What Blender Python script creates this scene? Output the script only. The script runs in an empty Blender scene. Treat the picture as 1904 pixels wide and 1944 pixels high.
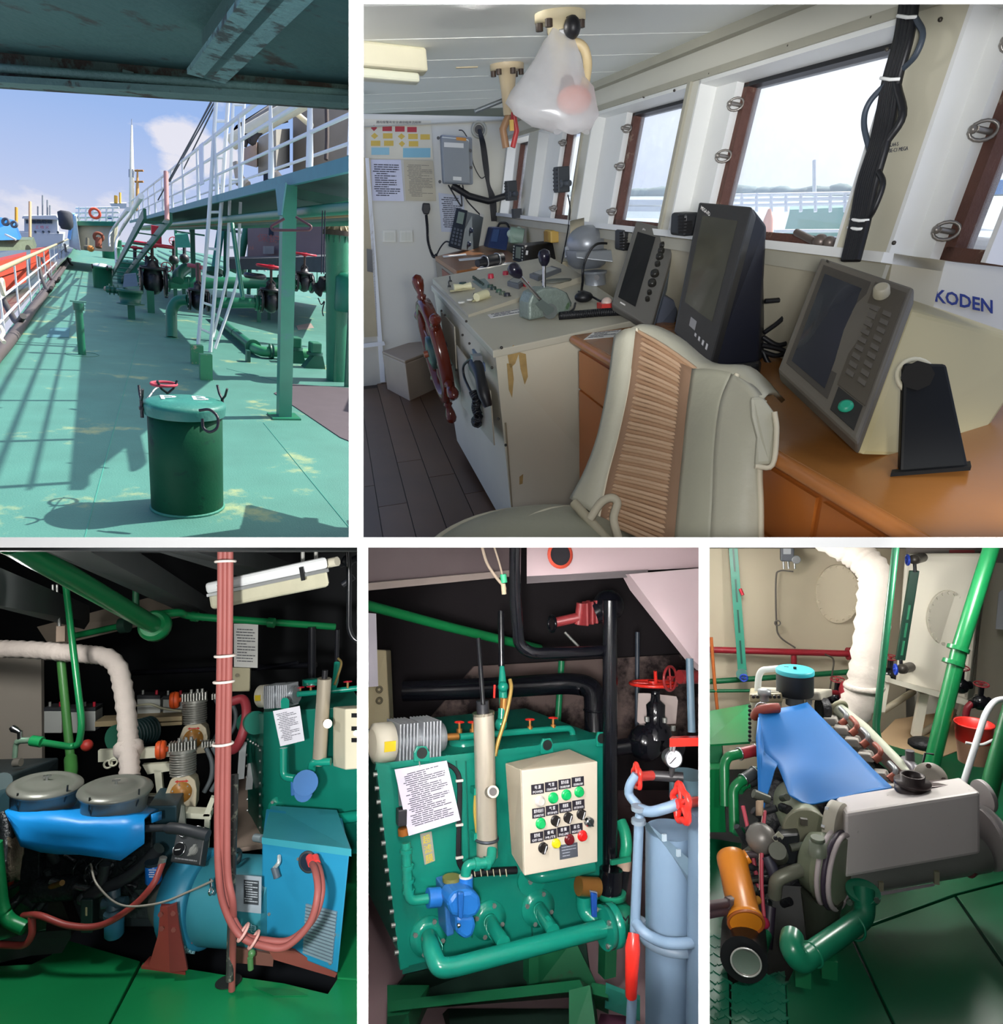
import bpy,bmesh,math,random
from mathutils import Vector as V,Matrix
random.seed(7)
SC=bpy.context.scene
COL=SC.collection
F,CX,CY=1250.0,952.0,972.0
cam_d=bpy.data.cameras.new('camera');cam=bpy.data.objects.new('camera',cam_d)
COL.objects.link(cam);SC.camera=cam
cam_d.sensor_fit='AUTO';cam_d.sensor_width=36.0;cam_d.lens=36.0*F/1944.0
cam_d.clip_start=0.02;cam_d.clip_end=2000
cam.rotation_euler=(math.pi/2,0,0)
SC.view_settings.view_transform='Standard';SC.view_settings.look='None'
SC.view_settings.gamma=1.0;SC.view_settings.use_curve_mapping=False
SC.view_settings.exposure=0.0
def P(x,y,d):
 return V(((x-CX)/F*d,d,(CY-y)/F*d))
def ray(x,y):
 return P(x,y,1.0)
def px(p):
 return(CX+F*p.x/p.y,CY-F*p.z/p.y)
class Place:
 """one compartment: forward A, right B, up U, floor H below the eye"""
 def __init__(s,vx,vy,X,H):
  s.A=ray(vx,vy).normalized()
  a=(X-CX)/F;d=ray(vx,vy)
  b=-(d.x*a+1)/d.z
  u=V((a,1,b)).normalized()
  s.U=u if u.z>0 else-u
  s.B=s.A.cross(s.U).normalized()
  s.H=H
  s.R=Matrix((s.B,s.A,s.U)).transposed().to_4x4()
 def G(s,x,y,z=0.0):
  r=ray(x,y);t=(-s.H+z)/r.dot(s.U)
  return r*t
 def on(s,x,y,q,n):
  r=ray(x,y);return r*(q.dot(n)/r.dot(n))
 def rise(s,p,y):
  return along(p,s.U,y=y)
 def M(s,base):
  return Matrix.Translation(base)@s.R
def along(p,d,x=None,y=None):
 if x is not None:
  k=(x-CX)/F;t=(k*p.y-p.x)/(d.x-k*d.y)
 else:
  k=(CY-y)/F;t=(k*p.y-p.z)/(d.z-k*d.y)
 return p+d*t
P1=Place(175,440,460,2.2)
P2=Place(623,371,1115,1.5)
P3=Place(556,1130,339,1.5)
P4=Place(420,1130,1012,1.5)
P5=Place(1330,900,1560,1.7)
def rgb(h):
 h=h.lstrip('#');c=[int(h[i:i+2],16)/255 for i in(0,2,4)]
 return[x/12.92 if x<=.04045 else((x+.055)/1.055)**2.4 for x in c]
_mc={}
def M(h,r=.5,m=0.,v=.12,s=6.,b=0.,w=None,t=0.,e=0.,bs=40.,sp=.5):
 """painted surface: hex colour, roughness, metal, tone variation, noise scale, bump, wear=(hex, amount, scale)"""
 key=(h,r,m,v,s,b,w,t,e,bs,sp)
 if key in _mc:return _mc[key]
 mt=bpy.data.materials.new('paint_'+h);mt.use_nodes=True
 nt=mt.node_tree;N=nt.nodes;L=nt.links
 bs_=N['Principled BSDF'];bs_.inputs['Roughness'].default_value=r;bs_.inputs['Metallic'].default_value=m
 bs_.inputs['Specular IOR Level'].default_value=sp;c=rgb(h)
 tc=N.new('ShaderNodeTexCoord')
 nz=N.new('ShaderNodeTexNoise');nz.inputs['Scale'].default_value=s;nz.inputs['Detail'].default_value=5
 L.new(tc.outputs['Object'],nz.inputs['Vector'])
 mx=N.new('ShaderNodeMix');mx.data_type='RGBA'
 mx.inputs[6].default_value=[max(0,x*(1-v))for x in c]+[1]
 mx.inputs[7].default_value=[min(1,x*(1+v))for x in c]+[1]
 L.new(nz.outputs['Fac'],mx.inputs[0]);out=mx.outputs[2]
 if w:
  n2=N.new('ShaderNodeTexNoise');n2.inputs['Scale'].default_value=w[2];n2.inputs['Detail'].default_value=8
  n2.inputs['Roughness'].default_value=.65
  L.new(tc.outputs['Object'],n2.inputs['Vector'])
  cr=N.new('ShaderNodeValToRGB');e0=.72-w[1]*.5
  cr.color_ramp.elements[0].position=e0;cr.color_ramp.elements[1].position=min(1,e0+.07)
  L.new(n2.outputs['Fac'],cr.inputs[0])
  m2=N.new('ShaderNodeMix');m2.data_type='RGBA';m2.inputs[7].default_value=rgb(w[0])+[1]
  L.new(out,m2.inputs[6]);L.new(cr.outputs[0],m2.inputs[0]);out=m2.outputs[2]
 L.new(out,bs_.inputs['Base Color'])
 if b:
  n3=N.new('ShaderNodeTexNoise');n3.inputs['Scale'].default_value=bs;n3.inputs['Detail'].default_value=4
  L.new(tc.outputs['Object'],n3.inputs['Vector'])
  bp=N.new('ShaderNodeBump');bp.inputs['Strength'].default_value=b;bp.inputs['Distance'].default_value=.02
  L.new(n3.outputs['Fac'],bp.inputs['Height']);L.new(bp.outputs[0],bs_.inputs['Normal'])
 if t:bs_.inputs['Transmission Weight'].default_value=t
 if e:
  L.new(out,bs_.inputs['Emission Color']);bs_.inputs['Emission Strength'].default_value=e
 _mc[key]=mt
 return mt
def glassy(name,tint,alpha,rough=.1):
 """pane or film: mostly see-through, with a scattering share that light brightens"""
 mt=bpy.data.materials.new(name);mt.use_nodes=True
 nt=mt.node_tree;N=nt.nodes;L=nt.links;N.remove(N['Principled BSDF'])
 tr=N.new('ShaderNodeBsdfTransparent');tl=N.new('ShaderNodeBsdfTranslucent');df=N.new('ShaderNodeBsdfDiffuse')
 gl=N.new('ShaderNodeBsdfGlossy');gl.inputs['Roughness'].default_value=rough
 for n in(tl,df):n.inputs['Color'].default_value=rgb(tint)+[1]
 a=N.new('ShaderNodeMixShader');a.inputs[0].default_value=.4
 L.new(tl.outputs[0],a.inputs[1]);L.new(df.outputs[0],a.inputs[2])
 nz=N.new('ShaderNodeTexNoise');nz.inputs['Scale'].default_value=9;nz.inputs['Detail'].default_value=6
 mr=N.new('ShaderNodeMapRange');mr.inputs[3].default_value=alpha*.75;mr.inputs[4].default_value=min(1,alpha*1.25)
 tc=N.new('ShaderNodeTexCoord');L.new(tc.outputs['Object'],nz.inputs['Vector']);L.new(nz.outputs['Fac'],mr.inputs[0])
 c=N.new('ShaderNodeMixShader');L.new(mr.outputs[0],c.inputs[0])
 L.new(tr.outputs[0],c.inputs[1]);L.new(a.outputs[0],c.inputs[2])
 d=N.new('ShaderNodeMixShader');d.inputs[0].default_value=.05
 L.new(c.outputs[0],d.inputs[1]);L.new(gl.outputs[0],d.inputs[2])
 L.new(d.outputs[0],N['Material Output'].inputs[0])
 return mt
WM={}
CLIPS=[]
def compartment(x0=None,x1=None,y0=None,y1=None):
 CLIPS.clear()
 if x0 is not None:CLIPS.append(V((1,-(x0-CX)/F,0)))
 if x1 is not None:CLIPS.append(V((-1,(x1-CX)/F,0)))
 if y0 is not None:CLIPS.append(V((0,(CY-y0)/F,-1)))
 if y1 is not None:CLIPS.append(V((0,-(CY-y1)/F,1)))
def clip(me,m):
 for n in CLIPS:
  if not me.vertices or min((m@v.co).dot(n)for v in me.vertices)>=0:continue
  bm=bmesh.new();bm.from_mesh(me);inv=m.inverted();q=inv@V((0,0,0));k=(inv.to_3x3()@n)
  bmesh.ops.bisect_plane(bm,geom=bm.verts[:]+bm.edges[:]+bm.faces[:],plane_co=q,plane_no=k,clear_inner=True)
  bm.to_mesh(me);bm.free()
def _props(o,label,cat,group,kind):
 if label:o['label']=label
 if cat:o['category']=cat
 if group:o['group']=group
 if kind:o['kind']=kind
def thing(name,label,cat,base,pn,group=None):
 o=bpy.data.objects.new(name,None);COL.objects.link(o);o.empty_display_size=.05
 m=pn.M(base);o.matrix_world=m;WM[o.name]=m
 _props(o,label,cat,group,None)
 return o
def frame_of(d):
 d=d.normalized();h=V((0,0,1))if abs(d.z)<.9 else V((1,0,0))
 u=d.cross(h).normalized();return u,u.cross(d).normalized()*-1
def cr(pts,n=8,closed=False):
 """Catmull-Rom through the points"""
 q=list(pts);out=[]
 k=len(q)
 for i in range(k if closed else k-1):
  a=q[(i-1)%k]if closed or i>0 else q[0]*2-q[1]
  b=q[i];c=q[(i+1)%k]
  d=q[(i+2)%k]if closed or i+2<k else q[-1]*2-q[-2]
  for j in range(n):
   t=j/n
   out.append(.5*((2*b)+(c-a)*t+(2*a-5*b+4*c-d)*t*t+(3*b-a-3*c+d)*t**3))
 if not closed:out.append(q[-1])
 return out
def bend(pts,r,n=5):
 """polyline with corners rounded by radius r"""
 out=[pts[0]]
 for i in range(1,len(pts)-1):
  a,b,c=pts[i-1],pts[i],pts[i+1]
  u=(a-b);w=(c-b);k=min(r,u.length*.49,w.length*.49)
  p,q=b+u.normalized()*k,b+w.normalized()*k
  for j in range(n+1):
   t=j/n;out.append(p*(1-t)**2+b*2*t*(1-t)+q*t*t)
 out.append(pts[-1]);return out
class MB:
 def __init__(s):s.v=[];s.f=[];s.sm=[]
 def face(s,ids,smooth=False):s.f.append(ids);s.sm.append(smooth)
 def add(s,pts):k=len(s.v);s.v+=[V(p)for p in pts];return k
 def hexa(s,q):
  k=s.add(q)
  for f in((0,3,2,1),(4,5,6,7),(0,1,5,4),(1,2,6,5),(2,3,7,6),(3,0,4,7)):
   s.face([k+i for i in f])
  return s
 def box(s,o,ex,ey,ez):
  return s.hexa([o,o+ex,o+ex+ey,o+ey,o+ez,o+ex+ez,o+ex+ey+ez,o+ey+ez])
 def cbox(s,c,hx,hy,hz):return s.box(c-hx-hy-hz,hx*2,hy*2,hz*2)
 def quad(s,q):k=s.add(q);s.face(list(range(k,k+len(q))));return s
 def prism(s,poly,ext):
  n=len(poly);k=s.add(poly);k2=s.add([p+ext for p in poly])
  s.face([k+i for i in range(n)][::-1]);s.face([k2+i for i in range(n)])
  for i in range(n):j=(i+1)%n;s.face([k+i,k+j,k2+j,k2+i])
  return s
 def tube(s,pts,r,n=10,caps=True,closed=False,flat=None):
  m=len(pts);rs=r if isinstance(r,(list,tuple))else[r]*m
  tg=[]
  for i in range(m):
   a=pts[(i-1)%m]if closed or i else pts[0];b=pts[(i+1)%m]if closed or i<m-1 else pts[-1]
   t=(b-a);tg.append(t.normalized()if t.length>1e-9 else V((0,0,1)))
  u,_=frame_of(tg[0]);rings=[]
  for i in range(m):
   u=u-tg[i]*u.dot(tg[i]);u.normalize();w=tg[i].cross(u)
   k=s.add([pts[i]+(u*math.cos(6.28319*j/n)+w*math.sin(6.28319*j/n))*rs[i]for j in range(n)])
   rings.append(k)
  for i in range(m if closed else m-1):
   a,b=rings[i],rings[(i+1)%m]
   for j in range(n):s.face([a+j,a+(j+1)%n,b+(j+1)%n,b+j],True)
  if caps and not closed:
   for i,rev in((0,True),(m-1,False)):
    k=s.add(s.v[rings[i]:rings[i]+n]);ids=[k+j for j in range(n)]
    s.face(ids[::-1]if rev else ids)
  return s
 def cyl(s,a,b,r,r2=None,n=16,caps=True):return s.tube([a,b],[r,r if r2 is None else r2],n,caps)
 def lathe(s,o,ax,prof,n=20,sx=1.,u=None):
  """prof: (distance along axis, radius); sharp rings where a point is repeated"""
  ax=ax.normalized()
  if u is None:u,w=frame_of(ax)
  else:u=(u-ax*u.dot(ax)).normalized()
  w=ax.cross(u);rings=[]
  for t,r in prof:
   rings.append(s.add([o+ax*t+(u*math.cos(6.28319*j/n)*sx+w*math.sin(6.28319*j/n))*r for j in range(n)]))
  for a,b in zip(rings,rings[1:]):
   for j in range(n):s.face([a+j,a+(j+1)%n,b+(j+1)%n,b+j],True)
  for i,rev in((0,True),(-1,False)):
   if prof[i][1]>1e-4:
    k=s.add(s.v[rings[i]:rings[i]+n]);ids=[k+j for j in range(n)];s.face(ids[::-1]if rev else ids)
  return s
 def ball(s,c,r,ex=None,n=12,k=7):
  ex=ex or(V((1,0,0)),V((0,1,0)),V((0,0,1)))
  rings=[]
  for i in range(k+1):
   a=math.pi*i/k
   rings.append(s.add([c+(ex[0]*math.cos(6.28319*j/n)+ex[1]*math.sin(6.28319*j/n))*(r*math.sin(a))+ex[2]*(r*math.cos(a))for j in range(n)]))
  for a,b in zip(rings,rings[1:]):
   for j in range(n):s.face([a+j,b+j,b+(j+1)%n,a+(j+1)%n],True)
  return s
 def torus(s,c,nrm,R,r,n=28,k=8,u=None,sx=1.):
  u_,w=frame_of(nrm)
  if u is not None:u_=(u-nrm.normalized()*u.dot(nrm.normalized())).normalized();w=nrm.normalized().cross(u_)
  return s.tube([c+(u_*math.cos(6.28319*i/n)*sx+w*math.sin(6.28319*i/n))*R for i in range(n)],r,k,closed=True)
 def grid(s,rows,smooth=True):
  m,n=len(rows),len(rows[0]);k=s.add([p for r in rows for p in r])
  for i in range(m-1):
   for j in range(n-1):s.face([k+i*n+j,k+i*n+j+1,k+(i+1)*n+j+1,k+(i+1)*n+j],smooth)
  return s
 def obj(s,name,mat,parent=None,base=None,pn=None,label=None,cat=None,group=None,kind=None,bevel=0.,solid=0.,sub=0):
  if parent is not None:m=WM[parent.name]
  else:
   if base is None:base=sum(s.v,V())/len(s.v)
   m=pn.M(base)if pn else Matrix.Translation(base)
  inv=m.inverted()
  me=bpy.data.meshes.new(name);me.from_pydata([inv@p for p in s.v],[],s.f);me.validate()
  if len(me.polygons)==len(s.sm):me.polygons.foreach_set('use_smooth',s.sm)
  me.materials.append(mat)
  bm=bmesh.new();bm.from_mesh(me);bmesh.ops.recalc_face_normals(bm,faces=bm.faces);bm.to_mesh(me);bm.free()
  clip(me,m)
  o=bpy.data.objects.new(name,me);COL.objects.link(o)
  if parent is not None:o.parent=parent
  else:o.matrix_world=m
  WM[o.name]=m
  _props(o,label,cat,group,kind)
  if solid:
   q=o.modifiers.new('thickness','SOLIDIFY');q.thickness=solid;q.offset=0
  if bevel:
   q=o.modifiers.new('bevel','BEVEL');q.width=bevel;q.segments=2;q.limit_method='ANGLE';q.harden_normals=False
  if sub:
   q=o.modifiers.new('sub','SUBSURF');q.levels=sub;q.render_levels=sub
  return o
def put(src,name,parent,wm):
 """another piece sharing the mesh of src; wm: world matrix of src's mesh space"""
 o=bpy.data.objects.new(name,src.data);COL.objects.link(o);o.parent=parent
 o.matrix_local=WM[parent.name].inverted()@wm;WM[o.name]=wm
 return o
def shifts(src,name,parent,deltas):
 for d in deltas:put(src,name,parent,Matrix.Translation(d)@WM[src.name])
def letters(s,o,w,h,mat,parent,name='lettering',thick=.0008,label=None,bold=0.):
 """text fitted to the parallelogram o, o+w, o+h"""
 c=bpy.data.curves.new('t','FONT');c.body=s;c.extrude=.02;c.resolution_u=2;c.offset=bold
 t=bpy.data.objects.new('t',c);COL.objects.link(t)
 bpy.context.view_layer.update()
 me=bpy.data.meshes.new_from_object(t.evaluated_get(bpy.context.evaluated_depsgraph_get()))
 bpy.data.objects.remove(t);bpy.data.curves.remove(c)
 xs=[v.co.x for v in me.vertices];ys=[v.co.y for v in me.vertices]
 x0,x1,y0,y1=min(xs),max(xs),min(ys),max(ys);n=w.cross(h).normalized()
 inv=WM[parent.name].inverted()
 for v in me.vertices:
  v.co=inv@(o+w*((v.co.x-x0)/(x1-x0))+h*((v.co.y-y0)/(y1-y0))+n*(thick*(1 if v.co.z>0 else 0)+.0006))
 me.materials.clear();me.materials.append(mat)
 ob=bpy.data.objects.new(name,me);COL.objects.link(ob);ob.parent=parent;WM[ob.name]=WM[parent.name]
 if label:ob['label']=label
 return ob
def textlines(o,w,h,rows,mat,parent,name='printed_text',margin=.1,fill=.45,lead=.0006,seed=1):
 """rows of small word marks printed on a sheet o, o+w, o+h (h upward)"""
 rnd=random.Random(seed);b=MB();n=w.cross(h).normalized()*lead
 for i in range(rows):
  y=1-margin-(1-2*margin)*(i+.5)/rows;x=margin+rnd.choice((0,.04,.04,.1));hh=(1-2*margin)/rows*fill
  end=1-margin-rnd.choice((0,0,.1,.35))
  while x<end:
   l=min(rnd.uniform(.05,.22),end-x)
   q=o+w*x+h*y+n
   b.quad([q,q+w*l,q+w*l+h*hh,q+h*hh]);x+=l+.015
 return b.obj(name,mat,parent)
def bolts_on(parent,pts,nrm,r,mat,h=None,n=6,name='bolt'):
 """hexagonal bolt heads standing on a face"""
 h=h or r*.8;first=None
 for p in pts:
  if first is None:
   first=MB().cyl(p,p+nrm.normalized()*h,r,n=n).obj(name,mat,parent);p0=p
  else:put(first,name,parent,Matrix.Translation(p-p0)@WM[first.name])
def ringpts(c,nrm,R,n,a0=0.,u=None):
 u_,w=frame_of(nrm)
 if u is not None:u_=(u-nrm.normalized()*u.dot(nrm.normalized())).normalized();w=nrm.normalized().cross(u_)
 return[c+(u_*math.cos(a0+6.28319*i/n)+w*math.sin(a0+6.28319*i/n))*R for i in range(n)]
SUN=(P1.B*.62+P1.U*.78+P1.A*.08).normalized()
w=bpy.data.worlds.new('sky');SC.world=w;w.use_nodes=True
nt=w.node_tree;N=nt.nodes;L=nt.links
bg=N['Background']
tc=N.new('ShaderNodeTexCoord')
dot=N.new('ShaderNodeVectorMath');dot.operation='DOT_PRODUCT';dot.inputs[1].default_value=P1.U
L.new(tc.outputs['Generated'],dot.inputs[0])
ramp=N.new('ShaderNodeValToRGB');L.new(dot.outputs['Value'],ramp.inputs[0])
el=ramp.color_ramp.elements
el[0].position=0.0;el[0].color=rgb('#d3d8ec')+[1]
el[1].position=.75;el[1].color=rgb('#3d6cc0')+[1]
for p_,c_ in((.05,'#bccbef'),(.14,'#9dbbee'),(.30,'#86acea')):
 q=el.new(p_);q.color=rgb(c_)+[1]
nz=N.new('ShaderNodeTexNoise');nz.inputs['Scale'].default_value=7;nz.inputs['Detail'].default_value=9;nz.inputs['Roughness'].default_value=.6
mp=N.new('ShaderNodeMapping');mp.inputs['Scale'].default_value=(1,1,2.2);mp.inputs['Location'].default_value=(.35,.2,.1)
L.new(tc.outputs['Generated'],mp.inputs[0]);L.new(mp.outputs[0],nz.inputs['Vector'])
def blob(x,y,c0,c1):
 d=N.new('ShaderNodeVectorMath');d.operation='DOT_PRODUCT';d.inputs[1].default_value=ray(x,y).normalized()
 L.new(tc.outputs['Generated'],d.inputs[0])
 r=N.new('ShaderNodeMapRange');r.inputs[1].default_value=c0;r.inputs[2].default_value=c1;L.new(d.outputs['Value'],r.inputs[0])
 return r.outputs[0]
acc=None
for x,y,a,b in((352,262,.9990,.99995),(395,300,.9990,.99995),(345,330,.9992,1.0),(215,368,.9995,1.0),(60,400,.9985,1.0),(420,205,.9995,1.0)):
 o_=blob(x,y,a,b)
 if acc is None:acc=o_
 else:
  m_=N.new('ShaderNodeMath');m_.operation='MAXIMUM';L.new(acc,m_.inputs[0]);L.new(o_,m_.inputs[1]);acc=m_.outputs[0]
ad=N.new('ShaderNodeMath');ad.operation='MULTIPLY_ADD';L.new(acc,ad.inputs[0]);ad.inputs[1].default_value=.26;L.new(nz.outputs['Fac'],ad.inputs[2])
cl=N.new('ShaderNodeMapRange');cl.inputs[1].default_value=.63;cl.inputs[2].default_value=.76;cl.inputs[4].default_value=.9;L.new(ad.outputs[0],cl.inputs[0])
mx=N.new('ShaderNodeMix');mx.data_type='RGBA';L.new(cl.outputs[0],mx.inputs[0]);L.new(ramp.outputs[0],mx.inputs[6]);mx.inputs[7].default_value=rgb('#eceaf3')+[1]
ds=N.new('ShaderNodeVectorMath');ds.operation='DOT_PRODUCT';ds.inputs[1].default_value=SUN;L.new(tc.outputs['Generated'],ds.inputs[0])
mh=N.new('ShaderNodeMapRange');mh.interpolation_type='SMOOTHSTEP';mh.inputs[1].default_value=.36;mh.inputs[2].default_value=1.0;L.new(ds.outputs['Value'],mh.inputs[0])
mg=N.new('ShaderNodeMix');mg.data_type='RGBA';L.new(mh.outputs[0],mg.inputs[0]);L.new(mx.outputs[2],mg.inputs[6]);mg.inputs[7].default_value=(2.5,2.55,2.6,1)
L.new(mg.outputs[2],bg.inputs[0]);bg.inputs[1].default_value=1.0
def lamp(kind,name,loc,power,aim=None,size=.1,color=(1,1,1),angle=60,blend=.6,rot=None,size_y=None):
 d=bpy.data.lights.new(name,kind);d.energy=power;d.color=color
 o=bpy.data.objects.new(name,d);COL.objects.link(o);o.location=loc
 if kind=='SUN':d.angle=math.radians(.6)
 elif kind=='AREA':
  d.size=size
  if size_y:d.shape='RECTANGLE';d.size_y=size_y
 else:d.shadow_soft_size=size
 if kind=='SPOT':d.spot_size=math.radians(angle);d.spot_blend=blend
 if aim is not None:o.rotation_euler=(aim-V(loc)).to_track_quat('-Z','Y').to_euler()
 return o
lamp('SUN','sun',(0,0,30),8.5,aim=V((0,0,30))-SUN,color=(1,.97,.91))
lamp('POINT','camera_fill',(0,-.10,0),42,size=.05)  # unseen fill at the camera, added to turn the partition edges white
lamp('SPOT','fill_spot',(-.60,.50,-.36),270,aim=P(380,1560,3),size=.08,angle=80,blend=.5,color=(1,.99,.97))  # unseen front fill added to brighten the generator room
lamp('POINT','room_fill',P(-36,1120,2.5),70,size=.10,color=(1,.98,.95))  # unseen fill added at upper left to lift the back of the room
lamp('SPOT','fill_spot',(-.05,-.25,-.04),260,aim=P(1000,1480,2.5),size=.07,angle=36,blend=.4,color=(1,.96,.94))  # unseen front fill added for the treatment plant
lamp('SPOT','fill_spot',(.62,.50,-.10),85,aim=P(1640,1400,3.5),size=.08,angle=75,blend=.6,color=(1,.97,.92))  # unseen front fill added for the main engine room
lamp('POINT','room_fill',P(770,1240,1.35),26,size=.08,color=(1,.97,.95))  # unseen fill added to brighten the left side of the plant
lamp('POINT','room_fill',P(1400,1066,3.8),26,size=.10,color=(1,.97,.92))  # unseen fill added near the back wall of the engine room
lamp('POINT','room_fill',P(1845,1080,3.0),28,size=.10,color=(1,.97,.92))  # unseen fill added for the right side of the engine room
lamp('SPOT','fill_spot',(.12,.0,.03),190,aim=P(1050,70,2.6),size=.10,angle=62,blend=.8,color=(.97,.98,1))  # unseen fill added to lift the wheelhouse ceiling and its bounce light
lamp('POINT','wheelhouse_fill',P(900,-45,1.9),60,size=.15,color=(1,.98,.95))  # unseen fill added above the view to brighten the wheelhouse
white=M('#fbfbfb',.9,v=.01)
hull=M('#2c2e2e',.9,v=.1)  # dark colour of the added light-sealing plates
def wedge(name,x0,y0,x1,y1,d0,d1,mat):
 b=MB();b.hexa([P(x0,y1,d0),P(x1,y1,d0),P(x1,y1,d1),P(x0,y1,d1),P(x0,y0,d0),P(x1,y0,d0),P(x1,y0,d1),P(x0,y0,d1)])
 return b.obj(name,mat,kind='structure',label='white partition between two compartments')
wedge('wall_partition',662,-80,690,1030,.9,2.6,white)
wedge('wall_partition',-80,1020,1990,1039.5,.9,9.5,white)
wedge('wall_partition',678,1039.5,699,2030,.9,6.5,white)
wedge('wall_partition',1326,1039.5,1347,2030,.9,6.5,white)
wedge('wall_partition',690,-80,1990,8,.9,1.5,white)
def slab(name,a,b,c,d,th,mat):
 n=(b-a).cross(d-a).normalized()*th
 return MB().prism([a,b,c,d],n).obj(name,mat,kind='structure',label='added dark plate sealing stray light out of the compartments')  # unseen plates added to keep sky light out of the lower rooms
slab('wall_light_seal',P(-70,1030,.9),P(-70,1030,9.5),P(-70,2020,9.5),P(-70,2020,.9),.02,hull)
slab('wall_light_seal',P(1975,1030,.9),P(1975,1030,9.5),P(1975,2020,9.5),P(1975,2020,.9),.02,hull)
slab('wall_light_seal',P(-70,2020,.9),P(-70,2020,9.5),P(1975,2020,9.5),P(1975,2020,.9),.02,hull)
slab('wall_light_seal',P(-90,1020,9.5),P(1990,1020,9.5),P(1990,2040,9.5),P(-90,2040,9.5),.02,hull)
g=M('#5b5d5d',.9)
for a,b,c,d in(((-.86,.92,-.86),(-.86,.92,.86),(-.86,-.9,.86),(-.86,-.9,-.86)),((.86,.92,-.86),(.86,.92,.86),(.86,-.9,.86),(.86,-.9,-.86)),((-.86,.92,.86),(.86,.92,.86),(.86,-.9,.86),(-.86,-.9,.86)),((-.86,.92,-.86),(.86,.92,-.86),(.86,-.9,-.86),(-.86,-.9,-.86)),((-.86,-.9,-.86),(.86,-.9,-.86),(.86,-.9,.86),(-.86,-.9,.86))):
 MB().prism([V(a),V(b),V(c),V(d)],(V(b)-V(a)).cross(V(d)-V(a)).normalized()*.01).obj('wall_sky_block',g,kind='structure',label='added grey wall around the camera blocking sky light')  # made-up enclosure that stops sky light from behind the camera
compartment(x1=676,y1=1030)
A1,B1,U1=P1.A,P1.B,P1.U
g1=P1.G
def hb(p,x,y):
 return P(x,y,along(p,B1,x=x).y)
def S(p):return p.y/F
GRN=M('#216c4f',.35,v=.2,s=3,b=.1,w=('#6d5a40',.12,9));GRD=M('#185a44',.4,v=.25,s=4,b=.12,w=('#4b4434',.16,8))
TEAL=M('#3d7f86',.5,v=.15,w=('#6b5a48',.15,7));WHT=M('#e0e2e3',.45,v=.06,w=('#b9a890',.12,10))
BLK=M('#1b1a1d',.35,v=.3,s=20,b=.3);REDP=M('#b3172f',.4,v=.2);RUST=M('#8b4a33',.8,v=.3,s=20)
STEEL=M('#8d9093',.35,.7);HOSE=M('#4b4240',.6,v=.25,s=15,b=.2);CREAM=M('#a89a78',.6,v=.1,w=('#a98a5a',.14,6))
DARKGRN=M('#174f40',.4,v=.2)
zc=P1.H+P(300,118,3.3).dot(U1)
roof_m=M('#335a54',.7,v=.25,s=2.5,b=.35,w=('#2b2a22',.3,3),bs=14)
MB().prism([g1(-50,106,zc),g1(692,178,zc),g1(692,-70,zc),g1(-50,-70,zc)],U1*.06).obj('ceiling',roof_m,pn=P1,kind='structure',label='dark green underside of the shelter deck overhead')
bl,br=g1(-50,95,zc),g1(692,164,zc)
dl=(bl-along(bl,U1,y=163)).length;dr=(br-along(br,U1,y=208)).length
ft=A1*.05
roof=thing('edge_beam','rusty dark green steel beam along the edge of the overhead deck','beam',(bl+br)/2,P1)
b=MB();b.hexa([bl-U1*dl,br-U1*dr,br-U1*dr+ft,bl-U1*dl+ft,bl,br,br+ft,bl+ft]);b.obj('web',M('#3a5148',.8,v=.35,s=5,b=.6,w=('#2b2417',.45,6),bs=25),roof)
b=MB();b.hexa([bl-U1*(dl+.0),br-U1*dr,br-U1*dr-A1*.16,bl-U1*dl-A1*.16,bl-U1*(dl-.03),br-U1*(dr-.03),br-U1*(dr-.03)-A1*.16,bl-U1*(dl-.03)-A1*.16]);b.obj('flange',M('#4b6a63',.75,v=.25,b=.4,w=('#2b2417',.3,6),bs=25),roof)
MB().tube([bl-U1*dl*.55-A1*.1,br-U1*dr*.55-A1*.1],.022,8).obj('conduit_pipe',M('#55766e',.7,v=.3,b=.5),roof)
q=P(245,172,bl.y-.12);MB().box(q-B1*.025,B1*.05,A1*.03,U1*.09).obj('clip',M('#5d7b74',.7),roof)
r0=g1(392,150,zc-.17);r1=g1(598,-80,zc-.17)
rb=thing('deck_rib','peeling green stiffener rib running overhead towards the beam','beam',r0,P1)
MB().box(r0-B1*.015,B1*.03,r1-r0,U1*.17).obj('web',roof_m,rb)
MB().box(r0-B1*.075,B1*.15,r1-r0,U1*.02).obj('flange',M('#577f78',.75,v=.3,b=.6,w=('#2d3b35',.42,8),bs=30),rb)
deck_m=M('#417568',.62,v=.25,s=1.6,b=.25,w=('#84936a',.26,.8),bs=60)
fl=MB();fl.prism([g1(-70,1075),g1(676,1075),g1(676,520),g1(420,486),g1(200,455),g1(142,452),g1(-70,745)],-U1*.1);fl.obj('floor',deck_m,pn=P1,kind='structure',label='weathered green painted steel deck')
fo=bpy.data.objects['floor']
for a,c in(((500,803),(676,1018)),((430,700),(676,760)),((300,505),(150,1060))):
 p,q=g1(*a),g1(*c);MB().tube([p,(p+q)/2,q],.006,6).obj('weld_seam',M('#2f7a6b',.6),fo)
c0=g1(357,962);r0_=62*S(c0);top=P1.rise(c0,770)
hh=(top-c0).length
t=thing('hatch_drum','dark green round hatch coaming with bolted lid and chalk letters in the foreground','hatch',c0,P1)
dm=M('#08402a',.5,v=.25,s=4,b=.08,w=('#0a2f25',.25,5),sp=.12)
MB().lathe(c0,U1,[(0,r0_),(hh*.5,r0_),(hh,r0_),(hh,r0_*.9)],40).obj('coaming',dm,t)
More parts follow.
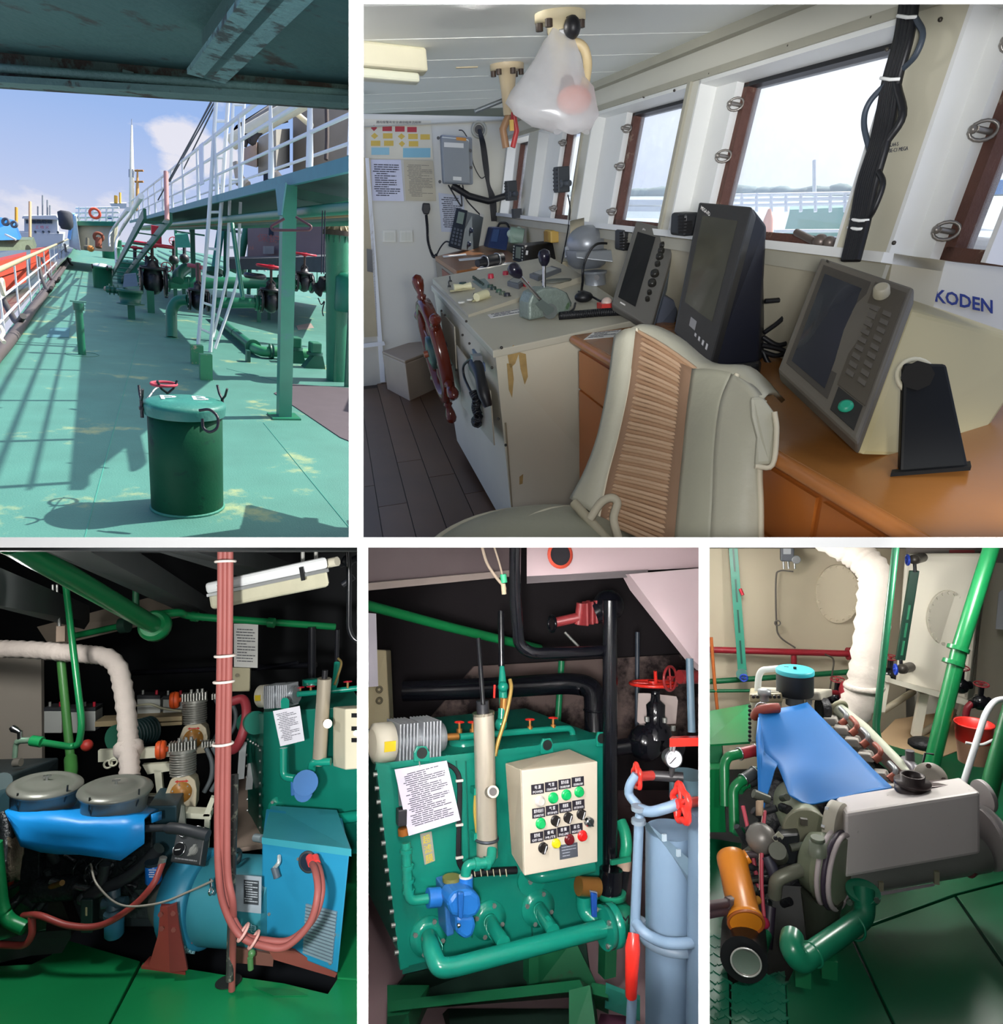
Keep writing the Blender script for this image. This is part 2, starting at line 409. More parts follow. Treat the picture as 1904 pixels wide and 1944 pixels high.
lid=MB().lathe(top,U1,[(-.07,r0_*1.07),(-.0,r0_*1.1),(.025,r0_*1.08),(.04,r0_*.98),(.055,r0_*.6),(.06,.001)],40).obj('lid',M('#1d6a5c',.45,v=.3,s=5,b=.15,w=('#33806f',.25,6)),t)
MB().torus(c0+U1*.01,U1,r0_*1.0,.014,32).obj('weld_bead',M('#2c7663',.7,b=.3),t)
chalk=M('#cfdde6',.9)
lt=top+U1*.058
for s_,x in(('P',-.62),('B',.22)):
 letters(s_,lt+B1*(x*r0_)-A1*(.18*r0_)+A1*.02,B1*(.42*r0_),A1*(.55*r0_),chalk,t,'chalk_letter')
for k,ang in enumerate((3.25,1.9,.35)):
 e=B1*math.cos(ang)+A1*math.sin(ang);pb=top+e*(r0_*1.13)-U1*.05
 cl_=MB().cyl(pb-U1*.05,pb+U1*.1,.014,n=8).cbox(pb+U1*.03-e*.03,e*.05,U1.cross(e)*.018,U1*.012).obj('clamp',BLK,t)
 for sgn in(-1,1):
  w_=U1.cross(e)*sgn
  MB().tube([pb+U1*.09,pb+U1*.13+w_*.05,pb+U1*.2+w_*.085],.011,6).obj('wing',BLK,cl_)
pb=P(392,782,top.y-r0_*.9)
MB().tube(cr([P(378,779,pb.y),P(398,778,pb.y),P(413,792,pb.y),P(412,812,pb.y),P(398,820,pb.y),P(386,812,pb.y),P(384,795,pb.y)],5),.012,7).obj('handle',BLK,t)
MB().torus(P(311,729,top.y+r0_*.7),U1,.10,.013,24).obj('rope_ring',M('#b23a4a',.8,v=.3,s=40),t)
MB().tube(cr([P(300,735,top.y+.3),P(293,740,top.y+.2),P(284,752,top.y),P(280,756,top.y)],4),.006,6).obj('cord',M('#d8c9c4',.9),t)
c0=g1(156,673);r=6.5*S(c0);tp=P1.rise(c0,578)
t=thing('sounding_pipe','short green sounding pipe standing alone on the open deck','pipe',c0,P1)
MB().cyl(c0,tp,r,n=14).obj('pipe',GRN,t);MB().cyl(tp-U1*.1,tp+U1*.03,r*1.4,n=14).obj('collar',GRD,t)
MB().cbox(tp+U1*.05,B1*(r*2),A1*.03,U1*.012).obj('cap_bar',M('#5a8a76',.6),t)
MB().torus(c0,U1,r*4.2,.008,24).obj('base_ring',GRD,t)
cb=g1(539,792);q0=P1.rise(cb,352);gt=P1.rise(cb,329);gh=(gt-q0).length
G=thing('gangway','raised green steel gangway on box columns with slatted walkway','gangway',cb,P1)
near,far=along(q0,A1,x=680),along(q0,A1,x=246)
L_=(far-near);W=B1*2.0
MB().box(near,L_,B1*.05,U1*gh).obj('fascia_beam',TEAL,G)
MB().box(near+W,L_,B1*.05,U1*gh).obj('fascia_beam',GRD,G)
n_sl=46;Lu=L_.normalized();ll=L_.length
for i in range(n_sl):
 p=near+L_*((i/n_sl)**1.6)+B1*.05+U1*(gh*.55)
 if i==0:sl=MB().box(p,B1*1.95,Lu*.17,U1*.03).obj('slat',M('#1c2b2b',.8,v=.3),G);p_0=p
 else:put(sl,'slat',G,Matrix.Translation(p-p_0)@WM[sl.name])
for x,y,hw in((539,792,.09),(368,566,.09),(336,520,.08)):
 c=g1(x,y);tpp=c+U1*((q0-cb).dot(U1))
 col=MB().cbox((c+tpp)/2,B1*hw,A1*hw,(tpp-c)/2).obj('column',GRN if x<500 else M('#2a7a63',.4,v=.25,s=3,w=('#3f6d74',.3,2)),G)
 MB().prism([tpp-B1*hw-A1*.3,tpp-B1*hw+A1*.3,tpp-B1*hw+A1*hw-U1*.38,tpp-B1*hw-A1*hw-U1*.38],-B1*.02).obj('gusset',TEAL,col)
 MB().box(tpp-U1*.14,B1*2.0,A1*.1,U1*.12).obj('cross_beam',DARKGRN,col)
 if x!=336:MB().cbox(c+U1*.012,B1*.2,A1*.2,U1*.012).obj('foot_plate',GRN,col)
MB().box(near+B1*.05+U1*(gh*.8),B1*1.95,L_,U1*.02).obj('walkway_plate',M('#24453f',.7,v=.2),G)
for k,(o,rr)in enumerate(((.25,.07),(.5,.045),(.72,.09),(1.0,.06))):
 MB().tube([near+B1*o-U1*.28-Lu*.2,far+B1*o-U1*.28],rr,10).obj('service_pipe',(GRN,M('#8a6d4a',.6),GRD,GRN)[k],G)
for side,(off,lab)in enumerate(((B1*.02,'white tubular railing along the near edge of the raised gangway'),(W,'white tubular railing along the far edge of the raised gangway'))):
 Rg=thing('railing',lab,'railing',near+off+U1*gh,P1,'gangway railings')
 e0,e1=near+off+U1*gh,far+off+U1*gh
 for h_,rr in((.38,.022),(.75,.028),(1.13,.034)):
  MB().tube([e0+U1*h_-Lu*.3,e1+U1*h_],rr,8).obj('rail',WHT,Rg)
 n_p=15;first=None
 for i in range(n_p):
  p=e0+(e1-e0)*(((i+.35)/n_p)**1.35)
  if first is None:first=MB().cyl(p,p+U1*1.14,.042,n=10).obj('post',WHT,Rg);pf=p
  else:put(first,'post',Rg,Matrix.Translation(p-pf)@WM[first.name])
p=along(near+U1*(gh+.3),Lu,x=388)
MB().box(p-B1*.02,Lu*.7,B1*.02,U1*.85).obj('notice_board',M('#dfe2ea',.6),pn=P1,label='blank white sheet tied to the gangway railing behind the ladder',cat='sheet')
lb=g1(386,668);ld=lb.y
t=thing('ladder','tall white tubular ladder with hand rails rising to the gangway','ladder',lb,P1)
def lp(x,y,dd=0):return P1.on(x,y,lb+A1*dd,A1)
SL=[[lp(411,176),lp(396,420),lp(376,656)],[lp(434,176),lp(418,420),lp(399,668)],[lp(443,176,.35),lp(433,470,.3),lp(430,530,.25),lp(404,640,.02)],[lp(464,176,.35),lp(453,470,.3),lp(447,545,.25),lp(408,662,.05)]]
for k,s_ in enumerate(SL):
 MB().tube(cr(s_,6),3.6*S(lb)if k<2 else 2.9*S(lb),8).obj('stile' if k<2 else 'hand_rail',WHT,t)
def at_y(s_,y):
 c=cr(s_,14);return min(c,key=lambda p:abs(px(p)[1]-y))
for y in(232,293,350,405,463,522,580,628):MB().cyl(at_y(SL[0],y),at_y(SL[1],y+3),2.4*S(lb),n=8).obj('rung',WHT,t)
for y in(205,347,470):MB().cyl(at_y(SL[2],y),at_y(SL[3],y+4),2.4*S(lb),n=8).obj('rung',WHT,t)
for x,y,y1 in((374,690,655),(391,720,672)):
 c=g1(x,y);tt=P1.rise(c,y1);h2=(tt-c)/2;wd=10.5*S(c)
 pd=MB().cbox(c+h2,B1*wd,A1*wd,h2).obj('pedestal',M('#3c8a5c',.5,v=.2,w=('#c9a98a',.25,9)),t)
def flange(b,p,ax,r,th=.03):b.lathe(p-ax*th,ax,[(0,r),(th*.9,r),(th*.9,r*.94),(th*1.1,r*.94),(th*1.1,r),(th*2,r)],20)
def handwheel(c,ax,R,mat,parent,spokes=4,rr=None,name='handwheel'):
 rr=rr or R*.1;u,w_=frame_of(ax);b=MB().torus(c,ax,R,rr,28,7)
 for i in range(spokes):
  e=u*math.cos(6.283*i/spokes)+w_*math.sin(6.283*i/spokes);b.cyl(c,c+e*R,rr*.7,n=6)
 b.cyl(c-ax*rr*1.6,c+ax*rr*1.6,R*.22,n=10)
 return b.obj(name,mat,parent)
def gate_valve(label,c,ax,up,r,wheel,body=BLK,wm=REDP,R=None,group='deck gate valves',pn=P1,name='gate_valve',stem=2.2):
 """c centre of the bore, ax along the pipe, up the stem"""
 t=thing(name,label,'valve',c-up*r,pn,group)
 MB().ball(c,r,(ax*.75,up.cross(ax)*.9,up)).lathe(c+up*r*.4,up,[(0,r*.75),(r*.5,r*.62),(r*.5,r*.95),(r*.75,r*.95),(r*.75,r*.5),(r*1.2,r*.3)],14).obj('body',body,t)
 for s_ in(-1,1):
  b=MB();flange(b,c+ax*(r*.85*s_),ax,r*1.02,r*.1);fo_=b.obj('flange',body,t)
  bolts_on(fo_,ringpts(c+ax*(r*.97*s_),ax,r*.86,8),ax*s_,r*.09,STEEL)
 MB().cyl(c+up*r*1.2,c+up*r*(stem+.1),r*.12,n=8).cyl(c+up*r*1.2,c+up*r*1.55,r*.26,n=8).obj('stem',M('#4a3d36',.5,.4),t)
 for s_ in(-1,1):MB().tube([c+up*r*1.1+ax*(r*.3*s_),c+up*r*1.6+ax*(r*.34*s_),c+up*r*1.95],r*.09,6).obj('yoke',body,t)
 if wheel:handwheel(c+up*r*stem,up,R or r*1.25,wm,t)
 return t
lg=g1(250,606);dpt=lg.y;sc=S(lg)
t=thing('strainer_box','green strainer box with flanged stub on a square leg beside the black valve','strainer',lg,P1)
pt=P1.rise(lg,575)
MB().box(lg-B1*(6*sc)-A1*.05,B1*(12*sc),A1*.1,pt-lg).obj('leg',GRN,t)
MB().lathe(P(248,578,dpt),U1,[(0,24*sc),(.03,24*sc),(.03,17*sc),(22*sc,20*sc),(22*sc,22*sc),(27*sc,22*sc),(27*sc,18*sc)],20).obj('body',GRD,t)
MB().hexa([P(233,545,dpt-.1),P(262,543,dpt-.1),P(262,541,dpt+.2),P(236,543,dpt+.2),P(236,521,dpt+.0),P(258,519,dpt),P(258,518,dpt+.25),P(238,520,dpt+.25)]).obj('housing',M('#5e6f78',.5,v=.2),t)
MB().tube([P(204,549,dpt),P(240,553,dpt)],6.5*sc,12).obj('stub_pipe',GRD,t)
for x in(208,216,224):b=MB();flange(b,P(x,549+(x-208)*.1,dpt),B1,10*sc,.015);b.obj('flange',GRD,t)
MB().cyl(P(199,548,dpt),P(207,549,dpt),4.5*sc,n=6).obj('end_plug',M('#9c8f80',.6),t)
lg2=g1(287,594);d2=lg2.y;s2=S(lg2)
MB().box(lg2-B1*(6*s2)-A1*.06,B1*(12*s2),A1*.12,P1.rise(lg2,552)-lg2).obj('pipe_support',GRN,pn=P1,label='green square post under the big black valve',cat='post',base=lg2)
vc=P(291,535,d2)
t=gate_valve('large black gate valve with red spindle cover standing above a wide red wheel',vc,B1,U1,24*s2,True,R=34*s2,stem=2.75)
MB().box(P(288,466,d2)-A1*.08,B1*(17*s2),A1*.16,U1*(36*s2)).obj('spindle_cover',M('#b1142c',.35,v=.15),t,bevel=.015)
MB().cyl(P(296,440,d2-.085),P(296,440,d2-.1),3*s2,n=12).obj('indicator',M('#5a0c18',.5),t)
pa,pb_=hb(vc,322,537),hb(vc,534,537);pr=11*s2
t=thing('cargo_pipe','long green cargo pipe crossing the deck behind the ladder','pipe',pa,P1)
MB().tube([pa,pb_],pr,18).obj('pipe',GRN,t)
for x in(320,358,452,530):b=MB();flange(b,hb(vc,x,537),B1,pr*(1.5 if x in(320,530)else 1.07),.03);b.obj('flange' if x in(320,530)else 'coupling',GRN,t)
MB().tube(bend([P(338,533,d2+.1),P(338,521,d2+.2),P(352,510,d2+1.0)],.4),pr*.95,14).obj('branch_elbow',GRD,t)
for x,yb in((334,583),(350,578),(492,612)):
 c=g1(x,yb);MB().box(c-B1*.06,B1*.12,A1*.12,P1.rise(c,548)-c).obj('support',GRN,t)
eb=g1(326,641);de=eb.y;se=S(eb)
t=thing('cargo_pipe','green cargo pipe bending down into the deck in front of the ladder','pipe',eb,P1)
MB().tube(bend([eb,P(325,588,de),P(337,570,de),P(357,569,de)],.2,6),10*se,18).obj('elbow',GRN,t)
b=MB();flange(b,P(357,570,de),B1,15*se,.03);b.obj('flange',GRN,t)
e2=P(372,572,de);a2,b2=hb(e2,404,575),hb(e2,487,575)
MB().tube([a2,b2],10*se,18).obj('pipe',GRN,t)
for x in(404,486,492):b=MB();flange(b,hb(e2,x,575),B1,15*se,.025);b.obj('flange',GRN,t)
MB().torus(eb,U1,11*se,.02,20).obj('deck_ring',GRN,t)
gate_valve('black gate valve behind the foot of the white ladder',P(377,571,de),B1,U1,19*se,False,stem=3.4)
t=bpy.data.objects['gate_valve.001']
MB().tube([P(377,545,de),P(376,500,de)],5*se,8).obj('spindle',M('#7b4a4a',.6,v=.3),t)
MB().tube([P(357,503,de),P(384,508,de)],4*se,8).obj('lever',M('#a5505c',.6,v=.3),t)
vb=hb(e2,514,573)
gate_valve('black gate valve with a bright red wheel left of the box column',vb,B1,U1,21*S(vb),True,R=25*S(vb),stem=3.0)
c=g1(511,607);MB().box(c-B1*.05,B1*.1,A1*.1,P1.rise(c,590)-c).obj('pipe_support',GRD,pn=P1,label='small green post under the red wheeled valve',cat='post',base=c)
vb=hb(e2,577,537);gate_valve('rusty black gate valve just right of the box column',vb,B1,U1,17*S(vb),True,R=20*S(vb),stem=3.0)
MB().tube([hb(vb,540,537),hb(vb,664,552)],9*S(vb),14).obj('cargo_pipe',GRN,pn=P1,label='short green pipe running right from the box column',cat='pipe')
t=thing('drain_pipe','green pipe lying diagonally on the deck ending in a bolted elbow','pipe',g1(450,640),P1)
p0,p1_=g1(404,598,.14),g1(484,662,.14);rp=.105
MB().tube([p0,p1_],rp,16).obj('pipe',GRN,t)
for f_ in(.35,.62,.97):b=MB();flange(b,p0.lerp(p1_,f_),(p1_-p0).normalized(),rp*(1.07 if f_<.9 else 1.7),.03);b.obj('flange',GRN,t)
q=g1(498,668,.14);MB().tube(bend([p1_,q,hb(q,528,668),hb(q,600,672)],.16,6),rp*1.05,16).obj('elbow',M('#3d8a5e',.4,v=.2),t)
b=MB();flange(b,hb(q,515,667),B1,rp*1.6,.04);b.obj('flange',DARKGRN,t)
MB().box(g1(472,688)-B1*.03,B1*.07,A1*.22,U1*.24).obj('saddle',DARKGRN,t)
for i,(xa,ya,xb,yb,rr)in enumerate(((300,462,420,520,.13),(300,472,395,522,.11),(322,463,445,505,.12),(344,460,470,500,.10),(300,484,350,512,.09))):
 zz=.55 if i<4 else .4
 MB().tube([g1(xa,ya+14,zz),g1(xb,yb+10,zz)],rr,10).obj('deck_pipe',(GRN,GRD)[i%2],pn=P1,cat='pipe',group='fore and aft pipes',label=('topmost green deck pipe running forward under the gangway','left green deck pipe of the forward bundle','middle green deck pipe of the forward bundle','right green deck pipe of the forward bundle','short low green deck pipe of the forward bundle')[i])
for(xa,ya,xb,yb,m_,lab)in((421,425,408,512,M('#2d8a86',.5,v=.2),'teal slanting tube brace seen through the ladder'),(470,425,453,508,GRN,'bright green slanting tube brace right of the ladder')):
 c=g1(xb,yb+52);d_=c.y
 t=thing('tube_brace',lab,'brace',c,P1);MB().cyl(P(xa,ya,d_),P(xb,yb,d_),7*S(c),n=14).obj('tube',m_,t)
 MB().cyl(P(xb,yb-1,d_),P(xb-1,yb+8,d_),15*S(c),n=18).obj('base_ring',GRD,t)
 MB().tube([P(xa+8,ya,d_+.3),P(xb+19,yb+50,d_+.3)],4*S(c),8).obj('leg',GRN,t)
MB().tube([P(441,425,9.0),P(447,470,8.9),P(461,566,8.6)],.03,6).obj('tie_rod',GRN,pn=P1,label='thin green rod leaning behind the ladder',cat='rod')
for x,y,w_,h_,lab,lidm in((196,551,16,42,'green hatch drum with a crumpled white cover forward on deck',M('#cfd5d4',.7,v=.2,b=.4)),(212,495,15,25,'small green hatch drum behind the white covered drum',GRD),(219,478,11,22,'farthest small green hatch drum below the stair foot',GRD)):
 c=g1(x,y-4);r=w_*S(c);h3=(P1.rise(c,y-h_)-c).length
 t=thing('hatch_drum',lab,'hatch',c,P1)
 MB().lathe(c,U1,[(0,r),(h3,r),(h3,r*1.08),(h3+.05,r*1.08),(h3+.07,r)],22).obj('coaming',GRN,t)
 MB().lathe(c+U1*(h3+.07),U1,[(0,r*1.05),(.05,r),(.1,r*.6),(.12,.01)],22).obj('lid',lidm,t)
 for k in range(4):
  p=c+U1*(h3+.03)+(B1*math.cos(k*1.57+.5)+A1*math.sin(k*1.57+.5))*r*1.12;MB().cyl(p-U1*.08,p+U1*.1,.03,n=6).obj('clamp',BLK,t)
c=g1(262,540);r=34*S(c);t=thing('tank_dome','wide low green tank dome behind the strainer box','hatch',c,P1)
h3=(P1.rise(c,500)-c).length
MB().lathe(c,U1,[(0,r),(h3,r),(h3,r*1.06),(h3+.06,r*1.06),(h3+.1,r*.8),(h3+.12,.01)],28).obj('dome',M('#3f8a72',.45,v=.2),t)
bolts_on(t,ringpts(c+U1*(h3+.06),U1,r*.98,14),U1,.05,GRD)
sb,st=g1(207,534),P(272,405,14.0);sb=P(206,532,sb.y)
t=thing('deck_stair','steep green stair climbing from the deck to the gangway','stair',sb,P1)
for o in(0,.5):
 MB().box(sb+B1*o-U1*.1,st-sb,B1*.06,U1*.2).obj('stringer',GRD,t)
for i in range(10):
 p=sb.lerp(st,(i+.5)/10)+B1*.06
 if i==0:stp=MB().box(p,B1*.44,A1*.22,U1*.03).obj('step',GRD,t);pst=p
 else:put(stp,'step',t,Matrix.Translation(p-pst)@WM[stp.name])
for o,lab in((0,'near'),(.75,'far')):
 q=sb+B1*(o-.35)
 MB().tube(bend([P(221,500,q.y-.3+o),P(219,462,q.y-.2+o),P(228,440,q.y+.2+o),P(268,372,st.y-.6+o)]if o==0 else[P(208,468,q.y+2),P(207,447,q.y+2),P(214,434,q.y+2.2),P(243,397,st.y+1)],.4),2.3*S(q)if o==0 else .05,8).obj('hand_rail',WHT,t)
MB().box(P(292,418,13),B1*.02,A1*.02,U1*.02)
MB().tube([P(315,326,8.6),P(317,417,8.6)],4.2*8.6/F,10).obj('vent_post',M('#b98a86',.6,v=.2,w=('#8b5a50',.2,9)),pn=P1,label='faded pink vent post hanging beside the gangway edge',cat='post')
c=g1(640,722);d_=c.y;s_=S(c)
t=thing('derrick_post','thick green derrick post with cream upper part and ribbed flange','post',c,P1)
def dp(x,y):return P1.on(x,y,c,A1)
MB().cyl(c,dp(640,446),20*s_,n=26).obj('post',M('#1f7352',.4,v=.15,b=.2),t)
MB().cyl(dp(641,446),dp(644,405),17*s_,n=26).obj('upper_post',CREAM,t)
MB().cyl(dp(640.5,447),dp(640.5,438),25*s_,n=28).obj('flange',M('#3a3226',.7,v=.4),t)
for k in range(12):
 e=B1*math.cos(k*.5236)+A1*math.sin(k*.5236);q=dp(641,438)
 MB().prism([q+e*24*s_,q+e*15*s_,q+e*15*s_+U1*13*s_],e.cross(U1)*.02).obj('rib',CREAM,t)
 q2=dp(640,448);MB().prism([q2+e*23*s_,q2+e*19*s_,q2+e*19*s_-U1*14*s_],e.cross(U1)*.02).obj('rib',GRD,t)
dm_=d_-.45
t=thing('deck_motor','black canvas wrapped motor strapped to the green derrick post','motor',P(614,563,dm_),P1)
MB().tube(cr([P(596,552,dm_),P(606,546,dm_),P(620,535,dm_),P(630,522,dm_)],5),[.05]+[.13+.03*math.sin(i)for i in range(13)]+[.10,.07],10).obj('canvas',M('#191a1e',.8,v=.4,s=12,b=.8,bs=12),t)
MB().tube([P(622,530,dm_-.12),P(634,521,dm_-.12)],.035,8).obj('spout',M('#5d564e',.5,.5),t)
MB().tube(cr([P(604,566,dm_),P(610,578,dm_),P(616,572,dm_),P(612,590,dm_),P(614,600,dm_)],6),.012,6).obj('rope',BLK,t)
c=g1(668,735);dd=c.y
MB().lathe(P(662,592,dd),U1,[(0,26*S(c)),(.05,28*S(c)),(60*S(c),28*S(c)),(68*S(c),20*S(c)),(71*S(c),.01)],24).obj('oil_tank',M('#1d7058',.4,v=.2),pn=P1,label='domed dark green tank at the right edge of the deck',cat='tank')
for i,(x,y0,y1,m_,lab)in enumerate(((637,725,585,GRN,'green post with white painted lettering in front of the tank'),(627,720,588,BLK,'thin black post left of the lettered green post'),(660,735,590,GRD,'green square leg under the domed tank'))):
 c=g1(x,y0);MB().box(c-B1*.045,B1*.09,A1*.09,P1.rise(c,y1)-c).obj('deck_post',m_,pn=P1,label=lab,cat='post',base=c)
t=bpy.data.objects['deck_post'];c=g1(637,725)
for k in range(8):
 q=P(635,612+k*9,c.y-.01);MB().quad([q,q+B1*.045,q+B1*.045-U1*.035,q-U1*.035]).obj('painted_mark',chalk,t)
for x,y,lab in((600,700,'green box shaped chock beside the derrick post'),(562,690,'smaller green chock right of the box column')):
 c=g1(x,y);s_=S(c);t=thing('deck_chock',lab,'chock',c,P1)
 MB().prism([c-B1*22*s_,c+B1*18*s_,c+B1*12*s_+U1*24*s_,c-B1*4*s_+U1*24*s_],A1*.3).obj('base',GRD,t)
 MB().box(c+U1*28*s_-B1*10*s_,B1*20*s_,A1*.3,U1*20*s_).obj('head',GRN,t,bevel=.03)
 MB().cyl(c+U1*24*s_+A1*.15,c+U1*29*s_+A1*.15,15*s_,n=14).obj('neck',DARKGRN,t)
MB().prism([g1(520,746,.012),g1(556,729,.012),g1(676,737,.012),g1(676,842,.012),g1(646,830,.012),g1(560,772,.012)],-U1*.012).obj('rubber_mat',M('#4a4044',.85,v=.2,s=3),pn=P1,label='large dark rubber mat on deck at the right edge',cat='mat')
MB().prism([g1(562,618,.01),g1(590,613,.01),g1(596,622,.01),g1(566,626,.01)],-U1*.01).obj('rubber_mat',M('#8d7d74',.85,v=.2),pn=P1,label='small brownish mat on the far right deck',cat='mat')
MB().prism([g1(96,622,.01),g1(133,622,.01),g1(131,640,.01),g1(88,640,.01)],-U1*.008).obj('rubber_mat',M('#3f6f78',.85),pn=P1,label='thin dark patch mat near the left deck edge',cat='mat')
R0,R1=g1(-30,705),g1(131,484)
t=thing('railing','white flat bar railing along the left edge of the deck','railing',R0,P1)
Ld=R1-R0
hR=(P1.rise(g1(0,672),522)-g1(0,672)).length
for h_,rr in((hR,.05),(hR*.62,.025),(hR*.33,.025)):
 MB().tube([R0+U1*h_,R1+U1*h_],rr,8).obj('rail',WHT if h_<hR else CREAM,t)
first=None
for i in range(13):
 p=R0+Ld*((i+.2)/13)**1.25
 if first is None:first=MB().box(p-Ld.normalized()*.06,Ld.normalized()*.12,B1*.03,U1*hR).obj('post',WHT,t);pf=p
 else:put(first,'post',t,Matrix.Translation(p-pf)@WM[first.name])
for i,(pts,rr,lab)in enumerate((([(-30,700),(20,645),(60,590),(95,545),(133,492)],.1,'thick brown hose lying along the left deck edge'),([(-12,690),(40,612),(100,528),(128,492)],.07,'second brown hose lying beside the railing foot'))):
 MB().tube(cr([g1(x,y,rr+.01+.02*i)for x,y in pts],6),rr,10).obj('deck_hose',HOSE,pn=P1,label=lab,cat='hose')
for i,(pts,lab)in enumerate((([(-22,520),(2,562),(22,598),(33,612),(44,600)],'nearest black hose hanging over the left railing'),([(73,489),(77,520),(84,540),(92,553),(98,546)],'second black hose looped over the left railing'),([(80,490),(88,512),(98,530),(108,535),(113,528)],'third black hose looped over the left railing'),([(123,464),(126,483),(132,498),(137,503)],'farthest black hose hanging from the left railing'))):
 x0=pts[3][0];dd=g1(pts[3][0],pts[3][1]+2).y
 MB().tube(cr([P(x,y,dd*(1-.02*k))for k,(x,y)in enumerate(pts)],6),(.065,.06,.055,.06)[i],9).obj('hanging_hose',M('#3b3836',.55,v=.2,s=14),pn=P1,label=lab,cat='hose')
MB().torus(P(5,545,11.5),B1,.13,.03,16).obj('rope_coil',M('#d9cdb4',.9,v=.2,s=40,b=.5),pn=P1,label='pale rope tied round the railing at the left edge',cat='rope')
MB().tube(cr([P(1,620,11.),P(6,632,10.8),P(2,642,10.5),P(8,650,10.3)],5),.03,7).obj('rope_end',M('#d9cdb4',.9,v=.2),pn=P1,label='frayed pale rope end on the deck edge far left',cat='rope')
for xa,ya,xb,yb,h_,lab in((-40,505,50,483,70,'nearer orange floating pontoon behind the left railing'),(58,480,94,472,42,'farther orange floating pontoon behind the left railing')):
 d_=24 if xa<0 else 34
 t=thing('pontoon',lab,'pontoon',P(xa,ya+h_,d_),P1)
 MB().hexa([P(xa,ya+h_,d_),P(xb,yb+h_*.75,d_+1.5),P(xb,yb+h_*.75-6,d_+3),P(xa,ya+h_-9,d_+1.5),P(xa,ya,d_),P(xb,yb,d_+1.5),P(xb,yb-5,d_+3),P(xa,ya-7,d_+1.5)]).obj('hull',M('#b33c1e',.5,v=.12),t)
 MB().hexa([P(xa,ya+h_*.5,d_-.05),P(xb,yb+h_*.36,d_+1.45),P(xb,yb+h_*.36,d_+1.5),P(xa,ya+h_*.5,d_),P(xa,ya+h_*.4,d_-.05),P(xb,yb+h_*.28,d_+1.45),P(xb,yb+h_*.28,d_+1.5),P(xa,ya+h_*.4,d_)]).obj('rubbing_strip',M('#c23f1f',.6),t)
MB().prism([P(-80,700,14),P(135,478,40),P(150,452,160),P(-80,460,160)],V((0,0,-.1))).obj('water',M('#5d6458',.25,v=.25,s=.6,b=.4,bs=3),pn=P1,kind='structure',label='murky harbour water beyond the railing')
t=thing('blue_ship','blue ship bow hung with tyre fenders at the far left','ship',P(0,470,30),P1)
MB().hexa([P(-60,458,30),P(38,455,34),P(41,450,40),P(-60,450,42),P(-60,406,30),P(26,421,34),P(28,418,40),P(-60,400,42)]).obj('hull',M('#1668aa',.45,v=.12),t)
MB().hexa([P(-60,478,30.2),P(66,474,36),P(70,466,42),P(-60,466,42),P(-60,456,30.2),P(62,455,36),P(64,450,42),P(-60,450,42)]).obj('lower_hull',M('#5d6a55',.7,v=.3),t)
for x,y,r in((11,421,8),(27,426,7)):MB().torus(P(x,y,29.6),V((0,1,0)),r*29.6/F*.72,r*29.6/F*.33,18).obj('tyre_fender',M('#5f6672',.8),t)
MB().tube([P(10,445,29.5),P(30,455,29.5)],.05,6).obj('mooring_line',WHT,t)
t=thing('white_ship','white ship with dark bridge windows moored beyond the blue bow','ship',P(80,468,60),P1)
WS=M('#b9bcc0',.5,v=.05)
MB().hexa([P(36,470,60),P(118,468,60),P(122,460,72),P(40,460,72),P(33,440,60),P(120,444,60),P(124,440,72),P(38,438,72)]).obj('hull',WS,t)
MB().hexa([P(46,442,61),P(110,445,61),P(112,440,70),P(48,438,70),P(46,412,61),P(108,414,61),P(110,410,70),P(48,410,70)]).obj('superstructure',WS,t)
MB().hexa([P(42,415,60.5),P(112,417,60.5),P(113,414,71),P(42,412,71),P(44,410,60.5),P(106,409,60.5),P(108,407,71),P(46,408,71)]).obj('roof',WS,t)
for i in range(5):
 x=49+i*10.2;MB().hexa([P(x,424,60.9),P(x+8.6,424.3,60.9),P(x+8.6,424.3,61.1),P(x,424,61.1),P(x,417.5,60.9),P(x+8.6,418,60.9),P(x+8.6,418,61.1),P(x,417.5,61.1)]).obj('window',M('#39434f',.2),t)
for x,y in((67,440),(82,440),(93,440),(110,441),(117,432)):MB().cyl(P(x,y,59.9),P(x,y,60.6),.1,n=12).obj('porthole',M('#39434f',.2),t)
letters('工 桔 义',P(67,434,60.6),P(93,434,60.6)-P(67,434,60.6),P(67,428,60.6)-P(67,434,60.6),M('#c0304a',.6),t)
for x,y0,y1 in((81,410,371),(72,410,392),(90,410,380),(95,410,390)):MB().cyl(P(x,y0,63),P(x,y1,63),.07,n=6).obj('antenna',M('#7d8288',.5),t)
for x,y0,y1,c_ in((31,440,394,'#d99a2b'),(57,450,383,'#e9b98a')):
 MB().cyl(P(x,y0,45),P(x,y1,45),.09,n=8).obj('crane_post',M(c_,.6),pn=P1,label='orange crane post left of the white ship' if x<40 else 'pale orange mast in front of the white ship',cat='post')
t=thing('forecastle','cream forecastle with green deck edge and blue white bulwark ahead','deckhouse',P(180,470,40),P1)
MB().hexa([P(143,474,38),P(215,478,38),P(222,470,48),P(148,468,48),P(147,427,38),P(218,427,38),P(224,425,48),P(150,425,48)]).obj('front_wall',M('#a39c88',.7,v=.1),t)
MB().hexa([P(144,428,37.8),P(222,429,37.8),P(226,427,48),P(148,426,48),P(145,420,37.8),P(222,421,37.8),P(226,420,48),P(148,419,48)]).obj('deck_edge',GRN,t)
MB().hexa([P(131,468,37),P(153,476,37),P(156,470,48),P(138,462,48),P(133,407,37),P(144,410,37),P(150,408,48),P(137,405,48)]).obj('bulwark',M('#a3a8ac',.6),t)
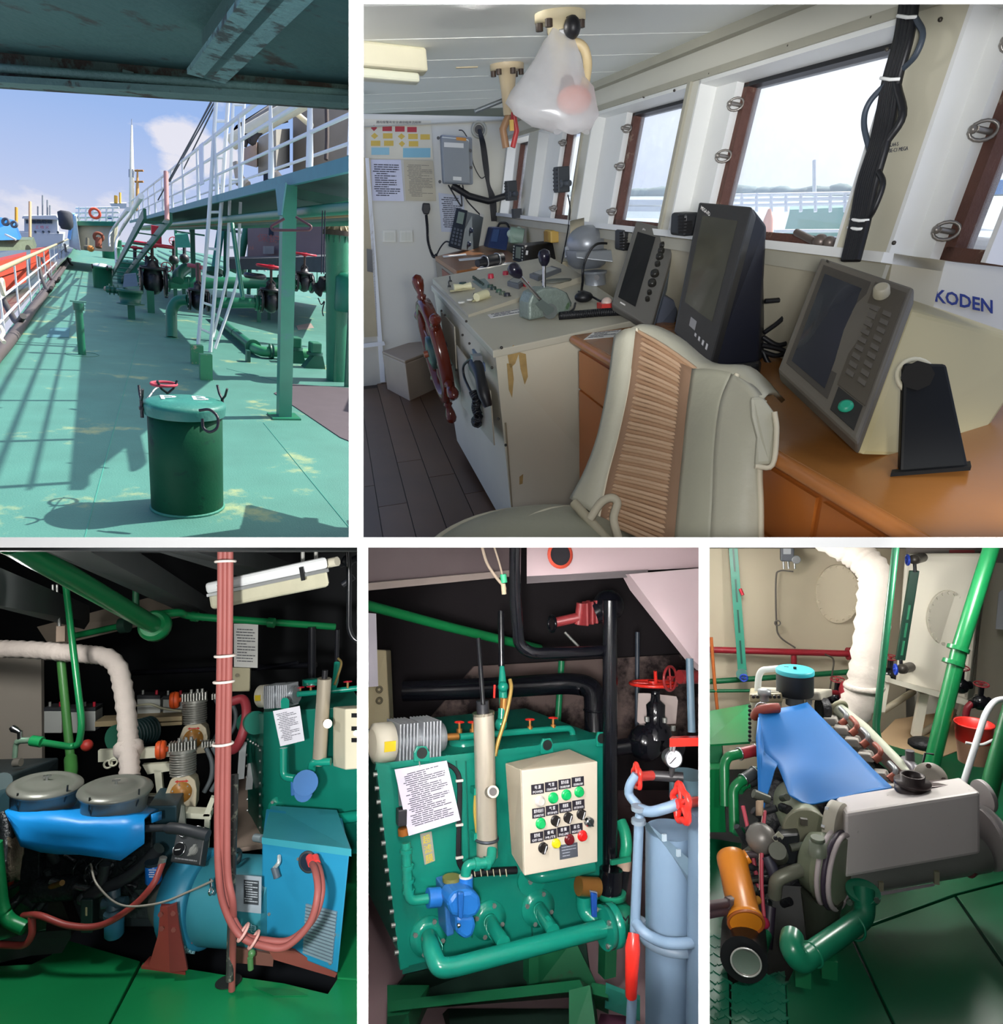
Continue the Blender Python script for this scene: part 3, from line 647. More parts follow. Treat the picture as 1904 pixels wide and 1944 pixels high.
MB().hexa([P(128,452,36.6),P(134,455,36.6),P(138,452,40),P(132,450,40),P(134,406,36.6),P(141,407,36.6),P(143,405,40),P(137,404,40)]).obj('blue_edge',M('#7fb2e6',.6),t)
MB().lathe(P(126,436,36),U1,[(0,.2),(.2,.34),(.85,.36),(.95,.2)],14).obj('fender',M('#3b3d45',.8,v=.3,s=9),t)
for x in(150,163,176,189,202,214):MB().cyl(P(x,421,39),P(x+1,394,39),.06,n=6).obj('rail_post',WHT,t)
for y in(394,403,412):MB().tube([P(144,y+1,39),P(226,y,39)],.05,6).obj('rail',WHT,t)
for x,w_ in((142,7),(200,12)):MB().box(P(x,416,41),P(x+w_,416,41)-P(x,416,41),A1*.1,U1*.2).obj('blue_panel',M('#2b4f9a',.5),t)
MB().torus(P(180,405,37.6),A1,.25,.075,24).obj('life_ring',M('#e8553a',.6,v=.25,s=7),pn=P1,label='orange life ring hung on the forecastle railing',cat='life ring')
t=thing('mooring_winch','small rusty winch gear on the deck before the forecastle','winch',P(170,474,34),P1)
MB().cyl(P(162,470,34),P(176,472,34),.14,n=12).cyl(P(166,472,34),P(166,452,34),.08,n=8).obj('drum',M('#6f6a58',.7,v=.4),t)
MB().torus(P(187,450,35),A1,.2,.08,14).cyl(P(187,470,35),P(187,452,35),.16,n=10).obj('bollard',RUST,t)
MB().ball(P(172,472,33.5),.16,n=8,k=5).obj('float',M('#c9813a',.7),t)
for x,y0,y1,r0_,c_,lab in((250,400,238,.16,'#efe9d4','tall pale mast rising above the forecastle'),(261,400,322,.12,'#b9894a','short ochre mast with cross arms beside the tall mast')):
 t=thing('mast',lab,'mast',P(x,y0,42),P1)
 MB().tube([P(x,y0,42),P(x,(y0+y1)/2,42),P(x,y1,42)],[r0_,r0_*.8,r0_*.35],10).obj('pole',M(c_,.6),t)
 if x>255:
  for y in(324,345):MB().cyl(P(x-5,y,42),P(x+11,y,42),.06,n=6).obj('cross_arm',M('#a8743a',.6),t)
 else:
  MB().cbox(P(250,330,42),V((.14,0,0)),V((0,.1,0)),V((0,0,.25))).obj('lamp_box',M('#8d939b',.5),t);MB().cyl(P(250,238,42),P(250,226,42),.02,n=6).obj('aerial',STEEL,t)
for i,(a,c)in enumerate((((402,190),(330,330)),((408,192),(322,345)),((413,190),(348,322)),((402,193),(300,380)))):
 MB().tube([P(*a,16),P(*c,20)],.018,5).obj('stay_wire',M('#4b4f57',.5,.4),pn=P1,label=('upper left','second','rightmost short','longest lowest')[i]+' dark stay wire slanting behind the gangway',cat='wire',group='stay wires')
t=thing('wheelhouse_far','small white ship bridge with yellow mast far ahead','ship',P(228,400,80),P1)
MB().hexa([P(214,396,80),P(240,396,80),P(240,394,90),P(214,394,90),P(208,386,80),P(240,386,80),P(240,384,90),P(210,384,90)]).obj('bridge',WS,t)
MB().cyl(P(220,386,80),P(220,372,80),.2,n=8).cyl(P(228,386,80),P(228,366,80),.12,n=8).obj('mast',M('#d9a53a',.6),t)
CON=M('#9c8f7d',.8,v=.1,s=2);CON2=M('#b6a896',.8,v=.12)
t=thing('loading_tower','beige loading tower with cabin and boom behind the gangway railing','building',P(560,350,26),P1)
MB().hexa([P(556,380,27),P(676,360,24),P(676,352,30),P(560,372,34),P(556,170,27),P(676,170,24),P(676,160,30),P(560,160,34)]).obj('wall',CON,t)
MB().hexa([P(456,310,25),P(487,318,24),P(500,310,29),P(470,302,29),P(458,284,25),P(487,270,24),P(500,268,29),P(470,280,29)]).obj('cabin',M('#a8917f',.8,v=.1),t)
MB().hexa([P(490,335,24.5),P(524,325,24),P(550,318,28),P(515,326,29),P(490,262,24.5),P(524,246,24),P(550,244,28),P(515,258,29)]).obj('cabin_wall',M('#9a978f',.7),t)
MB().hexa([P(500,352,24),P(520,350,24),P(522,346,24.4),P(502,348,24.4),P(500,330,24),P(520,326,24),P(522,324,24.4),P(502,328,24.4)]).obj('door_opening',M('#1e222b',.6),t)
MB().tube([P(440,270,23.5),P(520,224,23),P(600,180,22.5)],.26,14).obj('boom_pipe',M('#e6dcc0',.5),t)
MB().hexa([P(441,248,26),P(455,250,26),P(540,206,24),P(530,200,26),P(448,238,26),P(462,232,26),P(540,186,24),P(530,186,26)]).obj('boom_beam',M('#8d8578',.8,v=.3,s=2),t)
MB().tube(cr([P(462,276,23.2),P(470,258,23.2),P(478,270,23.2),P(486,256,23.2),P(500,245,23.2),P(520,232,23.2),P(545,225,23.2)],5),.12,7).obj('hose_bundle',M('#3f3833',.7),t)
for xa,ya,xb,yb in((456,350,450,310),(470,352,456,340),(522,330,540,352)):MB().cyl(P(xa,ya,24),P(xb,yb,24),.16,n=8).obj('strut',CON2,t)
MB().tube([P(556,210,23.4),P(592,240,23.4)],.1,8).obj('brace',M('#e6dcc0',.5),t)
MB().tube(cr([P(620,200,22),P(621,260,22),P(619,303,22)],4),.07,6).obj('cable',M('#4a3d36',.7),t)
t=thing('quay_building','faded pinkish quay building with red lettering under the gangway','building',P(560,500,30),P1)
MB().hexa([P(470,505,29),P(676,500,26),P(676,490,36),P(480,492,38),P(470,400,29),P(676,380,26),P(676,376,36),P(480,396,38)]).obj('wall',M('#8d7a78',.85,v=.14,s=1,w=('#c9826f',.16,1.4)),t)
MB().hexa([P(510,446,28.2),P(519,446,28.2),P(519,446,28.9),P(510,446,28.9),P(511,414,28.2),P(519,413,28.2),P(519,413,28.9),P(511,414,28.9)]).obj('window',M('#22252b',.4),t)
MB().box(P(503,482,27.9),P(520,482,27.9)-P(503,482,27.9),A1*.4,U1*.3).obj('ac_unit',M('#9a9a96',.6),t)
letters('保护',P(488,458,28.3),P(530,462,27.8)-P(488,458,28.3),P(488,443,28.3)-P(488,458,28.3),M('#b06a5e',.8),t)
MB().hexa([P(430,510,24),P(676,520,20),P(676,505,27),P(430,500,30),P(430,492,24),P(676,485,20),P(676,480,27),P(430,488,30)]).obj('quay_wall',M('#4c5054',.85,v=.25),pn=P1,label='dark quay wall behind the far right of the deck',cat='wall')
for x,y0,y1,w_ in((479,515,470,9),(511,515,474,10)):
 d_=g1(x,560).y;MB().tube(bend([P(x-w_,y0-25,d_),P(x-w_+2,y1,d_),P(x+w_,y1,d_),P(x+w_,y0,d_)]if x<500 else[P(x-w_+2,y0,d_),P(x-w_+2,y1,d_),P(x+w_,y1,d_),P(x+w_,y1+30,d_)],.1),2.6*d_/F,8).obj('rail_hoop',WHT,pn=P1,cat='railing',label='white pipe hoop rail left of the red wheeled valve' if x<500 else 'white pipe hoop rail behind the red wheeled valve')
t=thing('railing','white railing at the far right deck side behind the column','railing',g1(600,560),P1)
d_=g1(600,566).y
for y in(487,512,533):MB().tube([P(556,y-3,d_-.3),P(676,y+6,d_+.6)],.03,6).obj('rail',WHT,t)
for x in(572,602,634,660):MB().cyl(P(x,548+(x-572)*.06,d_),P(x,484,d_),.035,n=6).obj('post',WHT if x!=602 else GRN,t)
MB().torus(P(484,524,11.5),U1,.14,.05,20).obj('tyre',BLK,pn=P1,label='black tyre lying behind the forward cargo pipe',cat='tyre')
MB().tube(bend([P(562,412,7.0),P(592,430,7.0),P(588,437,7.0),P(516,437,7.0),P(514,430,7.0),P(540,415,7.0)],.05),.014,6).obj('wire_hanger',M('#5a3b3f',.5,.3),pn=P1,label='bent wire hanger shape hooked behind the box column',cat='wire')
for x in(612,617):MB().tube([P(x,400,7.6),P(x-2,520,7.6)],.007,6).obj('hanging_cable',BLK,pn=P1,label=('left' if x<615 else 'right')+' thin black cable hanging before the derrick post',cat='cable',group='cables by the derrick post')
for x,y,r,lab in((256,470,20,'red handwheel valve left of the red spindle cover'),(278,487,9,'small red wheel valve below the red spindle cover'),(316,507,9,'small red wheel valve between the pipes'),(330,458,8,'small red wheel valve forward under the gangway'),(350,455,8,'far red wheel valve beside the second column')):
 c=g1(x,y+70);d_=c.y
 t=thing('deck_valve',lab,'valve',c,P1,'distant deck valves')
 MB().cyl(P(x,y+58,d_),P(x,y,d_),3.2*S(c),n=8).ball(P(x,y+36,d_),9*S(c)).obj('body',BLK,t)
 handwheel(P(x,y,d_),U1 if r>10 else(U1*.4-A1).normalized(),r*S(c),REDP,t)
MB().hexa([P(333,470,13),P(362,470,13),P(362,466,14),P(333,466,14),P(332,446,13),P(356,444,13),P(356,442,14),P(333,443,14)]).obj('canvas_cover',M('#2f7f6a',.8,v=.3,s=6,b=.6,bs=6),pn=P1,label='crumpled green canvas cover under the gangway',cat='cover')
compartment()
MB().hexa([V((4.6,.4,.6)),V((5.4,.4,.6)),V((5.4,5.3,.6)),V((4.6,5.3,.6)),V((4.6,.4,7.6)),V((5.4,.4,7.6)),V((5.4,5.3,7.6)),V((4.6,5.3,7.6))]).obj('wall_sun_block',M('#d8d8d2',.8),kind='structure',label='added unseen wall blocking the sun from the wheelhouse')  # out-of-view slab added only to keep direct sun off the windows
compartment(x0=676,y1=1030)
A2,B2,U2=P2.A,P2.B,P2.U
g2=P2.G
Gb=g2(730,728)
def bw(x,y,off=0.):return P2.on(x,y,Gb-A2*off,A2)
Cs,Cc=bw(945,412),bw(966,229)
Dw=Cc-Cs;nW=Dw.cross(A2).normalized()
if nW.dot(B2)<0:nW=-nW
def wwp(x,y,off=0.):return P2.on(x,y,Cs+nW*off,nW)
def st(p):
 r=p-Cs;Dn=Dw-A2*Dw.dot(A2);tt=r.dot(Dn)/Dn.dot(Dn);return(-(r-Dw*tt).dot(A2),tt)
def wst(s,t,off=0.):return Cs+Dw*t-A2*s+nW*off
WALL=M('#cfcdc0',.6,v=.08,s=2,w=('#a89c80',.10,3));WALLW=M('#e6e7e4',.5,v=.05);TRIM=M('#a9a696',.6,v=.15,s=5)
BROWN=M('#5c3b30',.7,v=.35,s=18,b=.4,w=('#8d7a66',.2,12));WOOD=M('#8a5a34',.35,v=.18,s=4)
PLAST=M('#3c3c3c',.5,v=.1);BLACK=M('#101116',.45,v=.2);GREYB=M('#7d838a',.5,v=.08);CHROME=M('#c9ccd0',.2,1.)
PAPER=M('#dcdad6',.8,v=.04);INK=M('#4a4a52',.9)
fb=MB().prism([g2(670,700),g2(670,1090),g2(1500,1090),g2(1500,700)],-U2*.05).obj('floor',M('#2c1c12',.6),pn=P2,kind='structure',label='dark brown wheelhouse floor boards')
o0=g2(690,735);Lp=4.2
for i in range(17):
 for j in range(2):
  w_=.155;p=o0+B2*(-.35+i*w_+.004)-A2*(2.4*j+(i%3)*.3)-A2*1.9
  MB().box(p,B2*(w_-.005),A2*2.395,U2*.008).obj('plank',M(('#5f4229','#583c24','#523821')[(i+j)%3],.45,v=.25,s=5),fb)
zc2=(Cc-g2(966,500)).dot(U2);zc2=P2.H+Cc.dot(U2)
MB().prism([g2(600,214,zc2+.02),g2(600,-300,zc2+.02),Cc-A2*4.3+U2*.02+B2*.1,Cc+U2*.02+B2*.1],U2*.03).obj('ceiling',M('#6d756c',.8),pn=P2,kind='structure',label='pale panelled wheelhouse ceiling')
ce=bpy.data.objects['ceiling.001']
ys=[216,209,196,180,152,118,76,11,-95,-280]
CEIL=M('#eceee8',.55,v=.05,s=2)
dists=[(g2(690,y,zc2)-Cc).dot(-A2)for y in ys]
for a,b_ in zip(dists,dists[1:]):
 lft=Cc-B2*2.6
 MB().box(lft-A2*(a+.006),B2*2.6,-A2*(b_-a-.012),U2*.015).obj('ceiling_panel',CEIL,ce)
MB().box(Cc-B2*.05-U2*.03,B2*.05,-A2*4.2,U2*.03).obj('cornice',TRIM,ce)
MB().box(Cc-B2*2.4-U2*.002-A2*.02,B2*2.4,A2*.02,U2*.01).obj('cornice',TRIM,ce)
MB().prism([bw(600,800),bw(1060,800),bw(1060,205),bw(600,190)],A2*.06).obj('wall_far',WALL,pn=P2,kind='structure',label='pale far wall of the wheelhouse')
wf=bpy.data.objects['wall_far']
d=MB().prism([bw(600,740),bw(724,733,.0),bw(691,232),bw(600,228)],-A2*.012).obj('door_1',M('#c4bfae',.55,v=.1),pn=P2,kind='structure',label='cream sliding door at the left of the far wall')
MB().prism([bw(691,640,.012),bw(717,638,.012),bw(703,300,.012),bw(680,298,.012)],-A2*.008).obj('door_panel',M('#b5a887',.5,v=.15),d)
MB().prism([bw(697,515,.02),bw(708,517,.02),bw(706,474,.02),bw(696,472,.02)],-A2*.01).obj('door_handle',M('#4e5052',.35,.6),d)
MB().prism([bw(690,652,.02),bw(729,648,.02),bw(731,655,.02),bw(690,660,.02)],-A2*.012).obj('door_rail',WALLW,d)
MB().prism([bw(722,725,.0),bw(731,724,0),bw(700,300,0),bw(693,300,0)],-A2*.02).obj('trim_1',WALLW,pn=P2,kind='structure',label='white door jamb on the far wall')
MB().prism([bw(690,742,0),bw(735,733,0),bw(735,726,0),bw(690,734,0)],-A2*.02).obj('baseboard_far',M('#4a4238',.6),pn=P2,kind='structure',label='dark skirting under the far wall')
s_end=4.3
t_head=st(wwp(1340,148))[1];t_bot=st(wwp(1140,424))[1]
MB().hexa([wst(-.1,0)-U2*1.3,wst(s_end,0)-U2*1.3,wst(s_end,0)-U2*1.3+B2*.1,wst(-.1,0)-U2*1.3+B2*.1,wst(-.1,t_bot),wst(s_end,t_bot),wst(s_end,t_bot,.16),wst(-.1,t_bot,.16)]).obj('wall_window',M('#b9b29c',.6,v=.08),pn=P2,kind='structure',label='cream wall below the wheelhouse windows')
ww=bpy.data.objects['wall_window']
def slabw(name,s0,s1,t0,t1,o0_,o1_,mat,parent=None,**k):
 return MB().hexa([wst(s0,t0,o0_),wst(s1,t0,o0_),wst(s1,t0,o1_),wst(s0,t0,o1_),wst(s0,t1,o0_),wst(s1,t1,o0_),wst(s1,t1,o1_),wst(s0,t1,o1_)]).obj(name,mat,parent,pn=None if parent else P2,**k)
slabw('wall_header',-.1,s_end,t_head,1.02,0,.16,WALL,kind='structure',label='cream header above the wheelhouse windows')
slabw('trim_2',-.1,s_end,t_bot-.035,t_bot,-.03,.16,WALLW,kind='structure',label='white window sill ledge')
slabw('trim_3',-.1,s_end,t_bot-.10,t_bot-.04,-.012,.0,TRIM,kind='structure',label='grey strip under the window sill')
slabw('trim_4',-.1,s_end,t_head,t_head+.035,-.008,.0,TRIM,kind='structure',label='grey strip over the windows')
sx=lambda x,y:st(wwp(x,y))[0]
tm=.5
def mid(x,y):return sx(x,y)
wins=[(mid(957,330),mid(995,335)),(mid(1012,330),mid(1092,340)),(mid(1108,330),mid(1273,330)),(mid(1297,300),mid(1650,270)),(mid(1752,270),mid(1990,200))]
edges=[-.1]+[e for w_ in wins for e in w_]+[s_end]
for i in range(0,len(edges),2):
 a,b_=edges[i],edges[i+1]
 if b_>a:slabw('wall_post',a,b_,t_bot,t_head,0,.16,WALL if i!=8 else M('#c9c4ae',.6,v=.1,w=('#a08e6a',.12,5)),kind='structure',label='cream post between the wheelhouse windows')
PANE=glassy('hazy_glass','#f4fbff',.24,.05)
for i,(a,b_)in enumerate(wins):
 w_=thing('window_%d'%(i+1),'wheelhouse window in a rusty brown opening frame',None,wst((a+b_)/2,t_bot),P2);w_['kind']='structure'
 fr=.03 if i else .015;o0_,o1_=.10,.155
 for s_,(u0,u1,v0,v1)in enumerate(((a,a+.012,t_bot,t_head),(b_-.012,b_,t_bot,t_head),(a,b_,t_head-.02,t_head))):
  slabw('reveal',u0,u1,v0,v1,.0,.158,WALLW,w_)
 k=t_head-t_bot;ft_=fr/Dw.length
 g_=(b_-a)*(0,.33,.27,.14,.2)[i]
 slabw('side_lining',a+.012,a+.012+g_,t_bot,t_head-.02,.07,.158,WALLW,w_)
 a2_=a+.012+g_
 for u0,u1,v0,v1 in((a2_,a2_+fr,t_bot,t_head-.02),(a2_,b_-.012,t_bot,t_bot+ft_),(a2_,b_-.012,t_head-.02-ft_*.45,t_head-.02)):
  slabw('frame',u0,u1,v0,v1,o0_,o1_,BROWN if v1<t_head-.03 or u1<b_-.03 else BLACK,w_)
 slabw('pane',a2_+fr*.6,b_-.02,t_bot+ft_*.6,t_head-.02-ft_*.4,.135,.141,PANE,w_)
 if i:
  for tt in(t_bot+k*.12,t_bot+k*.52,t_bot+k*.84):
   p=wst(a2_+fr*.3,tt,.08)
   b=MB().torus(p+nW*.0,-A2*.8-nW*.6,.016+.004*(i>2),.0045,14,6,sx=1.4);b.cyl(p-nW*.02,p+nW*.05,.007,n=8).ball(p-nW*.02+A2*.01,.010)
   b.obj('wing_clamp',M('#8f8a84',.35,.6,v=.3),w_)
  if i==3:
   p=wst(b_-.18,t_bot+.02,.06);MB().tube([p,p+A2*.09+U2*.02],.011,8).ball(p-A2*.03,.022).ball(p-A2*.07,.018).obj('dog_bolt',M('#6d625c',.4,.5),w_)
slabw('post_strip',wins[2][1]+.005,wins[2][1]+.03,t_bot,t_head,-.012,0,TRIM,ww)
slabw('post_strip',wins[1][1]+.003,wins[1][1]+.02,t_bot,t_head,-.012,0,TRIM,ww)
for x,y in((1280,172),(1347,140),(1497,87),(1655,33),(1684,94),(1222,184),(1785,37),(1697,461)):
 p=wwp(x,y,-.004);MB().ball(p,.0055,n=8,k=4).obj('screw',M('#4a4640',.4,.5),ww)
letters('S.A4-5\nBE-C1 MEGA',wwp(1688,290,-.002),wwp(1724,285,-.002)-wwp(1688,290,-.002),wwp(1690,272,-.002)-wwp(1688,290,-.002),INK,ww,'pencil_note')
def sheet(name,label,q,mat,rows=0,seed=1,cat='paper',**k):
 t=thing(name,label,cat,bw(*q[0],.003),P2)
 pts=[bw(x,y,.004)for x,y in q]
 MB().prism(pts,-A2*.002).obj('sheet',mat,t)
 if rows:textlines(pts[0]-A2*.0025,pts[1]-pts[0],pts[3]-pts[0],rows,INK,t,seed=seed,**k)
 return t,pts
t,pts=sheet('flow_chart_poster','cream emergency flow chart poster with red and yellow boxes on the far wall',[(693,301),(822,303),(818,229),(692,226)],M('#cfc9b2',.5),cat='poster')
def chip(x,y,w_,h_,c_,diamond=False):
 q=[(x-w_,y),(x,y+h_),(x+w_,y),(x,y-h_)]if diamond else[(x-w_,y+h_),(x+w_,y+h_),(x+w_,y-h_),(x-w_,y-h_)]
 MB().prism([bw(a,b_,.0062)for a,b_ in q],-A2*.0008).obj('printed_box',M(c_,.6),t)
for x,y,w_,h_,c_,dm in((710,243,6,6,'#a8323c',1),(735,244,9,5,'#b03038',0),(759,245,9,5,'#b03038',0),(782,246,9,5,'#b03038',0),(711,258,7,6,'#cfae4a',1),(736,258,9,5,'#cfae4a',0),(762,259,7,6,'#cfae4a',1),(784,259,9,5,'#cfae4a',0),(807,260,9,5,'#cfae4a',0),(713,272,9,5,'#cfae4a',0),(738,272,9,5,'#cfae4a',0),(763,273,6,6,'#cfae4a',1),(785,273,9,5,'#cfae4a',0),(722,287,17,7,'#8fbcc4',0),(791,290,26,9,'#7fb3c0',0)):chip(x,y,w_,h_,c_,dm)
letters('遇险报警和安全通信程序流程图',bw(714,234,.006),bw(799,235,.006)-bw(714,234,.006),bw(714,229,.006)-bw(714,234,.006),INK,t)
sheet('typed_notice','white typed notice sheet pinned beside the door on the far wall',[(706,381),(767,382),(761,303),(700,303)],M('#cfd0dc',.7),15,3)
sheet('tide_table','yellowed ruled table sheet to the right of the typed notice',[(770,381),(828,382),(822,305),(766,304)],M('#bdb49a',.7),22,5,fill=.25)
sheet('typed_notice','pale typed list hanging behind the radio set on the far wall',[(838,440),(884,442),(880,372),(832,366)],M('#bfc4cd',.7),16,9)
for x,lab in((739,'left double light switch plate on the far wall'),(771,'right double light switch plate on the far wall')):
 t=thing('light_switch',lab,'switch',bw(x,450),P2)
 MB().prism([bw(x-13,460,.0),bw(x+13,460,0),bw(x+12,437,0),bw(x-13,437,0)],-A2*.012).obj('plate',M('#d3d2c4',.4),t,bevel=.003)
 for s_ in(0,1):MB().prism([bw(x-9+9*s_,457,.012),bw(x-.5+9*s_,457,.012),bw(x-.7+9*s_,441,.012),bw(x-9+9*s_,441,.012)],-A2*.004).obj('rocker',M('#c8c8b8',.4),t)
t=thing('junction_box','grey hinged junction box with labels high on the far wall','box',bw(865,350),P2)
MB().prism([bw(839,349,0),bw(894,351,0),bw(892,262,0),bw(834,257,0)],-A2*.10).obj('case',GREYB,t,bevel=.012)
MB().prism([bw(841,347,.1),bw(891,349,.1),bw(889,265,.1),bw(836,260,.1)],-A2*.03).obj('door',M('#858b8e',.45,v=.06),t,bevel=.012)
for q,c_ in(([(843,279),(880,281),(880,272),(843,270)],'#d8d8d2'),([(860,342),(876,343),(876,336),(860,335)],'#d8d8d2'),([(866,266),(885,268),(885,262),(866,260)],'#c98a3a')):
 MB().prism([bw(x,y,.131)for x,y in q],-A2*.001).obj('label_strip',M(c_,.6),t)
for x,y in((832,262),(835,345),(893,286),(894,318)):MB().cyl(bw(x,y,.05),bw(x,y,.12),.012,n=8).obj('hinge',PLAST,t)
t=thing('cable_gland','black cable bundle through a round collar in the far wall','cable',bw(909,245),P2)
MB().torus(bw(909,246,.005),A2,.052,.012,24).obj('collar',M('#a9a99c',.5),t);MB().cyl(bw(909,246,0),bw(909,246,.02),.032,n=18).obj('grommet',BLACK,t)
for k in range(5):
 MB().tube(cr([bw(908+k,246,.02),bw(913+k*2,275,.06),bw(919+k*2,320,.05),bw(925+k,350,.04),bw(930+k*2.5,378,.04),bw(934+k*2,420,.05)],6),.007,6).obj('cable',BLACK,t)
t=thing('cable_tray','black cable trunk slanting under the grey junction box','cable',bw(890,370),P2)
MB().tube([bw(858,352,.05),bw(890,372,.06),bw(927,382,.06),bw(960,372,.08)],.026,8).obj('trunk',BLACK,t)
for q in([(851,351),(868,380),(876,392)],[(878,351),(885,378),(902,398),(912,408)],[(872,351),(876,375),(877,392)]):MB().tube(cr([bw(x,y,.05)for x,y in q],5),.006,6).obj('wire',BLACK,t)
MB().tube(cr([bw(871,247,.02),bw(880,250,.03),bw(893,275,.03),bw(898,310,.03),bw(912,337,.03),bw(921,335,.03)],6),.004,6).obj('thin_cable',M('#3a3a38',.6),pn=P2,label='thin looping cable beside the grey junction box',cat='cable')
def coil(pts,R,r,turns,name,mat,parent=None,n=7,**k):
 pth=cr(pts,12);tot=len(pth)-1;out=[]
 for i in range(turns*n+1):
  f=i/(turns*n)*tot;j=min(int(f),tot-1);p=pth[j].lerp(pth[j+1],f-j);u,w_=frame_of(pth[min(j+1,tot)]-pth[j])
  a=6.28319*i/n;out.append(p+(u*math.cos(a)+w_*math.sin(a))*R)
 return MB().tube(out,r,5).obj(name,mat,parent,pn=None if parent else P2,**k)
t=thing('hand_microphone','black hand microphone hung on the far wall with a coiled lead','microphone',bw(808,400),P2)
MB().prism([bw(800,398,.01),bw(804,407,.01),bw(813,407,.01),bw(816,397,.01),bw(815,386,.01),bw(802,385,.01)],-A2*.04).obj('body',BLACK,t,bevel=.008)
coil([bw(809,408,.03),bw(811,430,.03),bw(813,460,.04),bw(822,486,.06),bw(829,484,.08)],.009,.004,44,'coiled_lead',BLACK,t)
MB().tube(cr([bw(828,486,.08),bw(836,470,.1),bw(846,459,.12),bw(856,461,.15)],5),.006,6).obj('plug_lead',BLACK,t)
zk=.93
kA,kB,kD=g2(940,664,.93),g2(1222,604,.96),g2(822,541,1.03)
nK=(kB-kA).cross(kD-kA).normalized()
def K(x,y,z=zk):return P2.on(x,y,kA,nK)+U2*(z-zk)
kC=K(1100,520)
CON=M('#c3bda9',.5,v=.1,s=3,w=('#a98a55',.10,4));CON_T=M('#b5b1a0',.4,v=.1,s=4)
t=thing('steering_console','cream steel steering console with scratched corner and sloping front','console',g2(960,900),P2)
fz=K(985,960)
dn=-U2*zk
e1=A2*.06+B2*.06
b=MB();b.hexa([kA+dn+e1+A2*.06,kB+dn,kC+dn,kD+dn+e1,kA+U2*-.02,kB-U2*.02,kC-U2*.02,kD-U2*.02]);b.obj('body',CON,t)
MB().hexa([kA-U2*.03-(A2+B2)*.012,kB-U2*.03,kC-U2*.03,kD-U2*.03-B2*.012,kA-(A2+B2)*.012,kB,kC,kD-B2*.012]).obj('top',CON_T,t,bevel=.004)
r1,r2,r3,r4=K(889,603),K(1108,535),K(1042,506),K(822,539)
MB().hexa([r1,r2,r3,r4,r1+U2*.012,r2+U2*.03,r3+U2*.055,r4+U2*.03]).obj('instrument_panel',M('#b3ad9b',.4,v=.1),t)
def kp(x,y):return P2.on(x,y,r1+U2*.02,(r2-r1).cross(r4-r1+U2*.02).normalized())
def lf(x,y,off=0.):
 n=(kD-kA).cross(U2*1.0+(e1*.15)).normalized();n=n if n.dot(B2)<0 else-n;return P2.on(x,y,kA+n*(.012+off),n)
nL=(kD-kA).cross(U2).normalized();nL=nL if nL.dot(B2)<0 else-nL
for q in([(868,655),(932,742),(940,845),(880,770)],[(838,590),(864,620),(868,700),(845,665)]):
 MB().prism([lf(x,y,.001)for x,y in q],nL*.006).obj('side_panel',M('#a29b8a',.5,v=.12),t)
for x,y in((845,598),(838,590),(878,636),(891,652),(934,698),(946,795),(866,702),(857,693),(960,845),(890,690),(885,610),(952,660)):MB().ball(lf(x,y,.008),.006,n=8,k=4).obj('screw',M('#3a3631',.4,.4),t)
MB().box(kA+dn+e1*1.5+A2*.05-B2*.01,(kD-kA)*.98,B2*.02,U2*.06).obj('kick_plate',M('#4a4a48',.5),t)
MB().tube([kA-U2*.31+e1*.5,kA+dn+e1+A2*.06+U2*.01],.004,5).obj('edge_seam',M('#8d8168',.6),t)
RUSTP=M('#a08552',.8,v=.3,s=30)
nF=(kB-kA).cross(U2).normalized();nF=nF if nF.dot(A2)<0 else-nF
def ff(x,y):return P2.on(x,y,kA+nF*.004,nF)
for q in([(962,665),(975,655),(985,670),(978,690),(968,700)],[(984,668),(998,672),(1002,715),(996,730),(988,700)],[(962,690),(972,690),(975,720),(972,755),(966,740)],[(986,905),(993,900),(992,918),(986,920)]):MB().prism([ff(x,y)for x,y in q],nF*.001).obj('rust_patch',RUSTP,t)
q=[K(932,605,zk+.001),K(1000,593,zk+.001),K(996,585,zk+.001),K(925,598,zk+.001)]
t2=thing('label_strip','white printed instruction strip lying on the console top','label',q[0],P2);MB().prism(q,U2*.001).obj('sheet',PAPER,t2)
textlines(q[0]+U2*.0012,q[1]-q[0],q[3]-q[0],3,INK,t2,margin=.05)
def knob(name,label,x,y,r,h_,mat,cat,group=None,shape='round'):
 p=kp(x,y);s_=S(p);r*=s_;h_*=s_
 t=thing(name,label,cat,p,P2,group)
 if shape=='round':MB().lathe(p,U2,[(0,r),(h_*.8,r*.92),(h_,r*.8)],12).obj('cap',mat,t)
 elif shape=='toggle':MB().cyl(p,p+U2*h_*.3,r,n=8).tube([p,p+U2*h_+A2*h_*.3],r*.4,6).obj('lever',mat,t)
 elif shape=='block':MB().box(p-B2*r,B2*2*r,A2*r,U2*h_).obj('block',mat,t,bevel=.003)
 MB().cyl(p-U2*.001,p+U2*.002,r*1.25,n=14).obj('bezel',M('#55584f',.5),t)
 return t
for i,(x,y,c_)in enumerate(((931,546,'#2f4a3c'),(937,550,'#24362f'),(947,555,'#3c5a44'),(954,559,'#4c5a48'),(963,562,'#23232b'))):
 knob('push_button',('first','second','third','fourth','nearest black')[i]+' push button in the slanting row on the console panel',x,y,6,6,M(c_,.4),'button','console push buttons')
for x,y,c_,lab in((932,529,'#b8273c','red push button at the back edge of the console panel'),(960,524,'#b8273c','red push button below the rear lever knob'),(999,545,'#c2283a','red push button just behind the throttle housing')):
 knob('push_button',lab,x,y,6,9,M(c_,.4),'button')
for x,y,lab in((855,535,'black toggle switch at the far left of the panel'),(853,545,'second black toggle switch at the panel edge'),(901,567,'small toggle switch between the white handles')):knob('toggle_switch',lab,x,y,3,10,BLACK,'switch',shape='toggle')
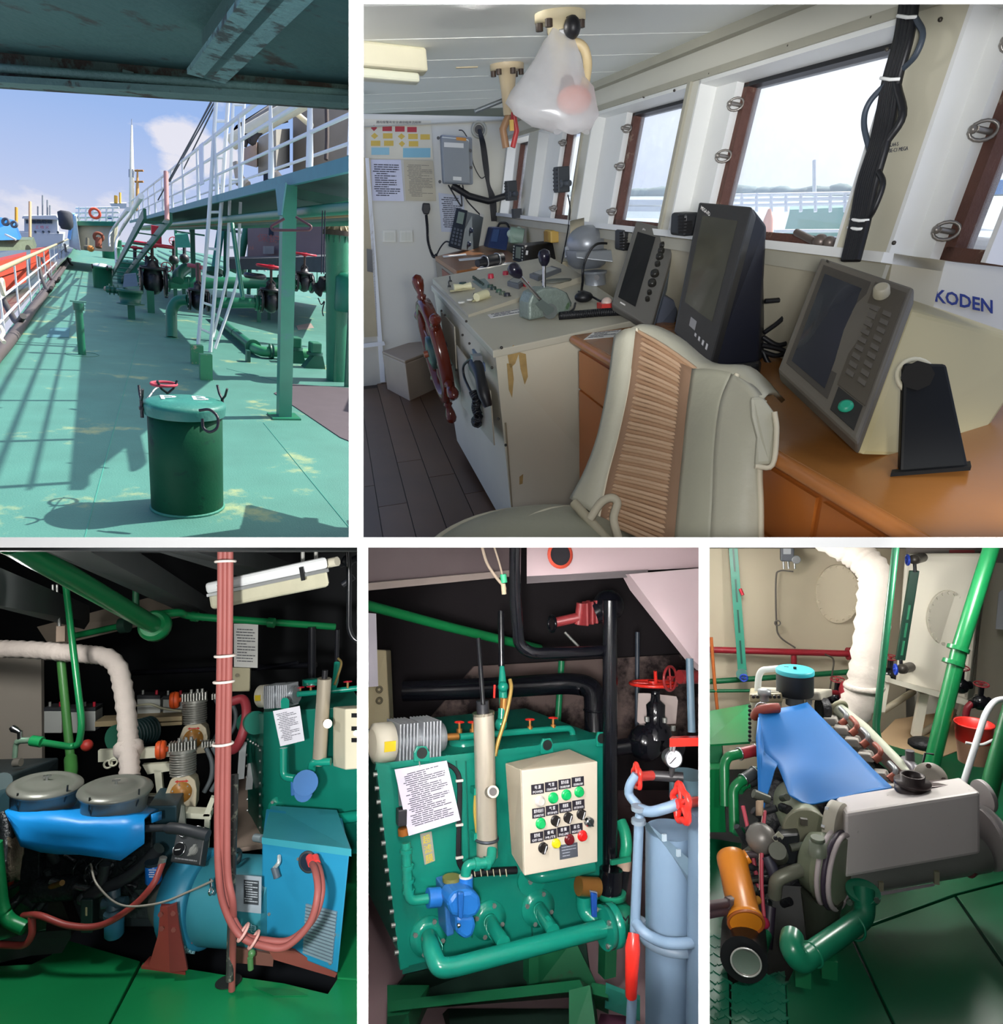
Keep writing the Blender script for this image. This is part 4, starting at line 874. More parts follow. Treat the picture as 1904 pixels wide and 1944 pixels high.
knob('selector_knob','dark green selector knob near the wheel end of the panel',879,545,8,9,M('#1c3830',.4),'knob')
IV=M('#d9d4ac',.45)
for q,lab in(([(862,553),(880,551),(894,549)],'yellowish bar handle lying on the console panel'),([(905,572),(915,568),(925,565)],'chunky white handle on the near side of the panel')):
 pts=[kp(x,y)+U2*.018 for x,y in q];t=thing('bar_handle',lab,'handle',pts[0],P2)
 s_=S(pts[0]);MB().tube(pts,[7*s_,4*s_,7*s_]if q[0][0]<880 else[8*s_,9*s_,8*s_],10).obj('grip',IV,t);MB().box(pts[0]-U2*.02-B2*.02,pts[2]-pts[0]+B2*.04,A2*.03,U2*.008).obj('base',M('#a8a37f',.5),t)
for x,y,lab in((876,575,'flat white disc on the near edge of the panel'),(892,570,'thin white plate beside the chunky handle')):MB().cyl(kp(x,y),kp(x,y)+U2*.006,.016,n=14).obj('white_disc',M('#d8d6cc',.5),pn=P2,label=lab,cat='disc')
t=thing('terminal_strip','row of small dark green terminals at the back of the panel','terminal',kp(905,535),P2)
for k in range(8):p=kp(899+k*2.6,529+k*1.9);MB().cyl(p,p+U2*.014,.006,n=6).obj('pin',M('#1d332b',.5),t)
MB().prism([kp(896,534),kp(916,549),kp(945,543),kp(925,528)],U2*.002).obj('plate',M('#7b8a86',.5),t)
GM=M('#5f6266',.5,v=.1)
for q,h_,lab in(([(963,545),(985,551),(998,541),(976,536)],.028,'small grey rectangular meter on the panel'),([(1005,531),(1022,537),(1066,521),(1048,515)],.03,'large grey tilted meter on the panel')):
 t=thing('panel_meter',lab,'meter',kp(*q[0]),P2);pts=[kp(*c_)for c_ in q]
 MB().prism(pts,U2*h_).obj('case',GM,t,bevel=.004);c_=sum(pts,V())/4
 MB().prism([c_.lerp(p,.7)+U2*h_ for p in pts],U2*.002).obj('dial',M('#9a9c98',.3),t)
MB().lathe(kp(1056,536)+U2*.004,U2,[(0,.05),(.008,.05),(.01,.042)],24,sx=1.6,u=B2).obj('oval_plate',M('#5d6057',.5),pn=P2,label='flat oval cover plate right of the rear lever',cat='plate')
tb=K(1030,606);s_=S(tb)
t=thing('throttle_stand','hammered grey green throttle housing with two lever arms','throttle',tb,P2)
HAM=M('#7d8a82',.4,.2,v=.25,s=30,b=.25,w=('#4f6a4c',.25,14),bs=90)
def tv(x,y,off=0.):return P2.on(x,y,tb-nF*off,nF)
prof=[(1004,609),(1083,592),(1085,575),(1076,556),(1058,547),(1032,547),(1012,556),(1004,575)]
MB().prism([tv(x,y,0)for x,y in prof],-nF*.10).obj('housing',HAM,t,bevel=.01)
MB().prism([tv(x,y,.1)for x,y in[(998,600),(1004,606)]+prof[1:2]+prof[2:5]+[(1030,543),(1010,550),(1000,565)]],-nF*.015).obj('back_shell',M('#4b544f',.4,.3),t)
MB().cyl(tv(1044,591,-.002),tv(1044,591,-.022),.032,n=22).obj('pivot',M('#4f5653',.7),t)
KN=M('#171526',.25)
for(x0,y0,x1,y1,kx,ky,o,lab)in((1044,591,985,522,974,516,-.02,'front'),(1033,545,1033,500,1034,482,.05,'rear')):
 lv=MB().cyl(tv(x0,y0,o),tv(x1,y1,o),.008,n=10).obj('lever',CHROME,t)
 ax=(tv(x1,y1,o)-tv(x0,y0,o)).normalized()
 MB().lathe(tv(x1,y1,o),ax,[(-.01,.012),(.005,.022),(.03,.028),(.05,.022),(.058,.005)],14).obj('knob',KN,lv)
 if lab=='front':MB().hexa([tv(1038,600,-.018),tv(1056,588,-.018),tv(1056,588,-.03),tv(1038,600,-.03),tv(1016,577,-.018),tv(1028,568,-.018),tv(1028,568,-.03),tv(1016,577,-.03)]).obj('arm_root',M('#55605c',.6),lv)
mc=K(1108,573);t=thing('hand_microphone','black fist microphone lying on the console beside the throttle','microphone',mc,P2)
MB().ball(mc+U2*.022,.05,(B2*.9,A2*.75,U2*.5)).obj('body',BLACK,t);MB().box(mc+U2*.04-B2*.015,B2*.03,A2*.04,U2*.006).obj('button',PLAST,t)
coil([K(1062,607,zk+.016),K(1100,604,zk+.016),K(1150,600,zk+.016),K(1195,598,zk+.016)],.014,.0055,40,'coiled_lead',BLACK,t)
MB().tube(cr([K(1092,580,zk+.01),K(1088,592,zk+.01),K(1070,603,zk+.01),K(1062,607,zk+.01)],5),.005,6).obj('lead',BLACK,t)
MB().tube(cr([mc+B2*.04+U2*.02,K(1150,585,zk+.02),K(1175,590,zk+.02)],5),.005,6).obj('lead',BLACK,t)
MB().tube(cr([K(1104,565,zk+.03),P2.on(1106,535,mc,nF),P2.on(1109,500,mc,nF),P2.on(1130,465,mc+A2*.25,nF),P2.on(1160,462,mc+A2*.3,nF)],7),.006,6).obj('looping_lead',BLACK,pn=P2,label='black lead looping up from the fist microphone',cat='cable')
t=thing('telephone_handset','black telephone handset in a cradle on the console side','telephone',lf(910,760),P2)
MB().prism([lf(x,y,.004)for x,y in((900,662),(921,690),(922,705),(905,690))],nL*.01).obj('cradle_plate',M('#5f6f8d',.3,.3),t)
MB().tube(cr([lf(903,690,.03),lf(911,715,.045),lf(918,745,.05),lf(927,772,.04)],6),[.03,.034,.03,.028,.026,.024,.023,.023,.023,.024,.025,.026,.026,.025,.024,.022,.021,.02,.016][:19],10).obj('grip',BLACK,t)
MB().cbox(lf(905,683,.03),nL*.02,(kD-kA).normalized()*.02,U2*.02).obj('latch',M('#8d9196',.3,.5),t)
MB().tube(cr([lf(906,680,.03),lf(893,682,.03),lf(880,695,.03),lf(881,715,.03),lf(893,742,.03),lf(900,752,.03)],6),.006,7).obj('lead',BLACK,t)
coil([lf(899,745,.03),lf(905,760,.03),lf(903,775,.03),lf(908,790,.03),lf(902,800,.03),lf(907,805,.03)],.016,.0055,20,'coiled_lead',BLACK,t)
hub=lf(850,662,.0);wc=P(826,668,hub.y-.01)
ax=(wc-hub).normalized()
VAR=M('#571f0f',.18,v=.3,s=5)
t=thing('ship_helm','varnished red brown wooden ship steering wheel beside the console','steering wheel',wc,P2)
uw=(U2-ax*U2.dot(ax)).normalized();vw=ax.cross(uw);Rw=(P2.on(826,572,wc,nF)-wc).length
rim=[(-.03,Rw*.88),(-.03,Rw*1.06),(.012,Rw*1.08),(.03,Rw*1.04),(.03,Rw*.88),(-.03,Rw*.88)]
MB().lathe(wc,ax,rim,40,u=uw).obj('rim',VAR,t)
MB().lathe(wc,ax,[(-.035,.05),(-.035,Rw*.34),(.03,Rw*.34),(.04,.05)],26,u=uw).obj('hub',M('#31483f',.35,.4,v=.2),t)
MB().cyl(hub,wc,.042,n=16).obj('shaft',BLACK,t);MB().cyl(wc,wc+ax*.06,.018,n=10).obj('hub_nut',M('#8d4a30',.4),t)
for k in range(6):
 e=uw*math.cos(k*1.0472+.12)+vw*math.sin(k*1.0472+.12)
 MB().lathe(wc,e,[(Rw*.3,.014),(Rw*.45,.02),(Rw*.6,.014),(Rw*.88,.016),(Rw*1.05,.018),(Rw*1.12,.026),(Rw*1.16,.016),(Rw*1.3,.026),(Rw*1.42,.03),(Rw*1.5,.022),(Rw*1.54,.004)],10).obj('spoke',VAR,t)
sb_=g2(776,762);t=thing('box_stool','beige box stool standing on the floor behind the steering wheel','stool',sb_,P2)
b=MB();q=[g2(778,763),g2(735,740),g2(800,715),g2(838,735)];hs=(P2.rise(q[0],690)-q[0]).length
b.prism(q,U2*hs).obj('box',M('#a3937f',.6,v=.1),t,bevel=.01);MB().prism([p+U2*hs for p in q],U2*.02).obj('lid',M('#9c8a74',.6,v=.1),t,bevel=.006)
zt=1.06
T=lambda x,y,z=zt:g2(x,y,z)
t=thing('chart_desk','small brown wooden desk under the radio set at the far wall','desk',g2(880,640),P2)
q=[T(826,487),T(866,514),T(1000,498),T(940,460)]
MB().prism(q,-U2*.03).obj('top',WOOD,t,bevel=.004)
MB().hexa([p-U2*.95 for p in q]+[p-U2*.03 for p in q]).obj('body',M('#7d7260',.6,v=.15),t)
MB().hexa([q[0].lerp(q[1],.35)-U2*.95-B2*.005,q[1]-U2*.95-B2*.005,q[1]-U2*.95,q[0].lerp(q[1],.35)-U2*.95,q[0].lerp(q[1],.35)-U2*.05-B2*.005,q[1]-U2*.05-B2*.005,q[1]-U2*.05,q[0].lerp(q[1],.35)-U2*.05]).obj('side_board',M('#7a3a22',.5),t)
for q_,lab in(([(842,489),(886,485),(884,482),(840,486)],'folded white paper at the back of the chart desk'),([(872,496),(924,491),(922,487),(870,492)],'second white paper strip on the chart desk'),([(905,512),(975,506),(990,498),(920,500)],'loose white sheets near the torch on the chart desk'),([(926,520),(985,513),(985,508),(924,514)],'wooden ruler and papers at the desk front')):
 MB().prism([T(x,y,zt+.003)for x,y in q_],U2*.002).obj('loose_paper',PAPER,pn=P2,label=lab,cat='paper')
def tilted(name,label,cat,q,depth,front_m,body_m,dcam,back=None,bev=.008):
 """instrument box: q = four photo corners of its face (bottom left, bottom right, top right, top left) with distances; depth vector to the rear"""
 t=thing(name,label,cat,(q[0]+q[1])/2,P2)
 b=MB();b.hexa([q[0],q[1],q[1]+depth,q[0]+depth,q[3],q[2],q[2]+depth*(back or 1),q[3]+depth*(back or 1)]);b.obj('case',body_m,t,bevel=bev)
 return t
def quad_on(q,u0,v0,u1,v1,n,off):
 f=lambda u,v:q[0].lerp(q[1],u).lerp(q[3].lerp(q[2],u),v)+n*off
 return[f(u0,v0),f(u1,v0),f(u1,v1),f(u0,v1)]
dr=T(880,478).y
q=[P(852,468,dr-.1),P(876,475,dr-.12),P(888,402,dr-.05),P(867,397,dr-.03)]
t=tilted('radio_set','grey VHF radio set with dark keypad face on the chart desk','radio',q,P(908,478,dr+.28)-P(876,475,dr-.12),None,M('#5d666c',.5,v=.1),dr)
n=(q[1]-q[0]).cross(q[3]-q[0]).normalized();n=n if n.y<0 else-n
MB().prism(quad_on(q,0,0,1,1,n,.001),n*.012).obj('face',M('#22262a',.4),t)
MB().prism(quad_on(q,.25,.62,.8,.92,n,.013),n*.002).obj('screen',M('#7d8a7c',.2),t)
for r in range(5):
 for c_ in range(3):MB().prism(quad_on(q,.15+c_*.27,.06+r*.09,.33+c_*.27,.12+r*.09,n,.013),n*.004).obj('key',M('#50555a',.5),t)
nr=(P(908,478,dr+.28)-q[1]).cross(q[2]-q[1]).normalized();nr=nr if nr.y<0 else-nr
for x,y in((893,437),(889,463)):
 p=P2.on(x,y,q[1]+nr*.002,nr);MB().lathe(p,nr,[(0,.022),(.012,.02),(.02,.012)],10).obj('knob',M('#2b3850',.4),t)
MB().prism([P2.on(x,y,q[1]+nr*.002,nr)for x,y in((911,410),(918,413),(918,407),(911,405))],nr*.001).obj('label_strip',PAPER,t)
q=[P(926,470,dr-.1),P(962,476,dr-.2),P(968,432,dr-.15),P(935,432,dr-.05)]
t=tilted('power_supply','dark blue handheld power supply box behind the torch','box',q,A2*.16,None,M('#1d2a4d',.45,v=.2),dr)
n=(q[1]-q[0]).cross(q[3]-q[0]).normalized();n=n if n.y<0 else-n
MB().prism(quad_on(q,.1,.3,.45,.9,n,.001),n*.003).obj('panel',M('#33486a',.4),t)
MB().tube(bend([P(945,432,dr),P(948,423,dr),P(962,423,dr),P(966,432,dr)],.02),.008,7).obj('handle',BLACK,t)
dm2=wwp(980,440,-.06).y
t=thing('wiper_motor','pale green wiper motor mounted under the far window','motor',P(981,460,dm2),P2)
GM2=M('#8fa898',.5,v=.15)
MB().cyl(P(968,446,dm2),P(994,450,dm2),.055,n=18).box(P(970,462,dm2-.03),B2*.07,A2*.08,U2*.06).obj('housing',GM2,t,bevel=.006)
MB().ball(P(970,444,dm2),.03).ball(P(985,436,dm2),.022).obj('cover',M('#a9bcae',.5),t)
dq=T(985,500).y
q=[P(972,495,dq),P(994,500,dq-.05),P(995,466,dq-.02),P(974,463,dq+.03)]
t=tilted('radio_receiver','black boxy receiver with small screen beside the rear lever','radio',q,P(1060,492,dq+.12)-P(994,500,dq-.05),None,BLACK,dq)
n=(q[1]-q[0]).cross(q[3]-q[0]).normalized();n=n if n.y<0 else-n
MB().prism(quad_on(q,.3,.2,.75,.85,n,.001),n*.003).obj('screen',M('#5d655c',.3),t)
for k in range(5):
 for s__ in(.06,.84):MB().prism(quad_on(q,s__,.12+k*.17,s__+.1,.2+k*.17,n,.001),n*.004).obj('key',M('#8d918c',.5),t)
MB().prism([P(998,484,dq-.062),P(1002,484,dq-.062),P(1003,476,dq-.06),P(999,476,dq-.06)],n*.002).obj('label_strip',PAPER,t)
tc_=T(935,497,zt+.03)
t=thing('torch','black cylindrical torch lying on the chart desk papers','torch',tc_,P2)
a_=T(906,500,zt+.032);c_=T(952,490,zt+.04)
MB().tube([a_,a_.lerp(c_,.25),a_.lerp(c_,.3),c_],[.022,.022,.03,.034],12).obj('barrel',BLACK,t)
for f_ in(.3,.8):MB().torus(a_.lerp(c_,f_),c_-a_,.034,.004,16).obj('ring',STEEL,t)
dz=K(1105,530).y-.05
t=thing('gyro_repeater','grey domed compass repeater with hood on the console end','compass',P(1110,545,dz),P2)
MB().ball(P(1115,462,dz),.105,(B2*1.05,A2,U2*.85),22,12).obj('dome',M('#8f9399',.35,.4,v=.12),t)
MB().lathe(P(1115,500,dz),U2,[(-.02,.07),(0,.10),(.05,.112),(.07,.112)],24).obj('bowl',M('#7d8288',.4,.4),t)
MB().hexa([P(1093,490,dz-.14),P(1165,498,dz-.14),P(1170,492,dz+.05),P(1098,486,dz+.05),P(1093,478,dz-.14),P(1162,474,dz-.14),P(1168,472,dz+.05),P(1098,474,dz+.05)]).obj('hood',M('#868b90',.4,.3),t,bevel=.006)
MB().lathe(P(1130,540,dz-.05),U2,[(0,.055),(.05,.05),(.055,.06),(.065,.06)],20).obj('pedestal',M('#8b9096',.4,.4),t)
MB().cyl(P(1133,527,dz-.105),P(1133,527,dz-.12),.013,n=12).obj('drain_plug',BLACK,t)
MB().grid([[P(1082+k*9,448-k*2-(j*14),dz-.02+j*.02)for k in range(4)]for j in range(3)]).obj('sun_shade',M('#a59b83',.6),t,solid=.006)
MB().cyl(P(1080,490,dz),P(1080,470,dz),.022,n=14).obj('cup_holder',M('#8f9499',.5),pn=P2,label='small grey cup clipped beside the compass dome',cat='cup')
p=wwp(1042,445,-.02)
t=thing('bulkhead_lamp','yellow plastic bulkhead lamp below the second window','lamp',p,P2)
MB().cbox(P(1048,448,p.y),A2*.07,B2*.03,U2*.035).obj('body',M('#c9a552',.5,v=.2),t,bevel=.008)
for k in range(3):MB().cbox(P(1036+k*10,449,p.y-.03),A2*.004,B2*.012,U2*.03).obj('rib',M('#7d6434',.5),t)
MB().cbox(P(1058,508,p.y-.1),B2*.05,A2*.05,U2*.035).obj('outlet_box',M('#b9ae93',.5),pn=P2,label='cream socket box on the console behind the rear lever',cat='box')
for x,y,w_,h_,lab in((970,362,12,17,'small dark ventilator unit clamped on the far window post'),(1066,341,15,22,'larger dark ventilator unit clamped on the second window post')):
 p=wwp(x,y,-.08);t=thing('window_fan',lab,'fan',p,P2);s_=S(p)
 MB().cbox(p,A2*(w_*s_),B2*.035,U2*(h_*s_)).obj('housing',M('#33383d',.5),t,bevel=.006)
 for k in range(6):MB().cbox(p-B2*.037+U2*(h_*s_*(-.75+k*.3)),A2*(w_*s_*.8),B2*.003,U2*.004).obj('louvre',BLACK,t)
 MB().cyl(p-A2*(w_*s_*1.2)-U2*.02,p-A2*(w_*s_*2.0)-U2*.02+B2*.02,.016,n=10).obj('arm',M('#4b5056',.5),t)
 MB().torus(p-A2*(w_*s_*1.25)-U2*.02-B2*.02,B2,.016,.006,14).obj('knob',M('#4b5056',.5),t)
MB().cbox(wwp(981,405,-.05),A2*.03,B2*.03,U2*.03).obj('relay_box',M('#3a3d42',.5),pn=P2,label='small dark relay box under the far ventilator',cat='box')
MB().tube(cr([wwp(1078,370,-.05),wwp(1082,395,-.04),wwp(1079,430,-.03),wwp(1072,470,-.06),wwp(1066,500,-.1)],5),.004,5).obj('hanging_lead',BLACK,pn=P2,label='thin lead hanging from the larger ventilator',cat='cable')
zd=.95
D=lambda x,y,z=zd:g2(x,y,z)
f0=D(1090,636);f1=along(f0,-A2,y=1150)
wide=B2*.82
t=thing('instrument_desk','long orange brown wooden instrument desk under the windows','desk',f0-U2*zd,P2)
bd=wide+A2*.12
MB().prism([f0,f1,f1+bd,f0+bd],-U2*.035).obj('top',M('#93602f',.22,v=.15,s=3,b=.02),t,bevel=.003)
MB().hexa([f0-U2*zd+B2*.02,f1-U2*zd+B2*.02,f1-U2*zd+bd,f0-U2*zd+bd,f0-U2*.035+B2*.02-A2*.02,f1-U2*.035+B2*.02,f1-U2*.035+bd,f0-U2*.035+bd-A2*.02]).obj('carcass',M('#a25a22',.3,v=.12,s=3),t)
fA=lambda s_,z:f0-A2*s_-U2*z+B2*.012
Lf=(f1-f0).length
for i in range(4):
 a_,b_=.02+i*Lf/4,(i+1)*Lf/4
 MB().hexa([fA(a_,.62),fA(b_,.62),fA(b_,.62)+B2*.01,fA(a_,.62)+B2*.01,fA(a_,.22),fA(b_,.22),fA(b_,.22)+B2*.01,fA(a_,.22)+B2*.01]).obj('door',M('#a85e25',.3,v=.12,s=3),t)
 dr_=MB().hexa([fA(a_,.21),fA(b_,.21),fA(b_,.21)+B2*.01,fA(a_,.21)+B2*.01,fA(a_,.06),fA(b_,.06),fA(b_,.06)+B2*.01,fA(a_,.06)+B2*.01]).obj('drawer',M('#ad6429',.3,v=.12,s=3),t)
MB().tube([f0-U2*.0175-B2*.003,f1-U2*.0175-B2*.003],.017,8).obj('edge_lipping',M('#a96a35',.3),t)
q=[D(1108,645,zd+.001),D(1165,640,zd+.001),D(1180,626,zd+.001),D(1125,632,zd+.001)]
t2=thing('label_strip','white printed card lying on the corner of the orange desk','label',q[0],P2);MB().prism(q,U2*.001).obj('sheet',PAPER,t2)
textlines(q[0]+U2*.0012,q[1]-q[0],q[3]-q[0],4,INK,t2,margin=.05)
rb_=D(1152,580,zd+.05);t2=thing('flare_box','small red and white plastic box beside the grey monitor','box',rb_,P2)
MB().cbox(rb_,B2*.035,A2*.03,U2*.012).obj('base',M('#c23a35',.4),t2);MB().ball(rb_+U2*.01,.026,(B2,A2,U2)).obj('cap',M('#c9b3a8',.4),t2)
dg=D(1200,615).y
q=[P(1160,577,dg-.02),P(1236,623,dg-.10),P(1288,438,dg-.02),P(1208,418,dg+.08)]
n=(q[1]-q[0]).cross(q[3]-q[0]).normalized();n=n if n.y<0 else-n
t=tilted('radar_display','grey tilted radar display with a column of knobs','display',q,-n*.05,None,M('#5d5c58',.5,v=.06),dg)
MB().prism(quad_on(q,.12,.10,.55,.86,n,.006),n*.002).obj('screen',M('#0d0e12',.15),t)
for v_,r_ in((.80,.014),(.74,.014),(.68,.016),(.60,.012),(.50,.018),(.40,.018),(.30,.010),(.23,.010)):
 p=quad_on(q,.76,v_,.77,v_+.01,n,.001)[0];MB().lathe(p,n,[(0,r_),(.014,r_*.9),(.018,r_*.6)],14).obj('knob',M('#23221f',.35),t)
letters('JRC',quad_on(q,.2,.905,.3,.95,n,.001)[0],(q[1]-q[0])*.1,(q[3]-q[0])*.025,PAPER,t)
textlines(quad_on(q,.18,.05,.3,.95,n,.001)[0],(q[1]-q[0])*.14,(q[3]-q[0])*.02,1,PAPER,t,margin=.02,fill=.8)
MB().hexa([q[1]-n*.05-(q[1]-q[0])*.15,q[1]-n*.05,q[1]-n*.2+A2*.05,q[1]-n*.2-(q[1]-q[0])*.15,q[2]-n*.05-(q[1]-q[0])*.15,q[2]-n*.05,q[2]-n*.16,q[2]-n*.16-(q[1]-q[0])*.15]).obj('rear_case',M('#56616d',.5),t)
MB().hexa([P(1240,632,dg),P(1275,634,dg-.05),P(1280,622,dg+.12),P(1245,618,dg+.15),P(1258,560,dg+.02),P(1290,575,dg),P(1294,570,dg+.1),P(1262,556,dg+.12)]).obj('stand',M('#4a4f5c',.5),t,bevel=.006)
db=D(1380,715).y
q=[P(1278,628,db+.04),P(1346,700,db-.08),P(1428,391,db+.02),P(1326,382,db+.16)]
n=(q[1]-q[0]).cross(q[3]-q[0]).normalized();n=n if n.y<0 else-n
t=tilted('chart_display','tall black tilted display with reflecting screen on the desk','display',q,-n*.05,None,M('#2d2d2e',.4,v=.08),db)
MB().prism(quad_on(q,.14,.24,.82,.89,n,.001),n*.001).obj('screen',M('#3d3d36',.08,v=.35,s=7),t)
letters('MEGA-FD',quad_on(q,.08,.935,.3,.95,n,.001)[0],(q[1]-q[0])*.26,(q[3]-q[0])*.03,PAPER,t)
MB().prism(quad_on(q,.35,.12,.5,.18,n,.001),n*.001).obj('label_strip',M('#77777a',.5),t)
for k in range(4):MB().prism(quad_on(q,.52+k*.1,.09-.005*k,.56+k*.1,.11,n,.001),n*.002).obj('button',M('#a9a9ac',.5),t)
bk=[q[1]-n*.05,q[1]-n*.05+A2*.10+B2*.12-U2*.03]
MB().hexa([P(1346,700,db-.05),P(1440,690,db+.02),P(1450,680,db+.2),P(1380,690,db+.25),P(1428,393,db+.05),P(1455,430,db+.10),P(1452,425,db+.25),P(1410,395,db+.3)]).obj('rear_case',M('#0e1120',.5,v=.2),t,bevel=.01)
MB().hexa([P(1345,742,db-.12),P(1440,728,db-.10),P(1445,712,db+.1),P(1370,722,db+.1),P(1345,700,db-.12),P(1442,688,db-.10),P(1445,682,db+.1),P(1370,690,db+.1)]).obj('stand',BLACK,t,bevel=.01)
MB().ball(P(1365,700,db-.13),.012,n=8,k=5).obj('clamp_knob',CHROME,t)
for x,y,w_,h_,lab in((1300,425,17,20,'ribbed black loudspeaker between the two displays'),(1187,455,14,18,'ribbed black loudspeaker left of the grey radar display')):
 d_=db+.25 if x>1250 else dg+.35;t=thing('loudspeaker',lab,'loudspeaker',P(x,y+h_,d_),P2);s_=d_/F
 MB().cbox(P(x,y,d_),B2*(w_*s_),A2*.05,U2*(h_*s_)).obj('housing',M('#1d1f22',.5),t,bevel=.01)
 for k in range(6):MB().cbox(P(x,y-h_*.75+k*h_*.3,d_-.052),B2*(w_*s_*.85),A2*.004,U2*.004).obj('louvre',M('#0a0a0c',.5),t)
dc=D(1660,830).y
q=[P(1476,700,dc+.02),P(1628,842,dc-.16),P(1737,545,dc-.06),P(1558,486,dc+.14)]
n=(q[1]-q[0]).cross(q[3]-q[0]).normalized();n=n if n.y<0 else-n
BZ=M('#5b564c',.5,v=.08)
t=tilted('crt_radar','old cream CRT radar with grey bezel on a black yoke bracket','radar',q,-n*.045,None,BZ,dc,bev=.008)
MB().prism(quad_on(q,.07,.08,.60,.93,n,.001),n*.001).obj('recess',M('#3c3831',.6),t)
MB().grid([[quad_on(q,.12+.42*i/6,.12+.74*j/8,.2,.2,n,.003+.016*math.sin(math.pi*i/6)*math.sin(math.pi*j/8))[0]for i in range(7)]for j in range(9)]).obj('screen',M('#22252c',.12),t)
MB().prism(quad_on(q,.64,.20,.95,.94,n,.001),n*.002).obj('key_panel',M('#494338',.55),t)
for r in range(9):
 for c_ in range(2):MB().prism(quad_on(q,.68+c_*.13,.29+r*.057,.76+c_*.13,.32+r*.057,n,.003),n*.003).obj('key',M('#57524a',.5),t)
p=quad_on(q,.74,.87,.8,.9,n,.003)[0];MB().lathe(p,n,[(0,.017),(.02,.016),(.023,.012)],18).obj('gain_knob',M('#a39c86',.45),t)
MB().prism(quad_on(q,.66,.04,.93,.19,n,.001),n*.002).obj('power_plate',M('#1f1f1c',.5),t)
p=quad_on(q,.79,.12,.8,.2,n,.003)[0];MB().lathe(p,n,[(0,.015),(.005,.014),(.008,.009)],18).obj('power_button',M('#1a9474',.4,e=.04),t)
textlines(quad_on(q,.06,.955,.3,.95,n,.001)[0],(q[1]-q[0])*.35,(q[3]-q[0])*.025,1,M('#2b2924',.5),t,margin=.02,fill=.9)
r0_=[P(1628,842,dc-.12),P(1850,830,dc+.05),P(1960,560,dc+.25),P(1737,548,dc-.02)]
bv=-n*.045
CRM=M('#b0a377',.5,v=.08,s=3)
b=MB();b.hexa([q[0]+bv*1.0,q[1]+bv,P(1842,872,dc+.0),P(1690,780,dc+.25),q[3]+bv,q[2]+bv-U2*.016,P(1985,655,dc+.12),P(1790,588,dc+.3)]);b.obj('cabinet',CRM,t,bevel=.012)
dy=dc-.17
YK=M('#0d0f10',.6,v=.2,sp=.2)
MB().prism([P(1708,905,dy),P(1840,890,dy-.02),P(1797,690,dy-.03),P(1716,688,dy-.02)],V((.012,.03,0))).obj('yoke',YK,t,bevel=.006)
MB().prism([P(1690,905,dy-.02),P(1842,893,dy-.04),P(1836,860,dy+.2),P(1700,870,dy+.2)],U2*.008).obj('yoke_base',YK,t)
yn=V((-.1,-1,.1)).normalized()
MB().cyl(P(1742,713,dy-.002),P(1742,713,dy-.03),.028,n=8).obj('clamp_knob',M('#0b0a09',.6,sp=.2),t);MB().torus(P(1738,714,dy-.004),yn,.034,.005,24).obj('clamp_ring',M('#c7c1a8',.5),t)
dk=dc+.42
t=thing('equipment_case','white rounded equipment case with blue lettering behind the CRT radar','equipment case',P(1800,700,dk),P2)
q=[P(1705,560,dk),P(1990,640,dk-.12),P(1985,465,dk-.10),P(1712,436,dk+.02)]
b=MB();b.hexa([P(1705,720,dk),P(1990,760,dk-.1),P(1995,740,dk+.2),P(1720,700,dk+.25),q[3],q[2],P(1985,460,dk+.2),P(1720,440,dk+.25)]);b.obj('case',M('#d2cec2',.45,v=.04),t,bevel=.02)
n=(q[1]-q[0]).cross(q[3]-q[0]).normalized();n=n if n.y<0 else-n
fc=lambda x,y:P2.on(x,y,q[3]+n*.003,(P(1705,720,dk)-q[3]).cross(q[2]-q[3]).normalized())
letters('KODEN',fc(1775,573),fc(1884,596)-fc(1775,573),fc(1775,548)-fc(1775,573),M('#1d2f78',.5),t,thick=.002,bold=.02)
for i,q_ in enumerate(([(1452,572),(1490,570),(1515,576)],[(1450,632),(1480,610),(1508,580)],[(1448,640),(1475,655),(1500,650)],[(1446,655),(1478,662),(1492,668)],[(1440,665),(1470,675),(1488,672)],[(1449,668),(1460,690),(1482,694)])):
 MB().tube(cr([P(x,y,db+.12)for x,y in q_],6),.008,6).obj('desk_cable',BLACK,pn=P2,cat='cable',group='cables behind the black display',label=('topmost thick','rising thin','upper curving','middle curving','lower curving','lowest')[i]+' black cable between the black display and the CRT radar')
t=thing('cable_bundle','thick bundle of black cables tied down the post between windows','cable',wwp(1650,300,-.03),P2)
rnd=random.Random(3)
for k in range(8):
 o=(k-3.5)*3.4
 MB().tube(cr([wwp(1730+o,-25,-.03),wwp(1716+o,70,-.035-.01*(k%2)),wwp(1694+o,150,-.04),wwp(1682+o*1.1+(22 if k==6 else 0),220,-.035),wwp(1668+o*1.1,280,-.04),wwp(1647+o*1.2,350,-.04),wwp(1632+o*1.1,425,-.045),wwp(1615+o,495,-.06)],6),.0095,7).obj('cable',BLACK,t)
MB().tube(cr([wwp(1738,35,-.04),wwp(1752,65,-.05),wwp(1738,105,-.05),wwp(1715,130,-.04)],6),.007,6).obj('cable',M('#3a4450',.5),t)
MB().tube(cr([wwp(1686,155,-.04),wwp(1650,195,-.05),wwp(1640,235,-.05),wwp(1652,290,-.04)],6),.007,6).obj('cable',M('#3a4450',.5),t)
MB().tube(cr([wwp(1668,325,-.05),wwp(1676,350,-.05),wwp(1660,395,-.05),wwp(1645,420,-.04)],6),.007,6).obj('cable',BLACK,t)
for x,y in((1722,32),(1690,150),(1632,418),(1628,434)):
 MB().tube([wwp(x-18,y-2,-.045),wwp(x,y+1,-.062),wwp(x+18,y,-.045)],.004,6).obj('cable_tie',WALLW,t)
def cl(x,y,dz_=0.):return g2(x,y,zc2+dz_)
